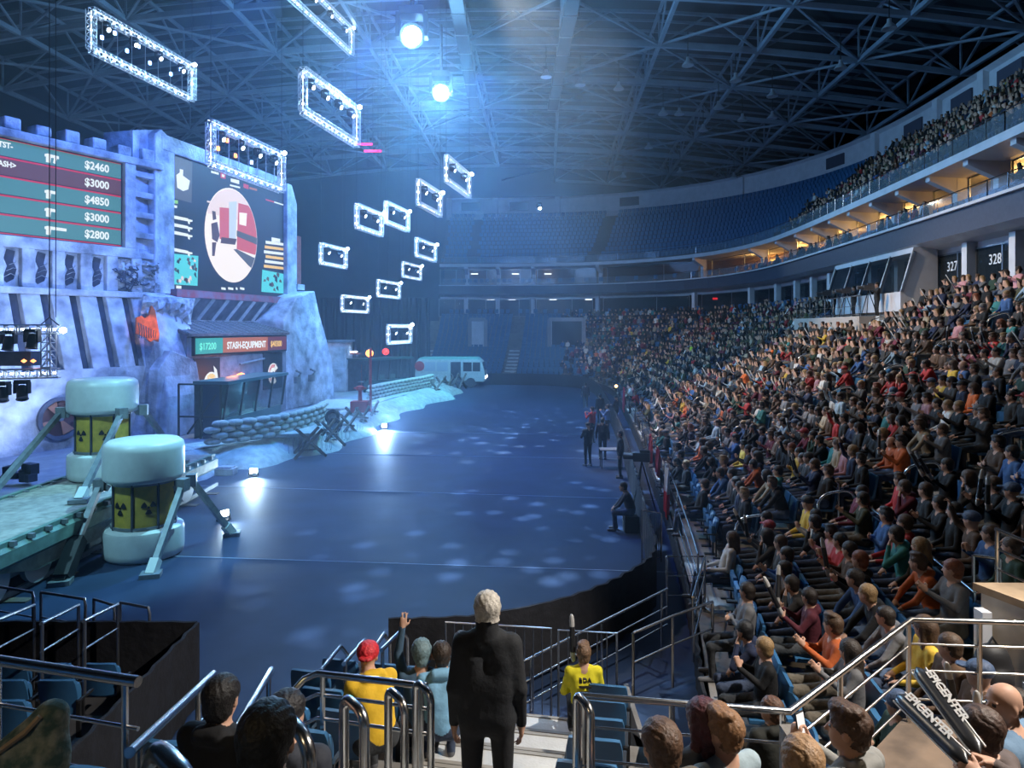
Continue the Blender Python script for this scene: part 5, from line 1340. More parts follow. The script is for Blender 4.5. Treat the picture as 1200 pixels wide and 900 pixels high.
# small hardware on stage near the wall
for px, py, z, lab in ((20,565,.9,'dark bulky prop silhouette at the foot of the left wall'),(128,492,1.0,'small grey machine prop below the wall rubble'),(200,505,.9,'heap of dark cable gear left of the booth')):
    p = PZ(px, py, z); b = MB(); rnd = random.Random(px)
    for _ in range(7): b.box(p+Vector((rnd.uniform(-.4,.4),rnd.uniform(-.3,.3),rnd.uniform(.05,.5))), (rnd.uniform(.2,.5),rnd.uniform(.2,.4),rnd.uniform(.15,.4)), rz=rnd.uniform(0,3))
    b.tube([p+Vector((-.5,0,.1)), p+Vector((0,.1,.7)), p+Vector((.4,0,.9))], .06, 6)
    tag(b.build('machine_prop', M_setR), lab, 'machine')
# ---- railway flatcar carrying the rear drum
fcx0, fcx1, fy0, fy1 = -12.9, -10.15, 11.2, 23.2
fcar = empty('flatcar', ((fcx0+fcx1)/2, (fy0+fy1)/2, 0), label='green railway flatcar on rails in front of the left stage wall', cat='rail wagon'); Lf = tuple(fcar.location)
pf = lambda mb, nm, m=None, bevel=0.: part(mb, nm, m, par=fcar, L=Lf, bevel=bevel)
b = MB(); b.box(((fcx0+fcx1)/2,(fy0+fy1)/2,1.22), (fcx1-fcx0-.2,fy1-fy0,.12)); pf(b, 'plank_deck', M_deck)
for x in (fcx0, fcx1):
    b = MB(); prof = [(x-.06,1.32),(x+.06,1.32),(x+.06,1.22),(x+.16,1.15),(x+.16,.88),(x+.04,.78),(x-.06,.78)]
    b.prism([(a, fy0, z) for a, z in prof], (0,fy1-fy0,0)); pf(b, 'side_beam', M_green)
    for k in range(22): b = MB(); b.box((x+.08, fy0+.4+k*.53, 1.26), (.20,.09,.10)); pf(b, 'stake_pocket', M_iron)
b = MB(); b.prism([(fcx1-.02,fy0+2,.80),(fcx1-.02,fy1-2,.80),(fcx1-.02,fy1-3.4,.42),(fcx1-.02,fy0+3.4,.42)], (-.15,0,0)); pf(b, 'truss_belly', M_green)
for cy_ in (14.2, 21.0):
    b = MB(); b.box(((fcx0+fcx1)/2,cy_,.62), (1.9,.5,.28)); b.box((fcx1-.35,cy_,.50), (.16,2.0,.22)); b.box((fcx0+.35,cy_,.50), (.16,2.0,.22)); o = pf(b, 'bogie_frame', M_iron)
    for dy in (-.65,.65):
        for x in (fcx1-.22, fcx0+.22):
            b = MB(); b.lathe([(0,-.05),(.10,-.08),(.12,-.03),(.34,-.03),(.36,-.06),(.42,-.06),(.42,.06),(.45,.08),(.0,.08)], 24, c=Vector((x,cy_+dy,.53))-Vector(Lf), R=Matrix.Rotation(PI/2*(1 if x > -11.5 else -1), 3, 'Y').transposed() if False else Matrix.Rotation(PI/2, 3, 'Y')); b.build('wheel', mat('wheel_pale', (.45,.50,.55), .5, metal=.3), parent=fcar)
for x in (fcx0+.45, fcx1-.30):
    b = MB(); b.box((x,17.2,.06), (.07,14,.12)); o = b.build('track_rail', M_iron); tag(o, 'steel track rail under the flatcar, on the %s side' % ('stage wall' if x < -12 else 'arena floor'), 'rail')
for k in range(9):
    b = MB(); b.box((-11.6,11.0+k*1.5,.0+.012), (3.4,.24,.024)); o = b.build('sleeper', M_wood); tag(o, 'timber sleeper under the flatcar track, %s from the camera' % ORD[k], 'sleeper', 'track sleepers')
for px, py, lab in ((22,667,'dark low equipment box on floor at the left edge'),(48,663,'small dark box beside the leaning drum leg'),(265,556,'white low box on floor beyond the near drum')):
    p = PZ(px,py,0); b = MB(); b.box((0,0,.13), (.7,.5,.26)); b.box((0,0,.29), (.6,.42,.06)); o = b.build('equipment_box', M_black if px < 200 else M_set, bevel=.02); o.location = p; tag(o, lab, 'box')
b = MB(); b.box((0,0,.2), (1.5,.9,.4)); b.box((0,0,.44), (1.3,.7,.1)); o = b.build('equipment_box', M_green, bevel=.03); o.location = PZ(68,648,0)+Vector((0,.5,0)); tag(o, 'wide grey-green crate under the flatcar side beam', 'box')
# ---- the two drums
def drum(loc, lab, legs, sc=1.):
    o = empty('nuclear_drum', loc, 0, lab, 'drum', None); o.scale = (sc,)*3
    b = MB(); b.lathe([(.0,.02),(.84,.02),(.89,.08),(.90,.2),(.90,.62),(.88,.70),(.80,.75),(.0,.75)], 48); b.build('base_cap', M_enam, parent=o, smooth=True)
    b = MB(); b.lathe([(.70,.72),(.70,1.95)], 48); b.build('yellow_body', M_yel, parent=o, smooth=True)
    b = MB(); b.lathe([(.0,1.88),(.84,1.88),(.90,1.94),(.91,2.0),(.91,2.62),(.88,2.76),(.78,2.84),(.3,2.87),(0,2.88)], 48); b.build('top_cap', M_enam, parent=o, smooth=True)
    for z in (.80,1.84):
        b = MB(); b.lathe([(.71,z-.03),(.74,z-.03),(.74,z+.03),(.71,z+.03)], 48); b.build('rim_band', M_iron, parent=o)
    for k in range(8):
        a = k*PI/4+.13; b = MB(); b.bar((math.cos(a)*.72,math.sin(a)*.72,.75),(math.cos(a)*.72,math.sin(a)*.72,1.9), .045,.045); b.build('frame_rib', M_setR, parent=o)
    for a0 in (-PI/2-.30, -PI/2+.62):      # radiation trefoil
        b = MB(); R_ = .712
        def cyl(u, v): a = a0+u/R_; return (math.cos(a)*R_, math.sin(a)*R_, 1.30+v)
        for k in range(3):
            t0 = PI/2+k*2*PI/3+PI-.5; pts = []
            for t in np.linspace(t0, t0+1.0, 5): pts.append((.045*math.cos(t), .045*math.sin(t)))
            for t in np.linspace(t0+1.0, t0, 5): pts.append((.165*math.cos(t), .165*math.sin(t)))
            b.prism([cyl(*p) for p in pts], Vector((math.cos(a0),math.sin(a0),0))*.012)
        b.prism([cyl(.03*math.cos(t), .03*math.sin(t)) for t in np.linspace(0,2*PI,9)[:-1]], Vector((math.cos(a0),math.sin(a0),0))*.012)
        b.build('radiation_symbol', M_black, parent=o)
    for (hx,hy,hz),(fx,fy,fz),sleeve in legs:
        hv = Vector((hx,hy,hz)); fv = Vector((fx,fy,fz)); b = MB()
        b.bar(hv, fv, .13, .13, M_iron); s_ = (hv-fv).normalized(); b.box(hv, (.24,.24,.3), M_iron, rz=math.atan2(hy,hx)); b.bar(hv, Vector((hx*.8,hy*.8,hz-.1)), .12,.12, M_iron)
        lg = b.build('strut_leg', M_iron, parent=o)
        b = MB(); b.box((fx,fy,fz+.0), (.42,.34,.10), M_iron, rz=.3); b.bar(fv, fv+s_*.35, .2,.2, M_enam if not sleeve else M_black); b.build('foot_plate', parent=lg)
        if sleeve: b = MB(); b.bar(fv+s_*.1, fv+s_*1.05, .30,.30); b.build('black_sleeve', M_black, parent=lg)
    return o
drum((-9.1,16.9,0), 'near white and yellow drum with radiation sign standing on arena floor', [((1.02,-.15,1.75),(.98,-1.55,.05),0), ((1.0,.35,1.75),(1.55,1.5,.05),0), ((-.98,-.2,1.75),(-.75,-2.0,.05),1), ((-.9,.5,1.75),(-1.2,1.3,.05),0)])
drum((-11.8,19.7,1.3), 'rear white and yellow drum with radiation sign standing on flatcar', [((.85,-.55,1.9),(1.15,-2.9,.05),0), ((1.0,.3,1.9),(1.3,2.0,.05),0), ((-.95,-.4,1.9),(-.85,-3.4,.05),0), ((-.8,.6,1.9),(-.9,2.4,.05),0)])
# ---- bus
bx = empty('bus', (-5.75,65.0,0), rz=-.05, label='old white bus with teal roof parked at the far end', cat='bus')
M_bus = mat('bus_white', (.55,.58,.60), .5, noise=.15); M_busr = mat('bus_roof_teal', (.25,.55,.52), .5)
sil = [(-3.25,.55),(-3.3,1.2),(-3.2,2.4),(-3.0,2.62),(2.75,2.62),(3.0,2.4),(3.25,1.5),(3.3,.95),(3.2,.55)]
b = MB(); b.prism([(x,-1.2,z) for x, z in sil], (0,2.4,0)); b.build('bus_body', M_bus, parent=bx, bevel=.05)
b = MB(); b.prism([(x,-1.15,z) for x, z in ((-3.05,2.6),(-2.8,2.82),(2.5,2.82),(2.8,2.6))], (0,2.3,0)); b.build('bus_roof', M_busr, parent=bx, bevel=.05)
for x0, x1 in ((-2.35,-1.35),(-1.25,-.2),(1.25,2.05),(2.15,2.85)): b = MB(); b.box(((x0+x1)/2,-1.215,1.95), (x1-x0,.03,.85)); b.build('bus_window', M_glassD if x0 > 0 else mat('bus_window_pale', (.45,.5,.6), .2), parent=bx)
b = MB(); b.box((.55,-1.22,1.45), (.95,.04,1.9)); b.build('bus_door', M_setR, parent=bx)
b = MB(); b.prism([(3.02,-1.0,2.35),(3.02,1.0,2.35),(3.24,1.0,1.6),(3.24,-1.0,1.6)], (.02,0,.01)); b.build('windscreen', M_glassD, parent=bx)
for x in (-1.9,1.95):
    for y in (-1.12,.95): b = MB(); b.lathe([(0,-.1),(.26,-.1),(.30,-.13),(.46,-.12),(.46,.12),(0,.12)], 20, c=(x,y,.46), R=Matrix.Rotation(PI/2,3,'X')); b.build('wheel', M_black, parent=bx)
b = MB(); b.lathe([(.34,0),(.46,0),(.46,.03),(.34,.03)], 24, c=(-2.85,-1.21,2.0), R=Matrix.Rotation(PI/2,3,'X')); b.bar((-3.1,-1.24,1.8),(-2.6,-1.24,2.2), .09,.02); b.build('red_round_mark', M_redp, parent=bx)
for y in (-.8,.8): b = MB(); b.lathe([(0,0),(.13,0),(.13,.06),(0,.06)], 12, c=(3.27,y,.95), R=Matrix.Rotation(PI/2,3,'Y')); b.build('headlight', E_white, parent=bx)
# ---- hanging light frames
def ladder(mb, a, c, w, m, seg=None, r=.025):
    """box truss between a and c"""
    a = Vector(a); c = Vector(c); t = (c-a).normalized(); L = (c-a).length; u = Vector((0,0,1)) if abs(t.z) < .9 else Vector((1,0,0)); x = t.cross(u).normalized(); y = t.cross(x)
    off = [x*w/2+y*w/2, x*w/2-y*w/2, -x*w/2-y*w/2, -x*w/2+y*w/2]
    for o_ in off: mb.tube([a+o_, c+o_], r, 5, m)
    n = max(1, round(L/(seg or w)))
    for i in range(n):
        p0 = a+(c-a)*i/n; p1 = a+(c-a)*(i+1)/n
        for k in range(4):
            j = (k+1) % 4
            if k % 2: mb.bar(p0+off[k], p1+off[j], r, r, m)
            else: mb.bar(p0+off[j], p1+off[k], r, r, m)
            mb.bar(p0+off[k], p0+off[j], r, r, m)
def moving_head(name, loc, d, par=None, lens=None, sc=1., lab=None, grp=None):
    o = empty(name, loc, label=lab, cat='lamp' if lab else None, group=grp) if lab else empty(name, loc)
    if par: o.parent = par
    o.scale = (sc,)*3; R = Vector(d).normalized().to_track_quat('Z','Y').to_matrix()
    b = MB(); b.box((0,0,.28), (.30,.22,.10)); b.box((-.17,0,.12), (.05,.14,.3)); b.box((.17,0,.12), (.05,.14,.3)); b.build('yoke', M_black, parent=o)
    b = MB(); b.lathe([(.0,-.2),(.10,-.18),(.13,-.05),(.13,.16),(.15,.2),(.11,.2),(.11,.17)], 14, R=R); b.build('lamp_head', M_black, parent=o, smooth=True)
    b = MB(); b.lathe([(0,.175),(.115,.175)], 14, R=R); b.build('lens', lens or E_white, parent=o)
    return o
FR = [(107,225,8,62,2.1,'outer left, largest frame above the price screen'),(247,330,140,196,2.1,'hung just above the round scope screen'),(355,418,78,134,2.1,'high beside the left of both star-bright lamps'),(336,412,-44,-14,2.0,'cut by the top edge of the photo'),
      (418,447,238,268,1.5,'right of the bunker, third from the top left cluster'),(452,478,235,262,1.5,'beside the beam over centre stage'),(490,516,209,241,1.5,'second below the bright lamps'),(523,550,181,213,1.5,'highest and rightmost of the small frames'),(488,510,278,301,1.4,'midway down, nearest the far seats'),
      (472,493,306,325,1.4,'small one below the middle frames'),(443,468,327,348,1.4,'lower middle over the far stage'),(401,431,345,366,1.4,'low beside the bunker right edge'),(455,481,380,404,1.4,'lowest frame, just above the bus roof'),(376,405,284,310,1.5,'left of the cluster, next to the bunker top')]
m_ = .2
for fi, (xl, xr, yt, yb, hh, lab) in enumerate(FR):
    Y1 = 800*hh/(yb-yt); 
    if fi == 3: Y1 = 40
    X1 = (xl-600)/800*Y1; k = (xr-600)/800; Y2 = (m_*Y1-X1)/(m_-k); X2 = k*Y2; z1 = H-(yt-HOR)/800*Y1; z0 = z1-hh
    o = empty('light_frame', ((X1+X2)/2,(Y1+Y2)/2,z0), label='hanging white-lit truss frame, %s' % lab, cat='light frame', group='hanging truss frames'); LL = tuple(o.location)
    w = .32 if hh > 1.9 else .24; a0, a1, b0, b1 = Vector((X1,Y1,z0+w/2)), Vector((X1,Y1,z1-w/2)), Vector((X2,Y2,z0+w/2)), Vector((X2,Y2,z1-w/2))
    for nm, pa, pc in (('top_truss',a1,b1),('bottom_truss',a0,b0),('side_truss',a0,a1),('side_truss',b0,b1)):
        b = MB(); ladder(b, pa, pc, w, M_alu, r=.02 if hh > 1.9 else .026); part(b, nm, M_alu, par=o, L=LL)
    b = MB()    # LED tubes running inside the truss
    for pa, pc in ((a1,b1),(a0,b0),(a0,a1),(b0,b1)):
        n = max(3, int((pc-pa).length/.5)) 
        for i in range(n): b.box(pa+(pc-pa)*((i+.5)/n), (.07,.07,.07) if hh > 1.9 else (.09,.09,.09), E_white if (i+fi) % 3 else E_blue)
        for e_ in (-1,1): b.tube([pa+Vector((0,0,e_*w*.3))+(pc-pa).normalized()*.1, pc+Vector((0,0,e_*w*.3))-(pc-pa).normalized()*.1], .013 if hh > 1.9 else .014, 4, emis('led_tube', (.55,.72,1.), 6.))
    part(b, 'led_string', par=o, L=LL)
    n = 4 if hh > 1.9 else 2
    for i in range(n):
        p = a1.lerp(b1, (i+.5)/n)-Vector(LL)
        moving_head('lamp_unit', p+Vector((0,0,-w/2-.3)), (1,-.35,-.55), par=o, lens=E_white)
    if fi in (1,0):
        b = MB()
        for i in range(7):
            p = a1.lerp(b1, (i+.7)/7.6); q_ = a0.lerp(b0, (i+.7)/7.6); b.tube([p,q_], .018, 5)
        part(b, 'hanging_rod', M_alu, par=o, L=LL).__setitem__('kind','stuff')
        for i in range(5 if fi else 8):
            p = (a0.lerp(b0,(i+.8)/9)).lerp(a1.lerp(b1,(i+.8)/9), .75 if i % 2 else .45); b = MB(); b.box(p, (.10,.12,.17)); part(b, 'led_panel', E_org if (fi == 1 and i < 4) else E_blue, par=o, L=LL)
    c = b1+Vector((.15,0,w/2)); b = MB(); b.lathe([(0,-.12),(.10,-.06),(.12,0),(.10,.06),(0,.12)], 12, emis('lamp_ball', (.75,.88,1.), 45.), c=c); part(b, 'end_lamp', par=o, L=LL)
    for pc in (a1, b1):
        b = MB(); b.tube([pc, (pc.x,pc.y,26.5)], .012, 4); part(b, 'hanging_cable', M_black, par=o, L=LL)
# small low rig at the left edge
o = empty('light_frame', tuple(P(20,440,21)), label='low light rig with orange lamps cut by the left photo edge', cat='light frame', group='hanging truss frames'); LL = tuple(o.location)
A, B = P(-60,386,20.5), P(70,386,21.5); A2, B2 = P(-60,440,20.5), P(70,437,21.5)
for nm, pa, pc in (('top_truss',A,B),('bottom_truss',A2,B2),('side_truss',P(57,440,21.4),P(57,392,21.4))):
    b = MB(); ladder(b, pa, pc, .28, M_alu, r=.022); part(b, nm, M_alu, par=o, L=LL)
b = MB()
for i in range(10): b.box(A.lerp(B,(i+.5)/10), (.06,.06,.06), E_white); b.box(A2.lerp(B2,(i+.5)/10), (.06,.06,.06), E_white)
part(b, 'led_string', par=o, L=LL)
for px, py in ((10,398),(38,396),(3,458),(26,456)): moving_head('lamp_unit', P(px,py,21)-Vector(LL)+Vector((0,0,-.1)), (.3,-.4,-.8) if py > 430 else (0,-.2,-1), par=o, lens=M_glassD, sc=1.15)
for px in (28,39): b = MB(); c = P(px,423,21.3); b.lathe([(0,-.06),(.08,0),(0,.06)], 10, E_org, c=c); part(b, 'orange_lamp', par=o, L=LL)
b = MB(); b.box(P(15,420,21.8), (1.5,.5,.45)); part(b, 'dark_case', M_setR, par=o, L=LL)
b = MB(); c = P(74,387,21.4); b.lathe([(0,-.1),(.09,-.05),(.1,0),(.09,.05),(0,.1)], 12, emis('lamp_ball', (.75,.88,1.), 45.), c=c); part(b, 'end_lamp', par=o, L=LL)
b = MB(); t_ = P(58,372,21.3); b.tube([t_+Vector((-.3,0,-.25)), t_, t_+Vector((.3,0,-.25))], .02, 5); b.tube([t_, (t_.x,t_.y,26.5)], .015, 5); b.tube([t_+Vector((.13,.1,0)), (t_.x+.13,t_.y+.1,26.5)], .012, 5); part(b, 'hanging_cable', M_black, par=o, L=LL)
# the two star-bright lamps over the floor, and the smaller spot over the far seats
BRT = []
for (px, py, Y, sc_, lab) in ((483,42,42,5.,'left, higher of the two dazzling moving lamps under the roof'),(517,108,46,4.,'right, lower of the two dazzling moving lamps under the roof')):
    c = P(px,py,Y); o = moving_head('moving_lamp', c, Vector((0,0,H))-c, lens=E_hot, sc=sc_, lab=lab, grp='dazzling moving lamps'); BRT.append(c)
    b = MB(); b.tube([(0,0,.33),(0,0,(26.0-c.z)/sc_)], .03, 6); b.build('drop_pipe', M_black, parent=o)
c = P(632,243,80); moving_head('moving_lamp', c, (.25,-.9,-.6), lens=E_flood, sc=1.6, lab='small bright spot lamp hung before the dark far upper seats'); SPOTF = c
# flood lamps on the floor and the stage
FL = []
for px, py, z, d, lab in ((297,558,0,(.4,-1,.25),'floor flood lamp shining beside the near sandbags'),(450,503,0,(.45,-1,.22),'brightest floor flood lamp, in front of the timber obstacles'),(262,610,0,(.9,-.5,.3),'small flood lamp on the floor right of the near drum'),(536,447,.1,(.6,-1,.2),'far floor lamp shining in front of the bus'),
        (168,495,.8,(-.9,.5,.9),'wall washer lamp lighting the concrete left of the bunker'),(345,473,.8,(-.8,.2,1.),'wall washer lamp lighting the right bunker buttress'),(359,464,.8,(-.6,.6,1.),'small stage lamp at the foot of the right buttress'),(28,560,.8,(-.9,.3,1.),'wall washer lamp lighting the wall below the fan')):
    p = PZ(px, py, z); o = empty('flood_lamp', tuple(p), label=lab, cat='lamp', group='flood lamps'); R = Vector(d).normalized().to_track_quat('Z','Y').to_matrix()
    b = MB(); b.box((0,0,.03), (.34,.24,.06)); b.bar((-.17,0,.05),(-.17,0,.22), .03,.05); b.bar((.17,0,.05),(.17,0,.22), .03,.05); b.build('bracket', M_black, parent=o)
    b = MB(); b.box((0,0,.20), (.30,.20,.12), R=R); b.build('housing', M_black, parent=o); b = MB(); b.box(Vector((0,0,.20))+R@Vector((0,0,.062)), (.26,.17,.01), R=R); b.build('lens', E_flood, parent=o)
    FL.append((p+Vector((0,0,.2))+R@Vector((0,0,.12)), Vector(d).normalized()))

for px, py, lab in ((426,169,'short magenta led bar glowing under the roof left of the lamps'),(437,177,'second short magenta led bar just below the first')):
    c = P(px,py,58); b = MB(); b.box(c, (1.5,.1,.16)); o = b.build('led_bar', emis('led_magenta', (1.,.03,.25), 3.)); b2 = MB(); b2.tube([c, (c.x,c.y,26.3)], .02, 4); b2.build('hanging_cable', M_black, parent=o); tag(o, lab, 'light')

for i, (px, py, Y) in enumerate([(556,321,86.3),(604,321,86.3),(642,321,86.3),(700,321,86.3),(735,321,86),(575,351,84.6),(600,351,84.6),(690,351,84.6),(728,351,84.6),(648,351,84.6)]):  # glowing boxes added for the white reflections in the suite glass
    c = P(px,py,Y); b = MB(); b.box(c, (.9,.5,.10)); o = b.build('ceiling_light', emis('speck_glow', (.8,.9,1.), 5.)); tag(o, 'small glowing reflection speck in the far %s suites, %s from the left' % (('upper', ORD[i]) if i < 5 else ('lower', ORD[[5,6,9,7,8].index(i)])), 'light', 'glowing reflection specks of the far suites')
# ================================================================== people and rails near the camera
def dist_ring(x, y):
    d2 = (_a[:,0]-x)**2+(_a[:,1]-y)**2; nr = x < 1.5 and y < 12; d2 = np.where((np.arange(len(d2)) < NA) == nr, d2, 1e9); i = int(np.argmin(d2)); return _s[i], math.sqrt(d2[i])
def snap_row(px, py, top, kmin=0, kmax=12):
    best = None
    for k in range(kmin, kmax):
        zt = zrow(k)+top; 
        if zt > H-.2: continue
        Y = (H-zt)*FPX/(py-HOR); X = (px-600)/FPX*Y; s, d = dist_ring(X, Y); e = abs(d-(D0+k*RD+.5))
        if best is None or e < best[0]: best = (e, k, X, Y)
    return best
def hero(f, h, px, py, rz, top, hair, legm, label, k=None, z=None, Y=None, cat='person', sc=1., hairname='hair', st=1.37, group=None):
    if z is None:
        e, k, X, Y = snap_row(px, py, st*sc); z = zrow(k)
    else:
        Y = (H-z-st*sc)*FPX/(py-HOR); X = (px-600)/FPX*Y
    ms = fig_mesh(f, 'near_figure', h, legm)
    return put_person(ms, (X, Y, z), rz, top, hair, label, hairname=hairname, sc=sc, group=group)
DARKH = (.03,.018,.012)
man = standing('side', hair='short', coat=True, yaw=.05, fat=.94)
mY = 4.72; mk = 5; 
ms = fig_mesh(man, 'near_figure', .0115, mat('trousers_black', (.01,.01,.012), .9, bump=.3, bscale=12))
mz = zrow(mk)+.017
mo = put_person(ms, ((571-600)/800*mY, mY, mz), -.03, (.010,.011,.014), (.42,.38,.33), 'grey-haired man in black jacket standing on the stairs, back to the camera', sc=1.06)
hero(seated('lap/knee', .28, yaw=-.5, pitch=-.15, hair='cap_back', fat=1.12, hood=True), .012, 440, 759, .55, (.70,.42,.02), (.55,.02,.03), M_leg[1], 'person in yellow jacket and backward red cap leaning over in left block', hairname='cap')
hero(seated('tall/lap', 0, hair='beanie'), .013, 494, 752, .1, (.05,.10,.16), (.13,.20,.22), M_leg[1], 'person in grey beanie raising left arm in front row of left block', hairname='beanie')
hero(seated('ear/lap', .15, yaw=.3, hair='short', hood=True), .012, 517, 757, .15, (.20,.42,.62), DARKH, M_leg[0], 'person in pale blue hoodie with hand on face, beside the standing man')
hero(seated('lap/head', 0, hair='short'), .013, 541, 741, 0., (.25,.42,.55), DARKH, M_leg[0], 'person touching own head, mostly hidden behind the standing man')
yb = hero(seated('lap', .05, yaw=.1, hair='quiff', fat=.95), .012, 684, 756, .0, (.72,.62,.02), (.16,.09,.05), M_leg[1], 'child in bright yellow shirt sitting in the front row right of stairs', sc=.93)
loc = Vector(yb.location)
text('shirt_lettering', 'BDA', .085, M_black, yb, frame((-.085,-.190,.98), (1,0,0), (0,-.12,1)), extrude=.02)
for q in range(2):
    b = MB(); b.box((0,-.180,.92-q*.07), (.16-.05*q,.03,.018)); b.build('print_line', M_black, parent=yb)
put_stick(loc+Vector((-.11,.18,.98)), (-.03,.05,1), 'clear inflatable stick standing upright beside the child in yellow shirt')
s1 = hero(seated('lap', .05, hair='short', fat=1.15, hood=True), .011, 256, 797, -.2, (.008,.008,.010), (.010,.008,.008), M_leg[5], 'dark silhouetted person seen from behind at the bottom left, between two handrails')
s2 = hero(seated('lap', .0, hair='short', fat=1.1, hood=True, yaw=-.3), .011, 337, 812, -.1, (.030,.033,.045), (.012,.010,.012), M_leg[5], 'silhouetted person in grey hooded jacket seen from behind, bottom left')
hero(seated('lap', .2, hair='short', fat=1.), .012, 292, 846, -.1, (.01,.01,.012), (.01,.01,.01), M_leg[5], 'small dark head bowed between the two silhouetted people at bottom left')
# bottom right, seen from behind
hero(seated('lap', .0, hair='short', fat=1.1), .0115, 774, 848, .35, (.10,.08,.06), (.085,.042,.022), M_leg[0], 'person with thick curly brown hair at the bottom edge right of stairs', st=1.36)
hero(seated('lap', .05, yaw=.3, hair='long'), .012, 827, 824, .3, (.10,.11,.13), (.06,.010,.014), M_leg[0], 'long dark-red-haired person at bottom, in front of curly-haired one')
hero(seated('lap', .0, yaw=.35, hair='quiff'), .011, 848, 834, .4, (.30,.38,.42), (.22,.11,.05), M_leg[1], 'person with swept light brown quiff, bottom edge right of stairs')
hero(seated('lap', .05, yaw=.6, hair='short', fat=1.15, hood=True), .011, 906, 820, .25, (.014,.015,.012), (.10,.045,.025), M_leg[1], 'person in black jacket with short reddish-brown hair below the handrail')
hero(seated('lap', .0, yaw=-.2, hair='short'), .011, 940, 866, .2, (.12,.10,.08), (.30,.17,.08), M_leg[1], 'fair-haired head at the bottom edge, nearest to the camera')
ph = hero(seated('phone', .05, yaw=.45, hair='quiff', hood=True), .0105, 1001, 833, .55, (.24,.235,.22), (.07,.035,.02), M_leg[0], 'person in grey hoodie holding up a bright phone below the landing', z=2.05)
R = Matrix.Rotation(ph.rotation_euler.z, 3, 'Z'); c = Vector(ph.location)+R@Vector((0,.345,1.12))
b = MB(); b.box((0,0,0), (.075,.010,.15)); o = b.build('smartphone', M_black, bevel=.004); o.location = c; o.rotation_euler = (-.2,0,.55); tag(o, 'white phone with lit screen held by the person in grey hoodie', 'phone'); b2 = MB(); b2.box((0,-.006,0), (.066,.002,.132)); b2.build('screen', emis('phone_screen', (.95,.9,.85), 1.1), parent=o)
h1 = P(1141,872,3.34); h2 = P(1125,886,3.26); _Y = (H-2.05-1.37)*FPX/(838-HOR); _L = Vector(((1165-600)/FPX*_Y, _Y, 2.05)); _R = Matrix.Rotation(-.45, 3, 'Z')
T1 = P(1074,782,3.85); T2 = P(1051,814,3.75)
def _loc(hp, tip): d = (hp-tip).normalized(); w_ = hp+d*.05+Vector((.06,-.03,-.05)); return (tuple(_R@(w_-_L)), tuple(_R@Vector((-.8,.5,.3))))
st_p = hero(seated('stick', .12, yaw=.5, hair='short', fat=1.05, wrists={-1:_loc(h2,T2), 1:_loc(h1,T1)}), .0105, 1165, 838, .45, (.10,.075,.07), (.06,.03,.02), M_leg[1], 'dark-haired person gripping two printed inflatable sticks, bottom right', z=2.05)
hero(seated('lap', .1, yaw=1.0, hair='bald', fat=1.15), .011, 1193, 806, .7, (.12,.20,.30), (.03,.02,.015), M_leg[1], 'balding man in profile at the right edge beside the sticks', z=2.05)
# two printed sticks in that person's hands
R = Matrix.Rotation(.45, 3, 'Z'); M_grip = mat('stick_white', (.62,.60,.58), .35)
def flatstick(p0, p1, lab, face):
    p0 = Vector(p0); p1 = Vector(p1); L = (p1-p0).length; t = (p1-p0)/L; f_ = Vector(face); f_ = (f_-t*f_.dot(t)).normalized(); x = t.cross(f_)
    o = empty('inflatable_stick', tuple(p0), label=lab, cat='inflatable stick', group=None); w = .040; n = 16
    mb = MB(); vs = []; K = 14
    for i in range(K+1):
        a = i/K; e = min(1, math.sin(PI*min(a, 1-a)*5) if min(a,1-a) < .1 else 1.); e = max(e, .12)
        for j in range(n): th = 2*PI*j/n; vs.append(t*(a*L)+x*(w*e*math.cos(th))+f_*(.024*e*math.sin(th)))
    mb.add(vs, [(i*n+j,(i+1)*n+j,(i+1)*n+(j+1)%n,i*n+(j+1)%n) for i in range(K) for j in range(n)]+[tuple(range(n)),tuple(range(K*n,(K+1)*n))]); mb.build('stick_body', M_infk, parent=o, smooth=True)
    mb = MB()
    for sx in (-1,1): mb.tube([t*(L*a)+x*(w*sx*.97) for a in (.04,.3,.6,.96)], .006, 6)
    mb.build('white_edge', M_grip, parent=o)
    text('stick_lettering', 'EPICENTER', .056, M_grip, o, frame(t*L*.90+x*(-.020)+f_*.0255, -t, x) if False else frame(t*(L*.88)-(-t).cross(f_)*0+x*.019+f_*.0255, -t, f_.cross(-t)), extrude=.001, fx=1.25, bold=.002)
    return o
flatstick(h1+(h1-T1)*.10, T1, 'upper printed inflatable stick held out by the person at the bottom right', (-.35,-1,.5))
flatstick(h2+(h2-T2)*.10, T2, 'lower printed inflatable stick held out by the person at the bottom right', (-.35,-1,.5))
# rucksack and things on the landing
p = PZ(1163,812,2.05); b = MB(); 
f = Fig(); f.blob((0,0,.20), (.20,.13,.22), TOP, .03); f.blob((0,0,.36), (.15,.11,.12), TOP, .05); f.blob((0,-.12,.16), (.13,.06,.12), TOP, .03)
V, Q, mt = f.mesh('bag', .02); me = bpy.data.meshes.new('rucksack'); me.from_pydata(V.tolist(), [], Q.tolist()); me.materials.append(M_black); me.polygons.foreach_set('use_smooth',[True]*len(Q)); o = bpy.data.objects.new('rucksack', me); COL.objects.link(o); o.location = p; tag(o, 'black rucksack standing on the landing by the pale wall', 'bag')
b = MB(); b.tube([(-.05,0,.46),(0,0,.54),(.05,0,.46)], .012, 6); b.build('carry_loop', M_black, parent=o)
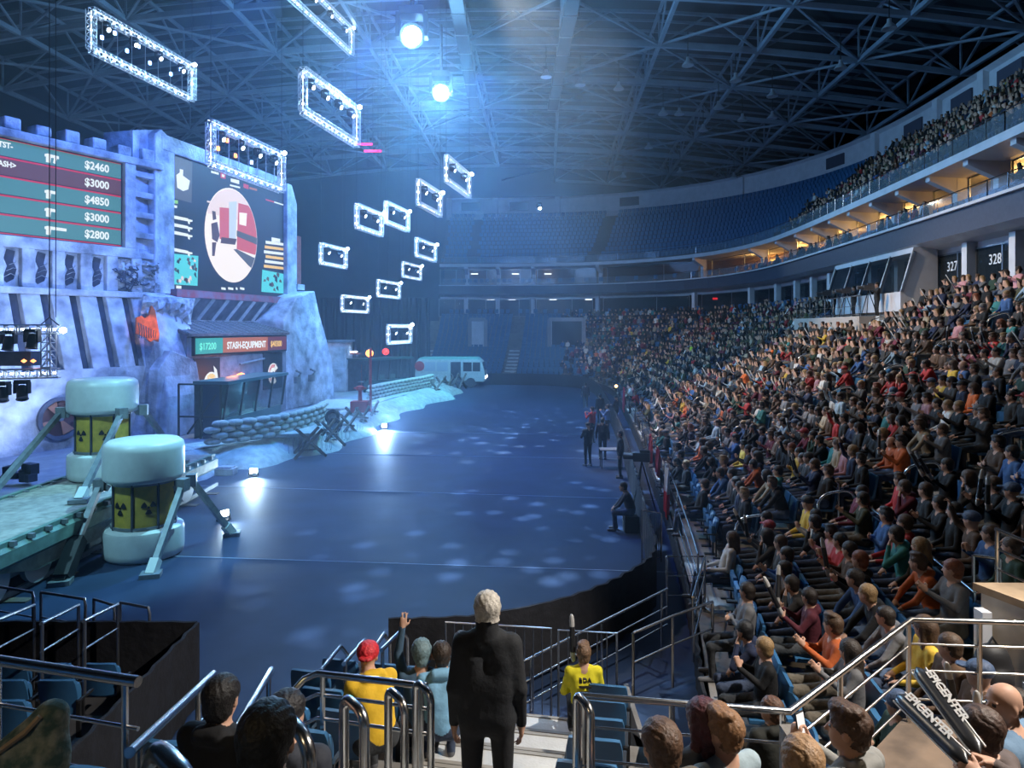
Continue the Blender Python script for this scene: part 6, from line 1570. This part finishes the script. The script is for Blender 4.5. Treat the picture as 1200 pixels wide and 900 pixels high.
# ---- handrails near the camera
def rails(name, tops, label, drops=(0,), posts=(), r=.03, rp_=.022, cat='railing', group=None, rd=.014, foot=None, m=None):
    m = m or M_steel; tops = [Vector(p) for p in tops]; o = empty(name, tuple(tops[0]), label=label, cat=cat, group=group); L = tuple(tops[0])
    for i, d in enumerate(drops):
        b = MB(); b.tube([p-UP*d for p in tops], r if i == 0 else rd, 10); b.build('top_rail' if i == 0 else 'lower_rail', m, parent=o, loc=L, smooth=True)
    for (a, dz) in posts:
        i = min(int(a), len(tops)-2); p = tops[i].lerp(tops[i+1], a-i); b = MB(); b.tube([p, p-UP*dz], rp_, 8); b.build('post', m, parent=o, loc=L, smooth=True)
    return o
def hoop(p0, p1, hgt, r, label, group='aisle hoop rails', m=None, n=6, name='hoop_rail'):
    """an inverted U of steel tube standing at p0 and p1 on the steps"""
    p0 = Vector(p0); p1 = Vector(p1); t0 = p0+UP*hgt; t1 = p1+UP*hgt; rad = (t1-t0).length*.32; d = (t1-t0).normalized()
    pts = [p0, t0-UP*rad]+[t0-UP*rad*(1-math.sin(a))+d*rad*(1-math.cos(a)) for a in np.linspace(.3,PI/2,4)]+[t1-UP*rad*(1-math.cos(a))-d*rad*(1-math.sin(a)) for a in np.linspace(0,PI/2-.3,4)]+[t1-UP*rad, p1]
    b = MB(); b.tube(pts, r, 10 if r > .02 else 6); o = b.build(name, m or M_steel, smooth=True); tag(o, label, 'railing', group); return o
rails('hand_rail', [P(-40,768,4.75), P(162,799,4.34)], 'thick level steel rail in front of the camera at the bottom left', (0,.30,.62), [(.93,1.35),(.2,1.35)], r=.036)
rails('hand_rail', [P(152,882,4.2), P(250,790,6.2)], 'thick steel stair rail running down left of the silhouetted heads', (0,.30), [(.08,1.2),(.75,1.2)], r=.034)
rails('hand_rail', [P(276,856,4.9), P(318,785,6.6)], 'steel stair rail running down between the two silhouetted heads', (0,.30), [(.9,1.1),(.1,1.0)], r=.03)
for p0, p1, lab, r in ((P(178,905,2.35),P(226,905,2.15),'lowest bent rail end at the bottom edge, reflecting yellow light',.034),(P(327,905,3.2),P(362,905,3.0),'bent rail end in front of the grey hooded silhouette',.032),(P(403,905,3.9),P(427,905,3.75),'bent rail end left of the middle hoop pair',.029),(P(455,905,4.5),P(474,905,4.35),'bent rail end between the hoop pairs at bottom centre',.027),(P(487,905,4.9),P(505,905,4.75),'bent rail end beside the stairs at bottom centre',.026),(P(676,905,4.3),P(692,905,4.15),'bent rail end right of the stairs at bottom centre',.028)):
    tp = {2.35:868,3.2:832,3.9:815,4.5:806,4.9:797,4.3:812}[round(p0.y,2)]
    Y = p0.y; zt = H-(tp-HOR)/800*Y; q0 = Vector((p0.x,p0.y,zt-1.0)); q1 = Vector((p1.x,p1.y,zt-1.02)); hoop(q0, q1, 1.0, r, lab, None)
rails('hand_rail', [P(338,816,5.4), P(356,796,5.5), P(372,789,5.5), P(500,804,5.15)], 'steel rail bending down at its left end above the left block seats', (0,.17,.36), [(2.05,1.2),(2.95,1.3)], r=.026)
rails('hand_rail', [P(680,815,4.9), P(925,834,4.68), P(1068,726,6.2), P(1230,731,6.05)], 'long bent rail around the landing at the bottom right', (0,.22,.46,.72), [(.02,1.3),(.45,1.2),(.97,1.1),(1.35,1.1),(1.97,.95),(2.5,.95)], r=.024, rd=.011)
for i, (a, c, ya, yc) in enumerate((((376,786),(399,757),7.6,8.7),((403,778),(427,750),7.6,8.7),((430,771),(450,743),7.8,8.9),((447,762),(471,738),7.9,9.0))):
    A_, C_ = P(*a,ya), P(*c,yc); rails('hand_rail', [A_, C_, C_+Vector((.05,.15,-.18)), C_+Vector((.06,.18,-1.0))], 'slanting rail end before the left block front row, %s from the left' % ORD[i], (0,.4), [(.05,1.2)], r=.024)
# barred fence at the foot of the stairs
def barfence(a, c, hgt, label, m=M_steelD, pitch=.12, name='barred_fence', r=.018):
    a = Vector(a); c = Vector(c); o = empty(name, tuple(a), label=label, cat='fence'); L = tuple(a); u = (c-a)
    b = MB(); b.tube([a, a+UP*hgt, c+UP*hgt, c], r, 8); b.tube([a+UP*.1, c+UP*.1], r*.8, 6); b.build('fence_frame', m, parent=o, loc=L)
    b = MB(); n = int(u.length/pitch)
    for i in range(1, n): b.tube([a+u*i/n+UP*.1, a+u*i/n+UP*hgt], r*.45, 4)
    b.build('bars', m, parent=o, loc=L)['kind'] = 'stuff'; return o
barfence((-.95,9.8,0.02),(.55,9.6,.02),1.35,'dark barred fence at the foot of stairs, left half')
barfence((.65,9.55,0.02),(1.45,9.45,.02),1.35,'dark barred fence at the foot of stairs, right half')
barfence(P(775,612,15.4)-UP*0.9,P(752,660,14.0)-UP*.02,1.1,'pale steel crowd barrier standing on the arena floor edge', M_steel)
rails('hand_rail', [P(612,776,9.6), P(782,690,11.6)], 'long sloping rail before the black drape right of stairs', (0,.3,.6), [(.05,1.1),(.5,1.1),(.95,1.1)], r=.02)
rails('hand_rail', [P(742,742,9.2), P(788,722,9.6), P(835,705,10.2)], 'curved steel rail round the front corner of the right stand', (0,.4), [(.0,1.0),(1.,1.),(2.,1.0)], r=.02)
rails('hand_rail', [P(781,652,12.2), P(826,652,12.4), P(812,700,10.6)], 'square corner rail at the front of the right stand', (0,.35,.7), [(.0,1.05),(1.,1.05),(2.,1.0)], r=.022)
# ring rail through the right stand and upper aisle rail by the landing
def ringrail(s0, s1, d, label, h=1.0):
    n = max(2, int(abs(s1-s0)/1.0)); pts = [rp(s, d, ztier(d)+h) for s in np.linspace(s0, s1, n+1)]
    k = max(1, n//4); return rails('guard_rail', pts, label, (0,.45), [(i*n/k if i < k else n-1e-3, h) for i in range(k+1)], r=.024)
DR = D0+4*RD-.05
ringrail(AIS[2]-5.2, AIS[2]-.7, DR, 'long steel rail crossing the corner block above its fourth row')
ringrail(AIS[2]+.7, AIS[3]-.7, DR, 'long steel rail crossing the second block above its fourth row')
ringrail(AIS[3]+.7, AIS[4]-.7, DR, 'long steel rail crossing the third block above its fourth row')
rails('guard_rail', [P(1141,651,8.6), P(1172,655,8.4), P(1172,655,8.4)+Vector((.02,0,-.02))], 'short level rail post group on the pale vomitory wall', (0,.35), [(0.,.9),(1.,.9)], r=.02)
rails('guard_rail', [P(1166,620,7.9), P(1215,640,7.5)], 'three-bar rail running off the right edge above the vomitory', (0,.22,.45), [(0.05,1.0),(.9,1.)], r=.022)
for ai, (nm) in ((2,'first'),(3,'second'),(4,'third'),(5,'fourth'),(6,'fifth')):
    for k in range(1, 15, 2):
        d = D0+k*RD; a = rp(AIS[ai], d+.15, zrow(k)+.01); c = rp(AIS[ai], d+RD+.05, zrow(k)+.01+(zrow(k+1)-zrow(k))*.5)
        px, py = pix(a)
        if px > 1230 or blocked(a.x, a.y, AIS[ai], k): continue
        hoop(a, c, .92, .024, 'steel hoop rail on the %s aisle of the right stand, above its %s row' % (nm, ORD[k]))
# ---- vomitory platform with broadcast cameras in the right stand
ps0, ps1 = plat_s; dd = [D0+13*RD, D0+17*RD+.2]; cuts = np.linspace(ps0, ps1, 5); b = MB(); zt = 6.15
ringprofile(b, [(dd[0], 4.3),(dd[0], zt),(dd[1], zt)], cuts, mat('platform_beige', (.50,.43,.38), .8))
for s in (cuts[0], cuts[-1]): b.prism([rp(s,dd[0],4.3), rp(s,dd[1],4.3), rp(s,dd[1],zt), rp(s,dd[0],zt)], (0,.05,0), mat('platform_beige'))
struct(b.build('platform_slab'))
pts = [rp(s, dd[0]+.1, zt+1.0) for s in np.linspace(ps0+.1, ps1-.1, 9)]
rails('guard_rail', pts, 'steel guard rail round the camera platform in the right stand', (0,.5,.9), [(i if i < 8 else 7.999, 1.0) for i in range(9)], r=.03)
b = MB(); n = 12; st0 = ps0-.4
for k in range(8): 
    a = rp(ps0-.1-k*.42, dd[0]+.7, 0); c = rp(ps0-.5-k*.42, dd[0]+.7, 0); a2 = rp(ps0-.1-k*.42, dd[0]+2.1, 0); c2 = rp(ps0-.5-k*.42, dd[0]+2.1, 0); b.prism([(v.x,v.y,4.2) for v in (a,c,c2,a2)], UP*(1.95-k*.2), M_step)
struct(b.build('platform_stairs'))
# ---- crew: camera operators and floor people
def cam_tripod(loc, rz, lab, hgt=1.5, sc=1.):
    o = empty('tripod_camera', loc, rz, lab, 'camera'); o.scale = (sc,)*3
    b = MB(); b.box((0,0,hgt+.12), (.22,.5,.26)); b.lathe([(.09,0),(.10,.3),(.0,.3)], 12, c=(0,.25,hgt+.12), R=Matrix.Rotation(-PI/2,3,'X')); b.box((0,-.1,hgt+.3), (.1,.3,.08)); b.build('camera_body', mat('camera_grey', (.10,.10,.11), .5), parent=o)
    for k in range(3): a = k*2*PI/3+.5; b = MB(); b.tube([(0,0,hgt), (math.cos(a)*.45, math.sin(a)*.45, 0)], .022, 6); b.build('tripod_leg', M_black, parent=o)
    return o
crewm = [fig_mesh(standing('cam', hair='short'), 'crew_figure', .018, M_leg[1]), fig_mesh(standing('front', hair='cap'), 'crew_figure', .018, M_leg[5]), fig_mesh(standing('side', hair='short', fat=1.05), 'crew_figure', .018, M_leg[5])]
for i, (px, py, z, rz, mi, top, lab) in enumerate([(689,546,0,.5,1,(.02,.02,.022),'crew person in black standing nearest at the right side of floor'),(706,538,0,-.3,2,(.015,.015,.02),'crew person in black standing beside the small table'),(694,519,0,.8,0,(.45,.03,.04),'crew person in red jacket at the dark camera position'),(712,515,0,1.2,0,(.12,.22,.45),'crew person with blue shirt at the camera position'),(703,497,0,.4,2,(.02,.02,.02),'crew person in black further up the floor edge'),(722,500,0,1.,1,(.05,.05,.06),'crew person by the small orange work lamp'),(686,478,0,0,2,(.02,.02,.03),'farthest crew person standing at the right floor edge'),(727,560,0,1.4,2,(.012,.012,.016),'crew person in black close to the barrier drape')]):
    p = PZ(px, py, z); put_person(crewm[mi], tuple(p), rz, top, (.02,.015,.01), lab, group='floor crew')
p = PZ(752,600,0); cam_tripod(tuple(p), 1.2, 'broadcast camera with pale cover on tripod at the floor edge', 1.55)
put_person(fig_mesh(seated('knee', .3, hair='short'), 'crew_figure', .016, M_leg[2]), tuple(PZ(739,622,0)), 1.4, (.05,.06,.08), (.02,.015,.01), 'camera operator in light jeans sitting low beside the tripod')
b = MB(); b.box((0,0,.22), (.4,.4,.44)); o = b.build('stool', M_black, bevel=.02); o.location = PZ(739,622,0)+Vector((0,-.02,0)); tag(o, 'low black stool under the camera operator on the floor', 'stool')
p = PZ(716,548,0); o = empty('folding_table', tuple(p), label='small dark table beside the crew on the floor edge', cat='table')
b = MB(); b.box((0,0,.74), (.9,.6,.03)); b.build('tabletop', M_iron, parent=o)
for x in (-.4,.4):
    for y in (-.25,.25): b = MB(); b.bar((x,y,0),(x,y,.73), .03); b.build('leg', M_black, parent=o)
p = PZ(722,480,0); b = MB(); b.lathe([(0,0),(.1,.05),(.1,.15),(0,.2)], 12, emis('work_lamp', (1.,.55,.15), 12.), c=(p.x,p.y,1.5)); b.tube([(p.x,p.y,0),(p.x,p.y,1.5)], .03, 6, M_black); o = b.build('work_lamp'); tag(o, 'small orange work lamp on a stand among the floor crew', 'lamp')
for i, (t, lab) in enumerate(((.2,'left'),(.5,'middle'),(.8,'right'))):
    s = ps0+(ps1-ps0)*t; c = rp(s, dd[0]+1.2, zt); cam_tripod(tuple(c), face_rz(s), 'broadcast camera on the platform in right stand, %s one of three' % lab, 1.35)
    c = rp(s+.7, dd[0]+1.9, zt); put_person(crewm[0], tuple(c), face_rz(s), (.02,.02,.024), (.02,.015,.01), 'camera operator in black on the platform, %s one of three' % lab, group='platform camera operators')
for px, py, lab in ((818,404,'upper of two stewards in yellow vests standing in the far stand'),(810,424,'lower of two stewards in yellow vests standing in the far stand')):
    e, k, X, Y = min(((abs(dist_ring((px-600)/800*(H-zrow(k)-.3)*800/(py-HOR), (H-zrow(k)-.3)*800/(py-HOR))[1]-D0-k*RD-.5), k, (px-600)/800*(H-zrow(k)-.3)*800/(py-HOR), (H-zrow(k)-.3)*800/(py-HOR)) for k in range(13)), key=lambda q: q[0])
    put_person(crewm[2], (X, Y, zrow(k)), PI/2, (.55,.75,.05), (.03,.02,.01), lab)
# ---- flags hung on the front of the right stand
for i, (px, py, Y, c1, c2, w, hh, lab) in enumerate([(770,545,24.5,(.55,.05,.06),None,.8,.9,'red flag hung on the front rail, farthest of the flags'),(779,560,21.8,(.60,.06,.07),None,.7,.8,'red flag hung on the front rail, middle of the flags'),(786,583,19.0,(.70,.70,.72),(.65,.04,.07),.8,1.35,'large white and red flag hung on the front rail'),(731,478,44,(.5,.05,.1),None,1.3,1.5,'pink-red banner hung on the front rail beside the crew')]):
    s = s_at(y=Y); a = rp(s-w/2, D0-.05, 1.75); c = rp(s+w/2, D0-.05, 1.75); n = 10; vs = []
    for k in range(n+1):
        for j in range(7): p = a.lerp(c, k/n)+Vector((-.06-.05*math.sin(k*1.9+j*.3), 0, -hh*j/6-.03*math.sin(k*1.1))); vs.append(p)
    b = MB(); o = None
    for k in range(n):
        for j in range(6): b.add([vs[k*7+j], vs[(k+1)*7+j], vs[(k+1)*7+j+1], vs[k*7+j+1]], [(0,1,2,3)], mat('flag_%d_a' % i, c1, .9) if j < 3 or c2 is None else mat('flag_%d_b' % i, c2, .9))
    o = b.build('flag'); sm = o.modifiers.new('s','SOLIDIFY'); sm.thickness = .01; tag(o, lab, 'flag')
n = 30; s0, s1 = s_at(y=12.5), s_at(y=58)
pts = [rp(s, D0+.02, 1.5) for s in np.linspace(s0, s1, n)]
rails('guard_rail', pts, 'front rail along the first row of the right stand', (0,.4,.8), [(i if i < n-1 else n-1.001, 1.0) for i in range(0,n,3)], r=.022)
b = MB(); foldwall(b, [Vector(ring(s, D0-.06)+(0,)) for s in np.linspace(s_at(y=5.2), s_far+14, 70)], 0, .52, .02); o = b.build('tier_drape', M_drape, smooth=True); tag(o, 'low black drape along the foot of the right and far stands', 'drape')
b = MB(); foldwall(b, [Vector(ring(s, D0-.06)+(0,)) for s in np.linspace(s_stair-3.0, s_stair-.6, 6)], 0, .52, .02); o = b.build('tier_drape', M_drape, smooth=True); tag(o, 'low black drape along the foot of the left block', 'drape')
# ---- lower left block: dark low stand with its own rails and black side walls
b = MB(); 
for k in range(3): b.box((-8.6,9.45-k*.85,(.25+k*.22)/2), (7.0,.85,.25+k*.22))
b.box((-8.6,6.6,.4), (7.0,1.5,.8)); struct(b.build('low_stand_slab', M_concD))
b = MB(); foldwall(b, [Vector((-12,10.25,0)), Vector((-4.72,10.2,0))], 0, 1.2, .02); foldwall(b, [Vector((-4.72,10.2,0)), Vector((-4.55,5.2,0))], 0, 1.2, .02); o = b.build('tunnel_drape', M_drape, smooth=True); tag(o, 'black draped wall round the low dark stand at the left', 'drape')
b = MB(); b.prism([(-4.3,9.0,.02),(-2.6,9.2,.02),(-2.5,7.2,.02),(-4.0,7.0,.02)], UP*.12); o = b.build('floor_ramp', mat('ramp_blue', (.16,.20,.27), .7)); tag(o, 'flat blue-grey ramp panel on the floor behind the silhouetted heads', 'ramp')
b = MB(); b.prism([(-2.36,4.75,0),(-2.36,10.5,0),(-2.30,10.5,0),(-2.30,4.75,0)], UP*.45); b.prism([(-2.36,4.75,.4),(-2.36,8.9,.4),(-2.36,4.75,2.1)], (.06,0,0)); struct(b.build('wall_pit', M_concD))
b = MB(); b.prism([(-12,4.72,0),(-2.3,4.72,0),(-2.3,4.78,0),(-12,4.78,0)], UP*2.0); struct(b.build('wall_pit_front', M_concD))
for i, (a, c) in enumerate((((-4,687),(38,694)),((48,694),(99,702)),((110,702),(133,709)),((141,706),(174,712)))):
    A_ = PZ(*a, 1.35); C_ = PZ(*c, 1.35); rails('hand_rail', [A_, C_, C_+Vector((.03,-.02,-.10)), C_-UP*.95], 'dark level rail at the front of the low stand, %s from the left' % ORD[i], (0,.4), [(.0,.95)], r=.022, m=M_steelD)
for i, (a, c) in enumerate((((-6,728),(40,709)),((48,731),(92,709)),((98,728),(138,708)))):
    A_ = P(*a, 8.4); C_ = P(*c, 10.0); rails('hand_rail', [A_, C_, C_-UP*.9], 'dark slanting rail in the low stand, %s from the left' % ORD[i], (0,.35), [(.02,.9)], r=.022, m=M_steelD)
barfence((-8.2,6.3,.8),(-5.0,6.1,.8),.7,'dim barred fence behind the seats of the low stand', pitch=.14)
lab_i = 0
for k in range(3):
    for j in range(11):
        x = -11.5+j*.6; y = 9.3-k*.85; 
        if x > -5.3 or pix((x,y,1))[0] < -20: continue
        copy_thing(r0, parts0, (x, y, .25+k*.22), 0, 'dark folding chair of the low stand, %s row up, %s from its left end' % (ORD[k], ORD[j]), group='seats of the low stand')
# patterned jacket bundle over the rail end at the bottom left corner
f = Fig(); f.limb((-.25,0,0),(.12,.10,.32), .10,.09, TOP, .05); f.limb((.12,.10,.32),(.16,.05,.05), .09,.10, TOP, .05); f.limb((-.2,-.05,-.15),(.14,0,-.2), .13,.12, TOP, .06); f.limb((-.1,0,-.05),(.12,.03,.12), .13,.12, TOP, .06)
V, Q, mt = f.mesh('jk', .014); me = bpy.data.meshes.new('jacket'); me.from_pydata(V.tolist(), [], Q.tolist()); me.materials.append(mat('jacket_pattern', (.07,.13,.12), .9, col2=(.30,.33,.28), nscale=11, bump=.4, bscale=20)); me.polygons.foreach_set('use_smooth',[True]*len(Q)); o = bpy.data.objects.new('jacket', me); COL.objects.link(o); o.location = P(24,912,2.6); o.scale = (.62,.62,.62); tag(o, 'grey-green patterned jacket bundled over a seat in the bottom left corner', 'jacket')
b = MB(); b.tube([(-.32,-.08,.03),(.05,-.03,.30),(.12,.0,.38)], .018, 6); b.build('beige_strap', M_beige, parent=o)
# ---- far end details: portals and stairs
for px, w, lab in ((663,2.0,'door_1'),(560,1.6,'door_2')):
    e = None; k = 12; s = min(np.arange(s_c, s_far+10, .1), key=lambda s: abs(pix((*ring(s, D0+9*RD), 4))[0]-px)); c = rp(s, D0+9*RD-.1, 0); a0 = rp(s-w/2, D0+9*RD-.1, 3.5); a1 = rp(s+w/2, D0+9*RD-.1, 3.5)
    b = MB(); b.prism([a0, a1, a1+UP*3.0, a0+UP*3.0], (0,.2,0), M_setR if False else M_black); 
    for p_, q_ in ((a0,a0+UP*3.0),(a1,a1+UP*3.0),(a0+UP*3.0,a1+UP*3.0)): b.bar(p_+Vector((0,-.1,0)), q_+Vector((0,-.1,0)), .25,.4, M_grey)
    b.prism([a1+Vector((.2,-.1,0)), a1+Vector((1.6,-.1,0)), a1+Vector((1.6,-.1,3.0)), a1+Vector((.2,-.1,3.0))], (0,.3,0), M_white); struct(b.build(lab))
# ================================================================== light of the hall
def spot(name, loc, tgt, e, c, ang=40, blend=.4, r=.15, gobo=0):
    ld = bpy.data.lights.new(name, 'SPOT'); ld.energy = e; ld.color = c; ld.spot_size = math.radians(ang); ld.spot_blend = blend; ld.shadow_soft_size = r
    o = bpy.data.objects.new(name, ld); COL.objects.link(o); o.location = loc; o.rotation_euler = (Vector(tgt)-Vector(loc)).to_track_quat('-Z','Y').to_euler()
    if gobo:
        ld.use_nodes = True; nt = ld.node_tree; em = nt.nodes['Emission']; tc = nt.nodes.new('ShaderNodeTexCoord'); v = nt.nodes.new('ShaderNodeTexVoronoi'); v.inputs['Scale'].default_value = gobo
        mp = nt.nodes.new('ShaderNodeMath'); mp.operation = 'SUBTRACT'; mp.use_clamp = True; mp.inputs[0].default_value = .34
        mr = nt.nodes.new('ShaderNodeMath'); mr.operation = 'MULTIPLY'; mr.inputs[1].default_value = 14.
        nt.links.new(tc.outputs['Normal'], v.inputs['Vector']); nt.links.new(v.outputs['Distance'], mp.inputs[1]); nt.links.new(mp.outputs[0], mr.inputs[0]); nt.links.new(mr.outputs[0], em.inputs['Strength'])
    return o
def point(name, loc, e, c, r=.5):
    ld = bpy.data.lights.new(name, 'POINT'); ld.energy = e; ld.color = c; ld.shadow_soft_size = r
    o = bpy.data.objects.new(name, ld); COL.objects.link(o); o.location = loc; return o
BLUE = (.08,.28,1.); CYAN = (.25,.80,1.); ICE = (.55,.80,1.); WARM = (1.,.80,.58)
# blue wash of the stage from the hanging frames
spot('stage_wash', (-9,26,20), (-18,29,6), 13000, (.08,.22,1.), 70)
spot('stage_wash', (-7,34,20), (-15,38,7), 13000, (.08,.22,1.), 70)
spot('stage_wash', (-6,44,19), (-12,48,1), 12000, (.10,.45,1.), 60)
spot('stage_wash', (-3,52,18), (-7,60,0), 14000, (.12,.6,1.), 50)
spot('wall_wash', (-9,22,9), (-18.5,27.5,6), 5200, (.28,.48,1.), 62, .8); spot('wall_wash', (-7,30,9), (-14.5,36,6), 5200, (.28,.48,1.), 62, .8); spot('wall_wash', (-6,42,10), (-13,46,4), 3000, (.25,.5,1.), 60, .8)
# cool key on drums, flatcar and sand
spot('drum_key', (-3.5,20,17), (-9.6,17,1.5), 13000, (.28,.80,1.), 26)
spot('drum_key', (-13,9,14), (-10.5,17,2), 5500, (.35,.78,1.), 40)
spot('sand_key', (-2,33,19), (-10,32,0), 9000, (.10,.62,.85), 34)
spot('sand_key', (-1,48,18), (-7.5,51,0), 11000, (.10,.68,.88), 34)
# deep blue on the floor
spot('floor_wash', (-5,30,23), (-5,25,0), 15000, (.015,.10,1.), 75, 1.)
spot('floor_wash', (-2,44,23), (-2,40,0), 9000, (.02,.11,1.), 80, 1.)
spot('floor_gobo', (1,26,22), (1.2,18,0), 17000, (.4,.65,1.), 42, .6, .02, gobo=22)
spot('floor_gobo', (0,44,22), (0,40,0), 26000, (.4,.65,1.), 60, .6, .02, gobo=20)
# warm white light that falls on the audience from above the stage
spot('house_key', (-1,32,22.2), (13,29,2.5), 21000, WARM, 58, .5, .4)
spot('house_key', (-6,20,18), (8,10,1.5), 4600, WARM, 60, .7, .4)
spot('house_key', (-3,56,22), (11,66,3), 5000, WARM, 60, .8, .4)
spot('stair_key', (8.5,4,12), (.6,6.5,1), 9000, (1.,.95,.88), 44, .5, .1); spot('landing_key', (9,7,11), (3,4,2), 1500, (1.,.82,.6), 50, .6, .1); spot('rail_key', (-4,-3,9), (-1,3.5,3), 260, (1.,.75,.42), 50, .6, .1)  # landing and rail keys are added lights without a fixture
# beams and front light of the two dazzling lamps
for c, tg in ((BRT[0],[(-13,30,0),(-6,34,0),(1,30,0),(-20,44,10),(4,46,0)]),(BRT[1],[(-9,38,0),(-1,36,0),(5,30,2),(-16,52,8),(3,54,0)])):
    for t in tg: spot('dazzle_beam', c, t, 7000, (.42,.80,1.), 11, .5, .12)
#
for c in BRT: point('dazzle_glow', c+Vector((0,-.9,-.6)), 9500, (.22,.60,1.), .3); spot('dazzle', c+Vector((0,-.5,-.4)), (1.5,0,3), 17000, (.35,.68,1.), 26, .8, .3)
spot('far_spot', SPOTF+Vector((0,-.5,-.3)), (18,48,8), 5000, (.7,.9,1.), 24, .6, .2)
# blue dusk over roof and far stand
point('roof_glow', (-4,50,15), 3000, (.22,.45,1.), 3.)
point('roof_glow', (2,68,16), 1600, (.18,.42,1.), 3.)
point('roof_glow', (8,24,19), 1500, (.4,.55,.8), 3.)
for i, (p, d) in enumerate(FL):
    spot('flood', p, p+d, [1100,4200,350,1100,5200,3000,300,3600][i], [ICE,(.35,.6,1.),ICE,ICE,(.55,.7,1.),ICE,(1,.9,.8),(.5,.65,1.)][i], 120, .8, .1)
spot('orange_glow', P(182,392,25), P(173,385,29), 900, (1.,.45,.15), 17, .6, .1); spot('beam_roof', P(380,150,34), (-14,60,26), 5000, (.2,.45,1.), 60, .8, .3)  # orange spot added in front for the opening's inner light
point('booth_glow', W2.p(1.5,3.2,2.6), 60, (.2,.7,1.), .2); point('lamp_glow', tuple(P(272,437,33)), 60, (1.,.3,.08), .3)  # cyan point added so the booth interior shows
# beams from the hanging frames
for (px, py, Y, tgt, e, a) in ((124,14,31,(-30,10,6),5000,14),(222,75,36,(-24,26,8),3000,14),(411,122,36,(2,24,0),3500,16),(320,160,34,(-13,30,2),3500,16),(447,240,44,(-6,56,0),3500,14),(540,185,44,(-10,42,0),3500,14),(470,236,50,(-12,44,1),3500,12)):
    spot('beam', P(px,py,Y), tgt, e, (.45,.7,1.), a, .3, .05)
# haze over the stage and the arena floor
b = MB(); b.box((-13.6,39,10.9), (37.2,57,21.4)); hz = b.build('stage_haze'); 
vm = bpy.data.materials.new('haze'); vm.use_nodes = True; nt = vm.node_tree; nt.nodes.clear(); out = nt.nodes.new('ShaderNodeOutputMaterial'); vs = nt.nodes.new('ShaderNodeVolumeScatter')
vs.inputs['Color'].default_value = (.55,.75,1,1); vs.inputs['Density'].default_value = .0055; vs.inputs['Anisotropy'].default_value = .5; nt.links.new(vs.outputs[0], out.inputs['Volume'])
hz.data.materials.clear(); hz.data.materials.append(vm); tag(hz, 'thin blue haze hanging over the stage and arena floor', 'haze', kind='stuff'); hz.visible_shadow = True
# ================================================================== camera, world, colour
cam = bpy.data.cameras.new('camera'); co = bpy.data.objects.new('camera', cam); COL.objects.link(co)
cam.sensor_width = 36; cam.lens = 24; cam.shift_y = -(450-HOR)/1200
co.location = (0,0,H); co.rotation_euler = (PI/2, 0, 0); cam.clip_end = 300; cam.clip_start = .05
S.camera = co
w = bpy.data.worlds.new('world'); S.world = w; w.use_nodes = True
w.node_tree.nodes['Background'].inputs['Color'].default_value = (.02,.03,.05,1); w.node_tree.nodes['Background'].inputs['Strength'].default_value = .2
S.view_settings.view_transform = 'Standard'; S.view_settings.look = 'None'; S.view_settings.gamma = 1; S.view_settings.exposure = 0
S.view_settings.use_curve_mapping = False
S.cycles.use_denoising = True; S.cycles.max_bounces = 5; S.cycles.diffuse_bounces = 2; S.cycles.glossy_bounces = 2; S.cycles.transmission_bounces = 3; S.cycles.transparent_max_bounces = 10; S.cycles.volume_bounces = 0
S.cycles.use_light_tree = True; S.cycles.sample_clamp_indirect = 4; S.cycles.caustics_reflective = False; S.cycles.caustics_refractive = False
dup = {k: v for k, v in LABELS.items() if len(v) > 1}
print('SAME LABELS', len(dup), [(k, len(v)) for k, v in list(dup.items())[:12]])
